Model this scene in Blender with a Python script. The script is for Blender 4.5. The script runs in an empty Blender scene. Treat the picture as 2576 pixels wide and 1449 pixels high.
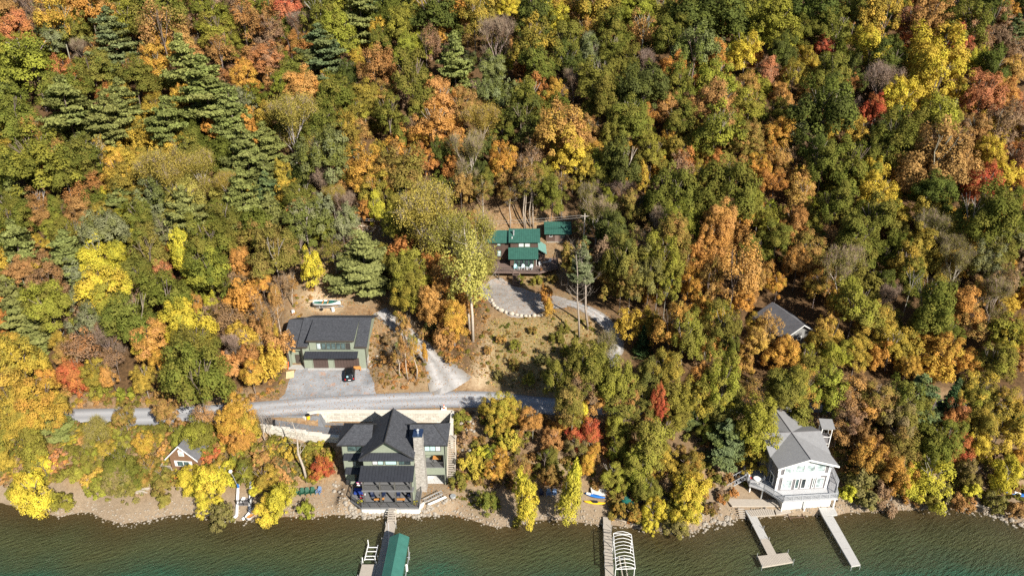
import bpy, math, random
import numpy as np
R = math.radians
rnd = random.Random(7)
C = bpy.context.scene.collection
scene = bpy.context.scene

# ---------------------------------------------------------------- camera
CAM_Z, PITCH, FPX = 81.0, R(25.6), 1741.0          # metres over the lake, pitch, focal length in px of a 2576 px wide frame
CP, SP = math.cos(PITCH), math.sin(PITCH)
cam = bpy.data.cameras.new('camera'); camo = bpy.data.objects.new('camera', cam); C.objects.link(camo)
cam.sensor_width = 36; cam.lens = 36 * FPX / 2576; cam.clip_start = 1; cam.clip_end = 5000
camo.location = (0, 0, CAM_Z); camo.rotation_euler = (R(90) - PITCH, 0, 0)
scene.camera = camo

def ray(px, py):
    u = (px - 1288) / FPX; v = (py - 724.5) / FPX
    return u, CP - SP * v, -SP - CP * v
def at(px, py, z):
    dx, dy, dz = ray(px, py); t = (z - CAM_Z) / dz
    return (dx * t, dy * t, z)
def aty(px, py, Y):
    dx, dy, dz = ray(px, py); t = Y / dy
    return (dx * t, Y, CAM_Z + dz * t)
def proj(x, y, z):
    z -= CAM_Z
    f = y * CP - z * SP; d = -y * SP - z * CP
    return 1288 + FPX * x / f, 724.5 + FPX * d / f, f

# ---------------------------------------------------------------- world light
SUN = (0.497, -0.663, 0.559)
el = math.asin(SUN[2]); az = math.atan2(SUN[0], SUN[1])
w = bpy.data.worlds.new('World'); scene.world = w; w.use_nodes = True
nt = w.node_tree; bg = nt.nodes['Background']
sky = nt.nodes.new('ShaderNodeTexSky'); sky.sky_type = 'NISHITA'; sky.sun_disc = False
sky.sun_elevation = el; sky.sun_rotation = az; sky.air_density = 1.0; sky.dust_density = 0.6; sky.altitude = 200
nt.links.new(sky.outputs[0], bg.inputs[0]); bg.inputs[1].default_value = 0.055
sl = bpy.data.lights.new('sun', 'SUN'); sl.energy = 5.0; sl.angle = R(0.5); sl.color = (1.0, 0.94, 0.84)
so = bpy.data.objects.new('sun', sl); C.objects.link(so)
so.rotation_euler = (math.pi / 2 - el, 0, math.atan2(SUN[1], SUN[0]) + math.pi / 2); so.location = (60, -80, 160)
vs = scene.view_settings; vs.view_transform = 'Standard'; vs.look = 'None'; vs.exposure = 0.82; vs.gamma = 1
scene.cycles.max_bounces = 5; scene.cycles.diffuse_bounces = 3; scene.cycles.transmission_bounces = 3; scene.cycles.transparent_max_bounces = 6
scene.cycles.use_denoising = False

# ---------------------------------------------------------------- materials
MATS = {}
def nodes(name):
    m = bpy.data.materials.new(name); m.use_nodes = True
    t = m.node_tree; b = t.nodes['Principled BSDF']; MATS[name] = m
    return m, t, b
def N(t, kind, **kw):
    n = t.nodes.new(kind)
    for k, v in kw.items():
        if k in n.inputs: n.inputs[k].default_value = v
        else: setattr(n, k, v)
    return n
def coords(t, scale=(1, 1, 1), rot=(0, 0, 0)):
    tc = N(t, 'ShaderNodeTexCoord'); mp = N(t, 'ShaderNodeMapping')
    mp.inputs['Scale'].default_value = scale; mp.inputs['Rotation'].default_value = rot
    t.links.new(tc.outputs['Object'], mp.inputs[0]); return mp.outputs[0]
def turned(t, ang, scale):
    mp = N(t, 'ShaderNodeMapping'); mp.inputs['Scale'].default_value = scale; t.links.new(coords(t, (1, 1, 1), (0, 0, ang)), mp.inputs[0]); return mp.outputs[0]
def noise(t, vec, scale, detail=4, rough=.6):
    n = N(t, 'ShaderNodeTexNoise'); n.inputs['Scale'].default_value = scale
    n.inputs['Detail'].default_value = detail; n.inputs['Roughness'].default_value = rough
    t.links.new(vec, n.inputs['Vector']); return n.outputs['Fac']
def ramp(t, fac, stops):
    r = N(t, 'ShaderNodeValToRGB'); e = r.color_ramp.elements
    while len(e) < len(stops): e.new(.5)
    for k, (p, c) in enumerate(stops):
        e[k].position = p; e[k].color = (*c, 1) if len(c) == 3 else c
    t.links.new(fac, r.inputs[0]); return r.outputs[0]
def mixc(t, fac, a, b, mode='MIX'):
    m = N(t, 'ShaderNodeMix'); m.data_type = 'RGBA'; m.blend_type = mode
    for s, v in ((0, fac), (6, a), (7, b)):
        if hasattr(v, 'links') or hasattr(v, 'is_linked'): t.links.new(v, m.inputs[s])
        else: m.inputs[s].default_value = (*v, 1) if isinstance(v, tuple) and len(v) == 3 else v
    return m.outputs[2]
def bump(t, b, fac, strength, dist):
    n = N(t, 'ShaderNodeBump'); n.inputs['Strength'].default_value = strength; n.inputs['Distance'].default_value = dist
    t.links.new(fac, n.inputs['Height']); t.links.new(n.outputs[0], b.inputs['Normal'])
def mat(name, col, rough=.7, var=.15, scale=3., metal=0., bmp=0., spec=.3, stretch=(1, 1, 1), fine=0.):
    """plain surface with worn, uneven colour"""
    if name in MATS: return MATS[name]
    m, t, b = nodes(name)
    b.inputs['Roughness'].default_value = rough; b.inputs['Metallic'].default_value = metal
    b.inputs['Specular IOR Level'].default_value = spec
    v = coords(t, stretch); f = noise(t, v, scale, 5)
    lo = tuple(c * (1 - var) for c in col); hi = tuple(min(1, c * (1 + var)) for c in col)
    c = ramp(t, f, [(.3, lo), (.7, hi)])
    if fine:
        f2 = noise(t, v, scale * 9, 2)
        c = mixc(t, fine, c, ramp(t, f2, [(.35, tuple(x * .55 for x in col)), (.65, tuple(min(1, x * 1.5) for x in col))]))
    t.links.new(c, b.inputs['Base Color'])
    if bmp: bump(t, b, noise(t, v, scale * 4, 3), bmp, .05)
    return m

def pattern(name, kind, c1, c2, mortar, scale, bw=.5, rh=.25, rough=.85, axes='xz', msize=.02, bmp=.3, var=.5):
    """bricks, blocks, planks or shingles laid in the plane of a wall"""
    m, t, b = nodes(name); b.inputs['Roughness'].default_value = rough; b.inputs['Specular IOR Level'].default_value = .25
    tc = N(t, 'ShaderNodeTexCoord'); sx = N(t, 'ShaderNodeSeparateXYZ'); cx = N(t, 'ShaderNodeCombineXYZ')
    t.links.new(tc.outputs['Object'], sx.inputs[0])
    if axes == 'xz':                                             # walls: x+y along, z up
        ad = N(t, 'ShaderNodeMath'); ad.operation = 'ADD'
        t.links.new(sx.outputs[0], ad.inputs[0]); t.links.new(sx.outputs[1], ad.inputs[1]); t.links.new(ad.outputs[0], cx.inputs[0]); t.links.new(sx.outputs[2], cx.inputs[1])
    else:
        t.links.new(sx.outputs['xyz'.index(axes[0])], cx.inputs[0]); t.links.new(sx.outputs['xyz'.index(axes[1])], cx.inputs[1])
    br = N(t, 'ShaderNodeTexBrick'); t.links.new(cx.outputs[0], br.inputs['Vector'])
    for k, v in (('Color1', c1), ('Color2', c2), ('Mortar', mortar)): br.inputs[k].default_value = (*v, 1)
    br.inputs['Scale'].default_value = scale; br.inputs['Mortar Size'].default_value = msize
    br.inputs['Brick Width'].default_value = bw; br.inputs['Row Height'].default_value = rh; br.inputs['Bias'].default_value = 0
    f = noise(t, tc.outputs['Object'], 2.2, 5)
    c = mixc(t, var, br.outputs['Color'], ramp(t, f, [(.25, (.55, .55, .55)), (.75, (1.35, 1.35, 1.35))]), 'MULTIPLY')
    t.links.new(c, b.inputs['Base Color']); bump(t, b, br.outputs['Fac'], -bmp, .03)
    return m

def glass(name, col, rough=.08):
    m, t, b = nodes(name); b.inputs['Roughness'].default_value = rough
    v = coords(t); f = noise(t, v, 1.3, 3)
    t.links.new(ramp(t, f, [(.35, tuple(x * .5 for x in col)), (.65, tuple(min(1, x * 1.4) for x in col))]), b.inputs['Base Color'])
    b.inputs['Specular IOR Level'].default_value = .8; return m

# ---------------------------------------------------------------- mesh helpers
class MB:
    def __init__(s): s.v = []; s.f = []
    def add(s, vs, fs):
        o = len(s.v); s.v += [tuple(p) for p in vs]; s.f += [tuple(i + o for i in f) for f in fs]; return s
    def box(s, x0, x1, y0, y1, z0, z1):
        return s.add([(x0, y0, z0), (x1, y0, z0), (x1, y1, z0), (x0, y1, z0), (x0, y0, z1), (x1, y0, z1), (x1, y1, z1), (x0, y1, z1)],
                     [(3, 2, 1, 0), (4, 5, 6, 7), (0, 1, 5, 4), (1, 2, 6, 5), (2, 3, 7, 6), (3, 0, 4, 7)])
    def slab(s, pts, t):
        """plate of thickness t hanging below the polygon"""
        a = np.array(pts, float); n = np.zeros(3)
        for i in range(len(a)): n += np.cross(a[i] - a[0], a[(i + 1) % len(a)] - a[0])
        n /= np.linalg.norm(n) + 1e-9
        if n[2] < 0: a = a[::-1]; n = -n
        k = len(a); lo = a - n * t
        return s.add(list(map(tuple, a)) + list(map(tuple, lo)), [tuple(range(k)), tuple(range(2 * k - 1, k - 1, -1))] + [((i + 1) % k, i, i + k, (i + 1) % k + k) for i in range(k)])
    def prism(s, xy, z0, z1):
        a = 0
        for i in range(len(xy)): a += xy[i - 1][0] * xy[i][1] - xy[i][0] * xy[i - 1][1]
        if a < 0: xy = xy[::-1]
        k = len(xy)
        z0s = z0 if hasattr(z0, '__len__') else [z0] * k
        return s.add([(x, y, z0s[i]) for i, (x, y) in enumerate(xy)] + [(x, y, z1) for x, y in xy],
                     [tuple(range(k - 1, -1, -1)), tuple(range(k, 2 * k))] + [(i, (i + 1) % k, (i + 1) % k + k, i + k) for i in range(k)])
    def ext(s, prof, axis, a0, a1):
        """a profile of (p, q) pulled along an axis: axis x -> (p,q)=(y,z), axis y -> (p,q)=(x,z)"""
        k = len(prof); P = lambda p, q, a: (a, p, q) if axis == 'x' else (p, a, q)
        return s.add([P(p, q, a0) for p, q in prof] + [P(p, q, a1) for p, q in prof],
                     [tuple(range(k)), tuple(range(2 * k - 1, k - 1, -1))] + [((i + 1) % k, i, i + k, (i + 1) % k + k) for i in range(k)])
    def tube(s, pts, r, n=6, cap=True):
        pts = [np.array(p, float) for p in pts]; m = len(pts)
        rs = r if hasattr(r, '__len__') else [r] * m; o = len(s.v)
        up = None
        for i, p in enumerate(pts):
            d = pts[min(i + 1, m - 1)] - pts[max(i - 1, 0)]; d = d / (np.linalg.norm(d) + 1e-9)
            if up is None: up = np.array((0, 0, 1.)) if abs(d[2]) < .9 else np.array((1., 0, 0))
            a = np.cross(d, up); a /= np.linalg.norm(a) + 1e-9; b = np.cross(a, d); up = b
            for k in range(n):
                q = 2 * math.pi * (k + .5) / n
                s.v.append(tuple(p + rs[i] * (a * math.cos(q) + b * math.sin(q))))
        for i in range(m - 1):
            for k in range(n):
                s.f.append((o + i * n + k, o + i * n + (k + 1) % n, o + (i + 1) * n + (k + 1) % n, o + (i + 1) * n + k))
        if cap: s.f.append(tuple(o + k for k in range(n - 1, -1, -1))); s.f.append(tuple(o + (m - 1) * n + k for k in range(n)))
        return s
    def bar(s, p, q, w): return s.tube([p, q], w * .707, 4)
    def cyl(s, x, y, z0, z1, r, n=10, r2=None): return s.tube([(x, y, z0), (x, y, z1)], [r, r if r2 is None else r2], n)
    def blob(s, c, r, seed=0, n=2, flat=.7, rough=.25):
        """an uneven stone: a subdivided octahedron pushed about"""
        g = random.Random(seed)
        vs = [(1, 0, 0), (-1, 0, 0), (0, 1, 0), (0, -1, 0), (0, 0, 1), (0, 0, -1)]
        fs = [(0, 2, 4), (2, 1, 4), (1, 3, 4), (3, 0, 4), (2, 0, 5), (1, 2, 5), (3, 1, 5), (0, 3, 5)]
        vs = [np.array(v, float) for v in vs]
        for _ in range(n):
            mid = {}; nf = []
            def M(a, b):
                k = (min(a, b), max(a, b))
                if k not in mid: q = vs[a] + vs[b]; vs.append(q / np.linalg.norm(q)); mid[k] = len(vs) - 1
                return mid[k]
            for a, b, c_ in fs:
                x, y, z = M(a, b), M(b, c_), M(c_, a); nf += [(a, x, z), (x, b, y), (z, y, c_), (x, y, z)]
            fs = nf
        ks = [(np.array([g.uniform(-1, 1) for _ in range(3)]), g.uniform(-rough, rough)) for _ in range(6)]
        rr = r if hasattr(r, '__len__') else (r, r, r * flat)
        out = []
        for v in vs:
            m = 1 + sum(a * max(0, float(np.dot(v, k / np.linalg.norm(k)))) ** 2 for k, a in ks)
            out.append((c[0] + v[0] * rr[0] * m, c[1] + v[1] * rr[1] * m, c[2] + v[2] * rr[2] * m))
        return s.add(out, fs)
    def build(s, name, material, parent=None, local=False, smooth=False):
        me = bpy.data.meshes.new(name)
        vs = s.v
        if parent is not None and not local:
            root = parent
            while root.parent: root = root.parent
            ox, oy, oz = root.location; a = -root.rotation_euler.z; ca, sa = math.cos(a), math.sin(a)
            vs = [((x - ox) * ca - (y - oy) * sa, (x - ox) * sa + (y - oy) * ca, z - oz) for x, y, z in vs]
        me.from_pydata(vs, [], s.f); me.materials.append(MATS[material] if isinstance(material, str) else material)
        if smooth: me.polygons.foreach_set('use_smooth', [True] * len(me.polygons))
        me.update()
        o = bpy.data.objects.new(name, me); C.objects.link(o)
        if parent is not None: o.parent = parent
        return o
def tag(o, label=None, cat=None, group=None, kind=None):
    if label: o['label'] = label
    if cat: o['category'] = cat
    if group: o['group'] = group
    if kind: o['kind'] = kind
    return o
def thing(name, label, cat, loc=(0, 0, 0), rz=0, group=None):
    o = bpy.data.objects.new(name, None); C.objects.link(o); o.empty_display_size = .5
    o.location = loc; o.rotation_euler = (0, 0, rz)
    return tag(o, label, cat, group)
def copy_tree(root, loc, rz, label=None, group=None):
    r = root.copy(); C.objects.link(r); r.location = loc; r.rotation_euler = (0, 0, rz)
    if label: r['label'] = label
    if group: r['group'] = group
    for ch in list(root.children):
        c = ch.copy(); C.objects.link(c); c.parent = r
        for g in list(ch.children):
            d = g.copy(); C.objects.link(d); d.parent = c
    return r

# ---------------------------------------------------------------- terrain
_sh = [(-400, 1255), (0, 1262), (60, 1277), (110, 1288), (150, 1298), (190, 1290), (230, 1286), (262, 1304), (310, 1316), (360, 1310), (420, 1296), (490, 1290), (560, 1300),
       (600, 1310), (650, 1304), (720, 1298), (790, 1300), (860, 1290), (905, 1296), (1060, 1297), (1120, 1289), (1180, 1304), (1240, 1324), (1290, 1322),
       (1345, 1308), (1420, 1308), (1500, 1318), (1560, 1322), (1620, 1332), (1680, 1338), (1740, 1338), (1790, 1318), (1850, 1304), (1950, 1296), (2060, 1294),
       (2120, 1290), (2200, 1285), (2300, 1282), (2430, 1280), (2500, 1296), (2545, 1312), (2600, 1330), (3000, 1330)]
_shw = sorted(at(px, py, 0)[:2] for px, py in _sh); SX = [p[0] for p in _shw]; SY = [p[1] for p in _shw]
_rd = [(-300, 1052), (-60, 1053), (100, 1052), (200, 1050), (400, 1047), (560, 1038), (690, 1028), (800, 1019), (950, 1011), (1100, 1005), (1220, 1005), (1310, 1014),
       (1390, 1022), (1530, 1022), (1700, 1020), (1850, 1018), (2010, 1016), (2150, 1018), (2300, 1022), (2450, 1030), (2650, 1040), (2900, 1044)]
ROADZ = 8.0
_rdw = [at(px, py, ROADZ)[:2] for px, py in _rd]; RX = [p[0] for p in _rdw]; RY = [p[1] for p in _rdw]
def S(x): return np.interp(x, SX, SY)
def RD(x): return np.interp(x, RX, RY)
def sst(a, b, v):
    t = np.clip((v - a) / (b - a), 0, 1); return t * t * (3 - 2 * t)
def inpoly(poly, x, y):
    x = np.asarray(x, float); y = np.asarray(y, float); c = np.zeros(np.broadcast(x, y).shape, bool)
    for i in range(len(poly)):
        (x1, y1), (x2, y2) = poly[i - 1], poly[i]
        if y1 == y2: continue
        c ^= ((y1 > y) != (y2 > y)) & (x < (x2 - x1) * (y - y1) / (y2 - y1) + x1)
    return c
def rectw(x, y, x0, x1, y0, y1, bl):
    d = np.hypot(np.maximum(np.maximum(x0 - x, x - x1), 0), np.maximum(np.maximum(y0 - y, y - y1), 0))
    return 1 - sst(0, bl, d)
def T(x, y):
    x = np.asarray(x, float); y = np.asarray(y, float)
    s = S(x); r = RD(x); d = y - s
    t = np.clip(d / (r - 3.2 - s), 0, 1)
    z = np.interp(t, [0, .08, .22, .38, .55, .85, 1], [0, .45, 1.1, 2.0, 3.6, 6.9, 8])
    u = np.maximum(y - r - 2.9, 0)
    z = np.where(y > r, 8 + np.interp(u, [0, 2, 22, 43, 300], [0, .9, 6.6, 12.9, 113]), z)
    z = np.where(d < 0, np.maximum(-.16 * -d - .004 * d * d, -9), z)
    rough = sst(2, 6, np.minimum(d, 30)) * sst(3.0, 6, np.abs(y - r))
    z = z + rough * (.35 * np.sin(x * .31 + 1.3) * np.sin(y * .27 + x * .11) + .22 * np.sin(x * .83 + y * .6) * np.cos(y * .71 - x * .2)) + .9 * sst(150, 190, y) * np.sin(x * .045 + 2) * np.cos(y * .05)
    z = z + (14.8 + np.maximum(y - 139.6, 0) * .26 - z) * rectw(x, y, -9, 17, 128.5, 158, 9) * np.where(y < 128.5, .85, 1)
    z = z + (8.05 + np.clip((y - 107) / 7.4, 0, 1) * .95 - z) * rectw(x, y, -45.5, -28, 106.5, 115.2, 3.2)
    z = z + (1.85 - z) * rectw(x, y, -27.5, -10.5, 86.2, 94, 1.6)
    z = z + (5.85 - z) * rectw(x, y, -33.5, -11.0, 95.2, 101.3, .5)
    z = z + (.95 - z) * rectw(x, y, 41, 52.5, 85.5, 87.5, 1.0)
    ramp_z = np.interp(x, [-45, -42, -31.5], [8, 7.8, 5.85])
    z = z + (ramp_z - z) * rectw(x, y, -44, -31.5, 97.2, 99.6, .6) * (y < r - 1.5)
    return z
def Tz(x, y): return float(T(x, y))
def onT(px, py, dz=0.):
    dx, dy, dz_ = ray(px, py); t = np.linspace(95, 460, 1500)
    g = CAM_Z + dz_ * t - T(dx * t, dy * t) - dz
    i = int(np.argmax(g < 0)) if (g < 0).any() else len(t) - 1
    t0 = t[i] if i == 0 else t[i - 1] + (t[i] - t[i - 1]) * g[i - 1] / (g[i - 1] - g[i] + 1e-9)
    return (dx * t0, dy * t0, CAM_Z + dz_ * t0)

# sheets that lie on the ground: roads, drives, parking
def strip_poly(pts, w):
    L, Rr = [], []
    for i, p in enumerate(pts):
        a = np.array(pts[min(i + 1, len(pts) - 1)][:2]) - np.array(pts[max(i - 1, 0)][:2]); a = a / np.linalg.norm(a)
        n = np.array((-a[1], a[0])) * (w[i] if hasattr(w, '__len__') else w) / 2
        L.append(tuple(np.array(p[:2]) + n)); Rr.append(tuple(np.array(p[:2]) - n))
    return L, Rr
def dense(pts, step):
    """smooth a path through its points, one every step metres"""
    P = [np.array(p[:2], float) for p in pts]; P = [2 * P[0] - P[1]] + P + [2 * P[-1] - P[-2]]; out = []
    for i in range(1, len(P) - 2):
        n = max(2, int(np.linalg.norm(P[i + 1] - P[i]) / step))
        for k in range(n):
            t = k / n; a, b, c, d = P[i - 1:i + 3]
            out.append(tuple(.5 * (2 * b + (c - a) * t + (2 * a - 5 * b + 4 * c - d) * t * t + (3 * b - a - 3 * c + d) * t ** 3)))
    out.append(tuple(P[-2])); return out
road_c = dense([p for p in _rdw], 2.0)
track_c = dense([onT(px, py)[:2] for px, py in [(1150, 992), (1128, 965), (1110, 935), (1083, 899), (1051, 865), (1005, 823), (972, 801), (955, 782)]], 1.2)
cott_c = dense([onT(px, py)[:2] for px, py in [(1390, 757), (1440, 764), (1490, 785), (1532, 822), (1552, 862), (1540, 900), (1508, 935), (1482, 972), (1462, 1004)]], 1.5)
lot_poly = [at(px, py, 14.8)[:2] for px, py in [(1208, 742), (1214, 720), (1235, 708), (1262, 706), (1300, 722), (1340, 736), (1400, 744), (1425, 752), (1425, 775), (1380, 776), (1345, 790), (1318, 795), (1285, 792), (1258, 783), (1240, 768), (1228, 756)]]
park_poly = [at(px, py, 8.7)[:2] for px, py in [(690, 1016), (712, 985), (732, 950), (746, 929), (925, 925), (936, 950), (946, 988), (960, 1001)]]
court_poly = [(-46.5, 99.9), (-44.3, 97.5), (-38, 96.9), (-30.4, 96.2), (-28, 94.6), (-11.0, 94.6), (-11.0, 101.15), (-33, 101.15), (-36.5, 101.2)]
def strips_mask(x, y):
    m = np.zeros(np.shape(x), bool)
    for pts, w_ in ((road_c, 4.6), (track_c, [2.6 + 6.5 * max(0, 1 - i / 7) for i in range(len(track_c))]), (cott_c, 2.8)):
        L, Q = strip_poly(pts, w_); m |= inpoly(L + Q[::-1], x, y)
    for poly in (lot_poly, park_poly):
        c = np.mean(poly, axis=0); m |= inpoly([tuple(c + (np.array(p) - c) * .95) for p in poly], x, y)
    return m

def axis(parts):
    o = []
    for a, b, st in parts: o += list(np.arange(a, b, st))
    return np.array(o + [parts[-1][1]])
gx = axis([(-700, -240, 20), (-240, -100, 4), (-100, 100, .7), (100, 240, 4), (240, 700, 20)])
gy = axis([(-300, 60, 20), (60, 78, 2), (78, 132, .55), (132, 170, .9), (170, 300, 3), (300, 620, 16)])
X, Y = np.meshgrid(gx, gy); Zt = T(X, Y)
Zt = Zt - .14 * strips_mask(X, Y)
nx, ny = len(gx), len(gy)
idx = np.arange(nx * ny).reshape(ny, nx)
faces = np.stack([idx[:-1, :-1], idx[:-1, 1:], idx[1:, 1:], idx[1:, :-1]], -1).reshape(-1, 4)
me = bpy.data.meshes.new('ground'); me.from_pydata(np.stack([X, Y, Zt], -1).reshape(-1, 3).tolist(), [], faces.tolist())
me.polygons.foreach_set('use_smooth', [True] * len(me.polygons))
lawn = [onT(px, py)[:2] for px, py in [(1236, 800), (1300, 800), (1350, 800), (1400, 780), (1470, 800), (1510, 850), (1500, 900), (1440, 960), (1380, 985), (1230, 972), (1205, 930), (1215, 870)]]
def soft(poly, x, y, rad=1.2):
    s_ = sum(inpoly(poly, x + a, y + b).astype(float) for a, b in ((0, 0), (rad, 0), (-rad, 0), (0, rad), (0, -rad))); return s_ / 5
D = (Y - S(X))
beach = 1 - sst(3.6, 7.0, D + 1.2 * np.sin(X * .5))
beach = np.where((np.abs(Y - RD(X)) < 4.2), 0.0, beach)
sand = soft([onT(px, py)[:2] for px, py in [(1180, 975), (1205, 915), (1225, 840), (1240, 860), (1225, 930), (1225, 972)]], X, Y) + soft([onT(px, py)[:2] for px, py in [(770, 740), (800, 720), (880, 770), (800, 785), (765, 765)]], X, Y)
lw = soft(lawn, X, Y, 1.5) + .8 * soft([onT(px, py)[:2] for px, py in [(1310, 725), (1390, 720), (1400, 690), (1320, 690)]], X, Y) + soft([onT(px, py)[:2] for px, py in [(1150, 1250), (1195, 1240), (1262, 1268), (1262, 1296), (1180, 1280)]], X, Y)
CLEAR = [[at(px, py, 9)[:2] for px, py in [(650, 1015), (725, 930), (720, 790), (770, 735), (880, 760), (960, 770), (1060, 850), (1130, 930), (1200, 985), (1200, 1060), (1160, 1240), (620, 1240), (640, 1060)]],
         [onT(px, py)[:2] for px, py in [(1180, 960), (1215, 820), (1200, 700), (1190, 560), (1180, 520), (1460, 530), (1450, 620), (1440, 720), (1500, 770), (1560, 820), (1570, 900), (1500, 960), (1300, 990)]],
         [onT(px, py)[:2] for px, py in [(840, 600), (990, 560), (1010, 640), (880, 740), (800, 740), (790, 660)]],
         [(38, 82), (57, 82), (57, 99), (40, 99)], [at(px, py, 12)[:2] for px, py in [(1900, 890), (1930, 770), (2010, 760), (2070, 850), (2030, 890)]],
         [at(px, py, 3)[:2] for px, py in [(410, 1200), (410, 1140), (505, 1140), (505, 1200)]]]
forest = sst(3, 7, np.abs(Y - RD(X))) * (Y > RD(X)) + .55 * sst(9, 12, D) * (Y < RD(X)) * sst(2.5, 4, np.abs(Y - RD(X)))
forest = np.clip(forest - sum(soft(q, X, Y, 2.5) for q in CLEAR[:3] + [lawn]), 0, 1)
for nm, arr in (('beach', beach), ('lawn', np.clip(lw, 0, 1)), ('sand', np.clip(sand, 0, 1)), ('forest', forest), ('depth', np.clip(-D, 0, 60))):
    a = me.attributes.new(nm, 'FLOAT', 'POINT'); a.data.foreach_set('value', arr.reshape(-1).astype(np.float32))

m, t, b = nodes('ground'); b.inputs['Roughness'].default_value = .95; b.inputs['Specular IOR Level'].default_value = .1
v = coords(t)
def attr(t, n): a = N(t, 'ShaderNodeAttribute'); a.attribute_name = n; return a.outputs['Fac']
n1, n2, n3 = noise(t, v, .22, 6, .65), noise(t, v, 1.6, 6, .7), noise(t, v, 9, 3, .7)
litter = ramp(t, n2, [(.25, (.085, .052, .028)), (.42, (.19, .11, .055)), (.55, (.29, .18, .095)), (.68, (.37, .27, .155)), (.8, (.24, .125, .06))])
litter = mixc(t, ramp(t, n1, [(.35, (0, 0, 0)), (.65, (1, 1, 1))]), litter, ramp(t, n3, [(.3, (.13, .09, .05)), (.7, (.37, .28, .17))]))
grass = ramp(t, n2, [(.25, (.10, .085, .028)), (.42, (.20, .155, .062)), (.58, (.29, .21, .095)), (.70, (.13, .13, .038)), (.82, (.22, .14, .06))])
grass = mixc(t, .45, grass, ramp(t, n3, [(.3, (.10, .075, .03)), (.7, (.42, .32, .17))]))
sandc = ramp(t, n2, [(.3, (.42, .31, .19)), (.7, (.56, .44, .29))])
vor = N(t, 'ShaderNodeTexVoronoi'); vor.inputs['Scale'].default_value = 5.; t.links.new(v, vor.inputs['Vector'])
gravel = mixc(t, .5, ramp(t, n3, [(.3, (.17, .125, .08)), (.7, (.41, .315, .22))]), ramp(t, vor.outputs['Distance'], [(.1, (.72, .72, .72)), (.6, (.25, .25, .25))]), 'OVERLAY')
gravel = mixc(t, .55, gravel, ramp(t, n2, [(.3, (.22, .165, .112)), (.72, (.39, .30, .205))]))
gravel = mixc(t, ramp(t, n1, [(.5, (0, 0, 0)), (.75, (.6, .6, .6))]), gravel, litter)
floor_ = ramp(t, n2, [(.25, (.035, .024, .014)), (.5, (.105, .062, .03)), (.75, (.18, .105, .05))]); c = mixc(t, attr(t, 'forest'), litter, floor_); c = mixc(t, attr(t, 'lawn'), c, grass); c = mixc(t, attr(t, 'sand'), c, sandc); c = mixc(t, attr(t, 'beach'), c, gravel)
t.links.new(c, b.inputs['Base Color']); bump(t, b, n3, .5, .12)
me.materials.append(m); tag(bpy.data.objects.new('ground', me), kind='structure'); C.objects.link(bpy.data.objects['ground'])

# road and drives
def grey_ground(name, lo, hi, tint=None, streak=(1, 1, 1)):
    m, t, b = nodes(name); b.inputs['Roughness'].default_value = .9; b.inputs['Specular IOR Level'].default_value = .2
    v = coords(t); f1, f2, f3 = noise(t, coords(t, streak), .5, 5), noise(t, v, 7, 3), noise(t, v, .35, 4)
    c = ramp(t, f1, [(.35, lo), (.65, hi)])
    c = mixc(t, .3, c, ramp(t, f2, [(.3, tuple(x * .6 for x in lo)), (.7, tuple(x * 1.25 for x in hi))]))
    if tint:
        c = mixc(t, ramp(t, f3, [(.60, (0, 0, 0)), (.68, (.75, .75, .75))]), c, ramp(t, f2, [(.4, tint), (.65, hi)]))
    t.links.new(c, b.inputs['Base Color']); bump(t, b, f2, .3, .04); return m
def road_mat(name='road', stops=None):
    """asphalt worn paler in two wheel tracks: the cross position comes with the mesh"""
    m, t, b = nodes(name); b.inputs['Roughness'].default_value = .85; b.inputs['Specular IOR Level'].default_value = .2
    v = coords(t, (.12, 1, 1)); f1, f2 = noise(t, v, .9, 5), noise(t, coords(t), 8, 3)
    a = attr(t, 'across')
    tr = ramp(t, a, stops or [(0, (.16, .165, .175)), (.12, (.29, .295, .31)), (.28, (.50, .505, .52)), (.5, (.36, .365, .38)), (.72, (.50, .505, .52)), (.9, (.30, .305, .32)), (1, (.15, .152, .16))])
    c = mixc(t, .5, tr, ramp(t, f1, [(.3, (.65, .65, .65)), (.7, (1.25, 1.25, 1.25))]), 'MULTIPLY')
    c = mixc(t, .25, c, ramp(t, f2, [(.3, (.14, .14, .15)), (.7, (.42, .42, .43))]))
    t.links.new(c, b.inputs['Base Color']); return m
road_mat(); road_mat('track gravel', [(0, (.22, .18, .13)), (.12, (.27, .25, .225)), (.3, (.46, .44, .42)), (.5, (.28, .265, .245)), (.7, (.46, .44, .42)), (.88, (.27, .25, .225)), (1, (.22, .18, .13))])
grey_ground('gravel drive', (.235, .215, .195), (.385, .36, .335), (.36, .20, .10))
grey_ground('parking gravel', (.20, .205, .215), (.35, .355, .37), (.42, .20, .09))
grey_ground('court asphalt', (.12, .125, .135), (.20, .205, .215))
def strip(name, pts, w_, material, lift, zs=None, nacross=6):
    L, Q = strip_poly(pts, w_); vs, fs, ac = [], [], []
    for i in range(len(L)):
        for k in range(nacross + 1):
            f = k / nacross; x = L[i][0] * (1 - f) + Q[i][0] * f; y = L[i][1] * (1 - f) + Q[i][1] * f
            vs.append((x, y, (Tz(x, y) if zs is None else zs) + lift)); ac.append(f)
    for i in range(len(L) - 1):
        for k in range(nacross): a = i * (nacross + 1) + k; fs.append((a, a + nacross + 1, a + nacross + 2, a + 1))
    me = bpy.data.meshes.new(name); me.from_pydata(vs, [], fs); me.materials.append(MATS[material])
    a = me.attributes.new('across', 'FLOAT', 'POINT'); a.data.foreach_set('value', ac)
    o = bpy.data.objects.new(name, me); C.objects.link(o); return tag(o, kind='structure')
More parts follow.
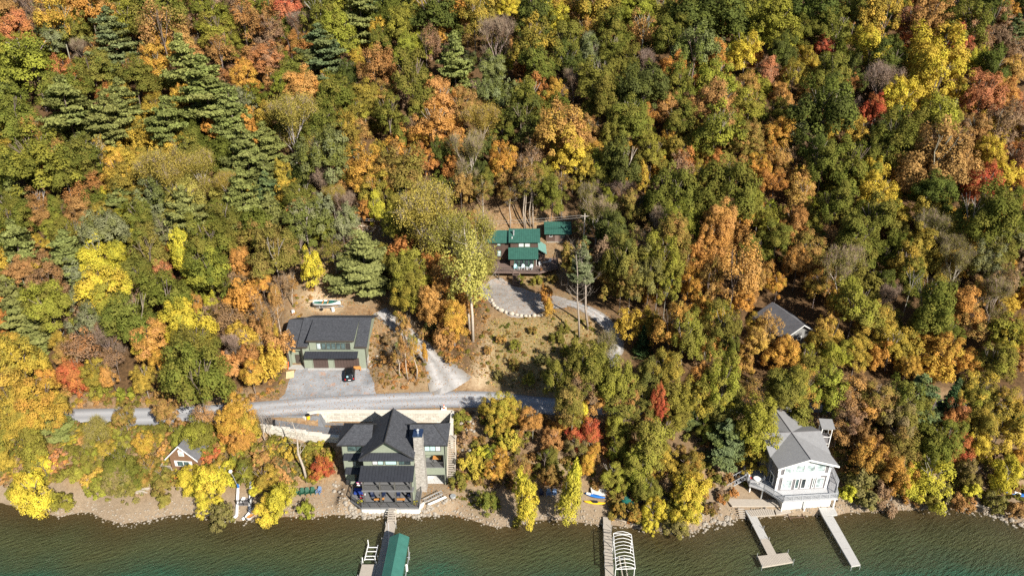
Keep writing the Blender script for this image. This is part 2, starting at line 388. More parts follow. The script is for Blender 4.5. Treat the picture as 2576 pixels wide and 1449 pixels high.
def sheet(name, poly, material, lift, step=.7, zfun=None):
    """ground-hugging sheet: fine grid clipped to the polygon, its edge cells fitted to the outline"""
    import bmesh
    bm = bmesh.new(); f = bm.faces.new([bm.verts.new((x, y, 0)) for x, y in poly])
    xs = [p[0] for p in poly]; ys = [p[1] for p in poly]
    for q in np.arange(min(xs) + step, max(xs), step):
        bmesh.ops.bisect_plane(bm, geom=bm.verts[:] + bm.edges[:] + bm.faces[:], plane_co=(q, 0, 0), plane_no=(1, 0, 0))
    for q in np.arange(min(ys) + step, max(ys), step):
        bmesh.ops.bisect_plane(bm, geom=bm.verts[:] + bm.edges[:] + bm.faces[:], plane_co=(0, q, 0), plane_no=(0, 1, 0))
    for v_ in bm.verts: v_.co.z = (Tz(v_.co.x, v_.co.y) if zfun is None else zfun(v_.co.x, v_.co.y)) + lift
    bmesh.ops.recalc_face_normals(bm, faces=bm.faces)
    me = bpy.data.meshes.new(name); bm.to_mesh(me); bm.free(); me.materials.append(MATS[material])
    o = bpy.data.objects.new(name, me); C.objects.link(o); return tag(o, kind='structure')
def rag(poly, amp, seed):
    """roughen an outline so that gravel and grass meet unevenly"""
    g = random.Random(seed); out = []
    for i in range(len(poly)):
        a, b_ = np.array(poly[i]), np.array(poly[(i + 1) % len(poly)]); n = max(1, int(np.linalg.norm(b_ - a) / 1.0))
        for k in range(n):
            p = a + (b_ - a) * k / n; out.append((p[0] + g.uniform(-amp, amp), p[1] + g.uniform(-amp, amp)))
    return out
strip('road', road_c, 5.2, 'road', .03)
tw = [3.2 + 6.5 * max(0, 1 - i / 7) for i in range(len(track_c))]
strip('track', track_c[1:], tw[1:], 'track gravel', .024)
strip('cottage_drive', cott_c, 3.0, 'track gravel', .02)
sheet('gravel_lot', rag(lot_poly, .22, 3), 'gravel drive', .028)
sheet('parking_pad', rag(park_poly, .2, 4), 'parking gravel', .022)
sheet('house_drive', court_poly, 'court asphalt', .016)

# lake: thin reflecting surface over a murky body that hides the bed with depth
wx = axis([(-700, -120, 30), (-120, 120, 1.5), (120, 700, 30)]); wy = axis([(-300, 50, 25), (50, 94, 1.0)])
WX, WY = np.meshgrid(wx, wy); n_, k_ = WX.shape[1], WX.shape[0]; idx = np.arange(n_ * k_).reshape(k_, n_)
faces = np.stack([idx[:-1, :-1], idx[:-1, 1:], idx[1:, 1:], idx[1:, :-1]], -1).reshape(-1, 4)
me = bpy.data.meshes.new('lake_water'); me.from_pydata(np.stack([WX, WY, WX * 0], -1).reshape(-1, 3).tolist(), [], faces.tolist())
a = me.attributes.new('depth', 'FLOAT', 'POINT'); a.data.foreach_set('value', np.clip((S(WX) - WY), 0, 60).reshape(-1).astype(np.float32))
m, t, b = nodes('lake water'); t.nodes.remove(b); out = t.nodes['Material Output']
dep = attr(t, 'depth'); v = coords(t)
big = noise(t, coords(t, (.5, 1, 1)), .09, 5)
dn = N(t, 'ShaderNodeMath'); dn.operation = 'MULTIPLY_ADD'; dn.inputs[1].default_value = 9; dn.inputs[2].default_value = -4.5; t.links.new(big, dn.inputs[0])
ds = N(t, 'ShaderNodeMath'); ds.operation = 'ADD'; t.links.new(dep, ds.inputs[0]); t.links.new(dn.outputs[0], ds.inputs[1])
dd = N(t, 'ShaderNodeMath'); dd.operation = 'DIVIDE'; dd.inputs[1].default_value = 30; t.links.new(ds.outputs[0], dd.inputs[0])
body = ramp(t, dd.outputs[0], [(.0, (.125, .096, .044)), (.08, (.108, .098, .042)), (.24, (.090, .106, .046)), (.36, (.060, .102, .055)), (.46, (.022, .135, .088)), (.8, (.016, .11, .08))])
rot = R(-58)
r1 = noise(t, turned(t, R(-28), (.45, 1.5, 1)), 1.5, 4, .6); r2 = noise(t, turned(t, R(-40), (.6, 1.5, 1)), 4.5, 3, .6)
rs = N(t, 'ShaderNodeMath'); rs.operation = 'MULTIPLY_ADD'; rs.inputs[1].default_value = .4; t.links.new(r2, rs.inputs[0]); t.links.new(r1, rs.inputs[2])
bp = N(t, 'ShaderNodeBump'); bp.inputs['Strength'].default_value = 1.0; bp.inputs['Distance'].default_value = 3.4; t.links.new(rs.outputs[0], bp.inputs['Height'])
df = N(t, 'ShaderNodeBsdfDiffuse'); t.links.new(body, df.inputs[0]); t.links.new(bp.outputs[0], df.inputs['Normal'])
tr = N(t, 'ShaderNodeBsdfTransparent'); tr.inputs[0].default_value = (.75, .66, .45, 1)
dm = N(t, 'ShaderNodeMapRange'); dm.inputs['From Min'].default_value = .0; dm.inputs['From Max'].default_value = 6; dm.inputs['To Min'].default_value = .35; dm.inputs['To Max'].default_value = 1; t.links.new(dep, dm.inputs[0])
mx = N(t, 'ShaderNodeMixShader'); t.links.new(dm.outputs[0], mx.inputs[0]); t.links.new(tr.outputs[0], mx.inputs[1]); t.links.new(df.outputs[0], mx.inputs[2])
gl = N(t, 'ShaderNodeBsdfGlossy'); gl.inputs['Roughness'].default_value = .2; gl.inputs['Color'].default_value = (.6, .62, .5, 1); t.links.new(bp.outputs[0], gl.inputs['Normal'])
fr = N(t, 'ShaderNodeFresnel'); fr.inputs[0].default_value = 1.33; t.links.new(bp.outputs[0], fr.inputs['Normal'])
mg = N(t, 'ShaderNodeMixShader'); t.links.new(fr.outputs[0], mg.inputs[0]); t.links.new(mx.outputs[0], mg.inputs[1]); t.links.new(gl.outputs[0], mg.inputs[2])
t.links.new(mg.outputs[0], out.inputs[0]); me.materials.append(m)
o = tag(bpy.data.objects.new('lake_water', me), kind='structure'); C.objects.link(o)
# ---------------------------------------------------------------- vegetation
def leaf_mat(name, trans=.28):
    """leaf colour = the tree's own colour, drifting to its second colour clump by clump"""
    m, t, b = nodes(name); t.nodes.remove(b); out = t.nodes['Material Output']
    oi = N(t, 'ShaderNodeObjectInfo'); a2 = N(t, 'ShaderNodeAttribute'); a2.attribute_type = 'OBJECT'; a2.attribute_name = 'second_colour'
    mk = attr(t, 'drift'); br = attr(t, 'shade')
    c = mixc(t, mk, oi.outputs['Color'], a2.outputs['Color'])
    cb = N(t, 'ShaderNodeCombineColor'); [t.links.new(br, cb.inputs[i]) for i in range(3)]
    c = mixc(t, 1.0, c, cb.outputs[0], 'MULTIPLY')
    df = N(t, 'ShaderNodeBsdfDiffuse'); t.links.new(c, df.inputs[0])
    tl = N(t, 'ShaderNodeBsdfTranslucent'); t.links.new(c, tl.inputs[0])
    mx = N(t, 'ShaderNodeMixShader'); mx.inputs[0].default_value = trans
    t.links.new(df.outputs[0], mx.inputs[1]); t.links.new(tl.outputs[0], mx.inputs[2]); t.links.new(mx.outputs[0], out.inputs[0]); return m
leaf_mat('leaf', .2); leaf_mat('needle', .2)
m, t, b = nodes('bark'); b.inputs['Roughness'].default_value = .9; b.inputs['Specular IOR Level'].default_value = .15
oi = N(t, 'ShaderNodeObjectInfo'); f = noise(t, coords(t, (1, 1, .25)), 14, 4)
t.links.new(mixc(t, 1.0, oi.outputs['Color'], ramp(t, f, [(.3, (.55, .52, .5)), (.7, (1.25, 1.22, 1.2))]), 'MULTIPLY'), b.inputs['Base Color'])

def quad_mesh(name, P, Nn, size, drift, shade, material, asp=1.0, tang=None, seed=0, sag=.25):
    """many small leaf faces: position, facing, size; each is a bent four-cornered blade"""
    g = np.random.default_rng(seed); n = len(P)
    Nn = Nn / (np.linalg.norm(Nn, axis=1, keepdims=True) + 1e-9)
    r = g.normal(size=(n, 3)) if tang is None else tang
    a = np.cross(Nn, r); a /= np.linalg.norm(a, axis=1, keepdims=True) + 1e-9; b_ = np.cross(Nn, a)
    s = size[:, None]
    k = np.stack([P - a * s * .55 * asp, P + b_ * s * .5 - Nn * s * sag, P + a * s * .62 * asp, P - b_ * s * .46 - Nn * s * sag], 1)
    me = bpy.data.meshes.new(name); me.vertices.add(n * 4); me.vertices.foreach_set('co', k.reshape(-1).astype(np.float32))
    me.loops.add(n * 4); me.loops.foreach_set('vertex_index', np.arange(n * 4, dtype=np.int32))
    me.polygons.add(n); me.polygons.foreach_set('loop_start', np.arange(0, n * 4, 4, dtype=np.int32))
    me.update(calc_edges=True)
    for nm, arr in (('drift', drift), ('shade', shade)):
        at_ = me.attributes.new(nm, 'FLOAT', 'FACE'); at_.data.foreach_set('value', arr.astype(np.float32))
    me.materials.append(MATS[material]); return me

def crown_mesh(name, seed, nclump=85, per=48, leaf=.04, cone=0., lean=.25, open_=.0, sub=1):
    """crown one wide and one high: leaf clumps gathered on a few big uneven lobes"""
    g = np.random.default_rng(seed)
    nl = int(g.integers(5, 9)); lobes = []
    for i in range(nl):
        q = g.uniform(0, 2 * math.pi) + i * 2.4; e = g.uniform(-.15, 1.0)
        c = np.array([math.cos(q) * .27 * math.cos(e), math.sin(q) * .27 * math.cos(e), .52 + .27 * math.sin(e)]); lobes.append((c, g.uniform(.17, .27)))
    lobes.append((np.array([g.uniform(-.06, .06), g.uniform(-.06, .06), .55]), .34))
    Pl, Nl, Dl, Sl = [], [], [], []
    for i in range(nclump):
        c, r = lobes[int(g.integers(0, len(lobes)))]
        d = g.normal(size=3); d[2] = abs(d[2]) * .9 - .25; d /= np.linalg.norm(d)
        cc = c + d * r * g.uniform(.72, 1.06)
        if cone: cc[:2] *= 1 - cone * max(0, cc[2] - .25)
        if g.random() < open_: continue
        cr = g.uniform(.045, .10); n = int(per * (cr / .08) ** 2)
        dd = g.normal(size=(n, 3)); dd[:, 2] = np.abs(dd[:, 2]) * 1.0 - .35 * g.random(n); dd /= np.linalg.norm(dd, axis=1, keepdims=True)
        p = cc + dd * cr * g.uniform(.55, 1.12, (n, 1)) * np.array([1.15, 1.15, .8])
        Pl.append(p); Nl.append(dd * .75 + d * .45 + np.array([0, 0, .25]) + g.normal(size=(n, 3)) * .3)
        Dl.append(np.clip(np.full(n, g.beta(.7, 1.3)) * .8 + g.uniform(-.15, .15, n) + .25 * (cc[2] - .5), 0, 1)); Sl.append(np.full(n, g.uniform(.8, 1.15)) * g.uniform(.88, 1.12, n))
    P = np.concatenate(Pl); n = len(P)
    P[:, 2] = (P[:, 2] - P[:, 2].min()) / (P[:, 2].max() - P[:, 2].min())
    w_ = np.percentile(np.hypot(P[:, 0], P[:, 1]), 97); P[:, :2] *= .5 / w_
    return quad_mesh(name, P, np.concatenate(Nl), leaf * g.uniform(.65, 1.35, n), np.concatenate(Dl), np.concatenate(Sl), 'leaf', seed=seed)

def pine_mesh(name, seed, levels=15, taper=1.35, start=.16, tuft=14, nb=6, droop=.2, gap=.5):
    """a pine one wide and one high: flat boughs in tiers with dark gaps between them"""
    g = np.random.default_rng(seed); Pl, Nl, Dl, Sl, Tl = [], [], [], [], []
    for i in range(levels):
        f = i / (levels - 1); z = start + (1 - start) * f ** .92
        for k in range(nb if f < .9 else 4):
            q = g.uniform(0, 2 * math.pi) + k * 2 * math.pi / nb
            L = (.5 * (1 - f ** taper) + .03) * g.uniform(.5, 1.15)
            if g.random() < .13: continue
            u = np.array([math.cos(q), math.sin(q), 0]); s = np.array([-u[1], u[0], 0]); zz = z + g.uniform(-.035, .035); sh = g.uniform(.85, 1.15); dr = g.beta(.8, 1.6)
            m_ = max(3, int(11 * L / .5))
            for j in range(m_):
                tt = .3 + .7 * (j + .5) / m_; wd = .13 * L / .5 * (1.15 - abs(tt - .62) * 1.4)
                for side in (-1, 0, 1):
                    c = u * L * tt + s * side * wd * g.uniform(.7, 1.1) + np.array([0, 0, zz + L * (.24 * tt ** 2 - droop * tt) + g.uniform(-.008, .008) + (0 if side else .006)])
                    n = tuft; dd = g.normal(size=(n, 3)) * np.array([.024, .024, .009]); Pl.append(c + dd - np.array([0, 0, .02]) * g.random())
                    ax = u * .8 + s * side * .7 + g.normal(size=(n, 3)) * .45
                    Nl.append(np.tile([0, 0, 1.], (n, 1)) + u * .35 + g.normal(size=(n, 3)) * .4); Tl.append(np.cross(Nl[-1], ax))
                    Dl.append(np.full(n, dr)); Sl.append(sh * g.uniform(.8, 1.2, n))
    P = np.concatenate(Pl); n = len(P); P[:, 2] /= P[:, 2].max()
    w_ = np.percentile(np.hypot(P[:, 0], P[:, 1]), 98); P[:, :2] *= .5 / w_
    return quad_mesh(name, P, np.concatenate(Nl), .044 * g.uniform(.6, 1.4, n), np.concatenate(Dl), np.concatenate(Sl), 'needle', asp=.62, seed=seed, tang=np.concatenate(Tl))

def limb_mesh(name, seed, depth=3, start=.42, spread=.5, thick=.028, n0=3, white=False):
    """trunk and limbs inside a box one wide and one high; returns mesh and twig ends"""
    g = random.Random(seed); mb = MB(); ends = []; parts = []
    def grow(p, d, L, r, k):
        d = d / np.linalg.norm(d)
        m = p + d * L * .5 + np.array([g.uniform(-1, 1), g.uniform(-1, 1), 0]) * L * .07; q = p + d * L + np.array([0, 0, .03 * L])
        mb.tube([p, m, q], [r, r * .85, r * .68], 6 if k >= depth - 1 else 4 if k > 1 else 3, cap=False); parts.append((p, q))
        if k <= depth - 2 and g.random() < .75: ends.append((m, d))
        if k == 0: ends.append((q, d)); return
        for i in range(g.choice((2, 3)) if k < depth else n0):
            e = np.array([g.gauss(0, 1), g.gauss(0, 1), g.gauss(0, .6)]); e -= d * np.dot(e, d); e /= np.linalg.norm(e) + 1e-9
            a = g.uniform(.35, .8) * spread * 1.6
            dd = d * math.cos(a) + e * math.sin(a) + np.array([0, 0, .18])
            grow(q, dd, L * g.uniform(.6, .85), r * g.uniform(.5, .68), k - 1)
    top = np.array([g.uniform(-.04, .04), g.uniform(-.04, .04), start])
    mb.tube([(0, 0, -.04), (top[0] * .3, top[1] * .3, start * .12), tuple(top * .6), tuple(top)], [thick * 1.35, thick, thick * .88, thick * .8], 7)
    for i in range(n0):
        q = 2 * math.pi * (i + g.uniform(-.25, .25)) / n0
        grow(top, np.array([math.cos(q) * spread, math.sin(q) * spread, 1.0]), (1 - start) * .42, thick * .62, depth)
    if depth > 2:
        for i in range(3):
            q = g.uniform(0, 6.28); grow(top * g.uniform(.6, .9), np.array([math.cos(q) * .9, math.sin(q) * .9, g.uniform(.25, .7)]), (1 - start) * g.uniform(.25, .36), thick * .5, depth - 1)
    grow(top, np.array([g.uniform(-.1, .1), g.uniform(-.1, .1), 1.]), (1 - start) * .38, thick * .7, depth)
    v = np.array(mb.v); zs = v[:, 2].max(); ws = max(np.percentile(np.hypot(v[:, 0], v[:, 1]), 98), .1)
    hi = np.clip(v[:, 2] / start, 0, 1)
    sc = 1 + (np.minimum(.5 / ws, 1.5) - 1) * np.clip((v[:, 2] - start * .8) / (1 - start), 0, 1)
    me = bpy.data.meshes.new(name); v[:, :2] *= sc[:, None]; v[:, 2] /= np.where(v[:, 2] > 0, zs, 1)
    me.from_pydata(v.tolist(), [], mb.f); me.materials.append(MATS['bark'])
    me.polygons.foreach_set('use_smooth', [True] * len(me.polygons))
    en = []
    for p, d in ends:
        k = 1 + (min(.5 / ws, 1.5) - 1) * min(1, max(0, (p[2] - start * .8) / (1 - start))); en.append((np.array([p[0] * k, p[1] * k, p[2] / zs]), d))
    return me, en
def twig_leaves(name, ends, seed, per=14, leaf=.022, rad=.05, stalk=5):
    """thin airy foliage and twigs about the branch ends of a nearly bare tree"""
    g = np.random.default_rng(seed); P, Nn, S_, Dr, Tg = [], [], [], [], []
    for p, d in ends:
        n = per; dd = g.normal(size=(n, 3)) * rad; P.append(p + dd); Nn.append(g.normal(size=(n, 3)) + np.array([0, -.2, .8])); S_.append(leaf * g.uniform(.6, 1.4, n)); Dr.append(np.full(n, g.random()) * .6 + g.uniform(0, .4, n))
    P = np.concatenate(P); n = len(P)
    return quad_mesh(name, P, np.concatenate(Nn), np.concatenate(S_), np.concatenate(Dr), np.random.default_rng(seed + 1).uniform(.75, 1.25, n), 'leaf', seed=seed)
def twig_mesh(name, ends, seed, per=9, L=.085):
    g = random.Random(seed); mb = MB()
    for p, d in ends:
        for k in range(per):
            e = d / (np.linalg.norm(d) + 1e-9) * .7 + np.array([g.gauss(0, .6), g.gauss(0, .6), g.gauss(.25, .4)]); q = p + e * L * g.uniform(.5, 1.1)
            w_ = np.cross(e, (.3, .5, .8)); w_ = w_ / (np.linalg.norm(w_) + 1e-9) * .0028
            mb.add([p - w_, p + w_, q], [(0, 1, 2)])
    me = bpy.data.meshes.new(name); me.from_pydata([tuple(x) for x in mb.v], [], mb.f); me.materials.append(MATS['bark']); return me

CROWN = [crown_mesh('crown', 100 + i, nclump=[100, 130, 85][i % 3], per=135, leaf=.024) for i in range(14)]
DENSE = [crown_mesh('crown', 300 + i, nclump=115, per=120, leaf=.024) for i in range(4)]
COLUMN = [crown_mesh('crown', 140 + i, nclump=90, per=75, leaf=.036, cone=.55) for i in range(4)]
BUSH = [crown_mesh('foliage', 160 + i, nclump=60, per=60, leaf=.045) for i in range(4)]
AIRY = [crown_mesh('crown', 180 + i, nclump=120, per=46, leaf=.026, open_=.1) for i in range(5)]
PINE = [pine_mesh('crown', 200 + i, taper=[1.9, 1.5, 2.4, 1.7][i], levels=[13, 15, 12, 14][i]) for i in range(4)]
FIR = [pine_mesh('crown', 240 + i, levels=22, taper=.95, start=.03, nb=7, droop=.28, tuft=8) for i in range(2)]
LIMB = [limb_mesh('trunk', 400 + i, depth=1, start=.42, thick=.016)[0] for i in range(4)]
_bare = [limb_mesh('trunk', 420 + i, depth=4, start=.34, spread=.5, thick=.02) for i in range(5)]
BARE = [b_[0] for b_ in _bare]; TWIG = [twig_mesh('twigs', b_[1], 430 + i) for i, b_ in enumerate(_bare)]
THIN = [twig_leaves('crown', b_[1], 440 + i, per=26, leaf=.012) for i, b_ in enumerate(_bare)]
THICK = [twig_leaves('crown', b_[1], 450 + i, per=70, leaf=.0145, rad=.065) for i, b_ in enumerate(_bare)]
mb = MB(); mb.tube([(0, 0, -.03), (.004, 0, .5), (0, .003, .97)], [.016, .011, .003], 6); STEM = bpy.data.meshes.new('trunk'); STEM.from_pydata(mb.v, [], mb.f); STEM.materials.append(MATS['bark'])

COL = {'g': (.112, .138, .026), 'd': (.064, .090, .028), 'o': (.205, .182, .040), 'y': (.54, .365, .060), 'Y': (.62, .52, .060), 'l': (.33, .33, .046), 'a': (.56, .275, .065),
       'r': (.46, .19, .065), 'R': (.46, .09, .05), 'c': (.50, .19, .10), 't': (.50, .265, .10), 'k': (.33, .17, .072), 'm': (.29, .19, .13), 's': (.25, .275, .155), 'e': (.19, .172, .075),
       'b': (.27, .205, .155), 'w': (.30, .265, .11), 'v': (.58, .44, .10), 'V': (.46, .42, .10), 'p': (.205, .222, .066), 'P': (.24, .255, .08), 'q': (.145, .185, .085), 'f': (.06, .10, .04), 'F': (.22, .225, .05)}
for k_ in 'gdolyartksmckVvwe': COL[k_] = tuple(.88 * a_ + .12 * b_ for a_, b_ in zip(COL[k_], (.30, .23, .05)))
CNAME = {'g': 'green', 'd': 'dark green', 'o': 'olive', 'y': 'golden', 'Y': 'lemon yellow', 'l': 'yellow-green', 'a': 'orange', 'r': 'rust', 'R': 'scarlet', 'c': 'coral red', 't': 'tan-orange',
         'k': 'russet brown', 'm': 'thinning mauve-brown', 's': 'silvery sage', 'e': 'grey-olive', 'b': 'bare grey-brown', 'w': 'pale-limbed thin olive', 'v': 'pale-limbed golden', 'V': 'pale-limbed yellow-green',
         'p': 'green', 'P': 'pale green', 'q': 'blue-green', 'f': 'dark green', 'F': 'yellow-green'}
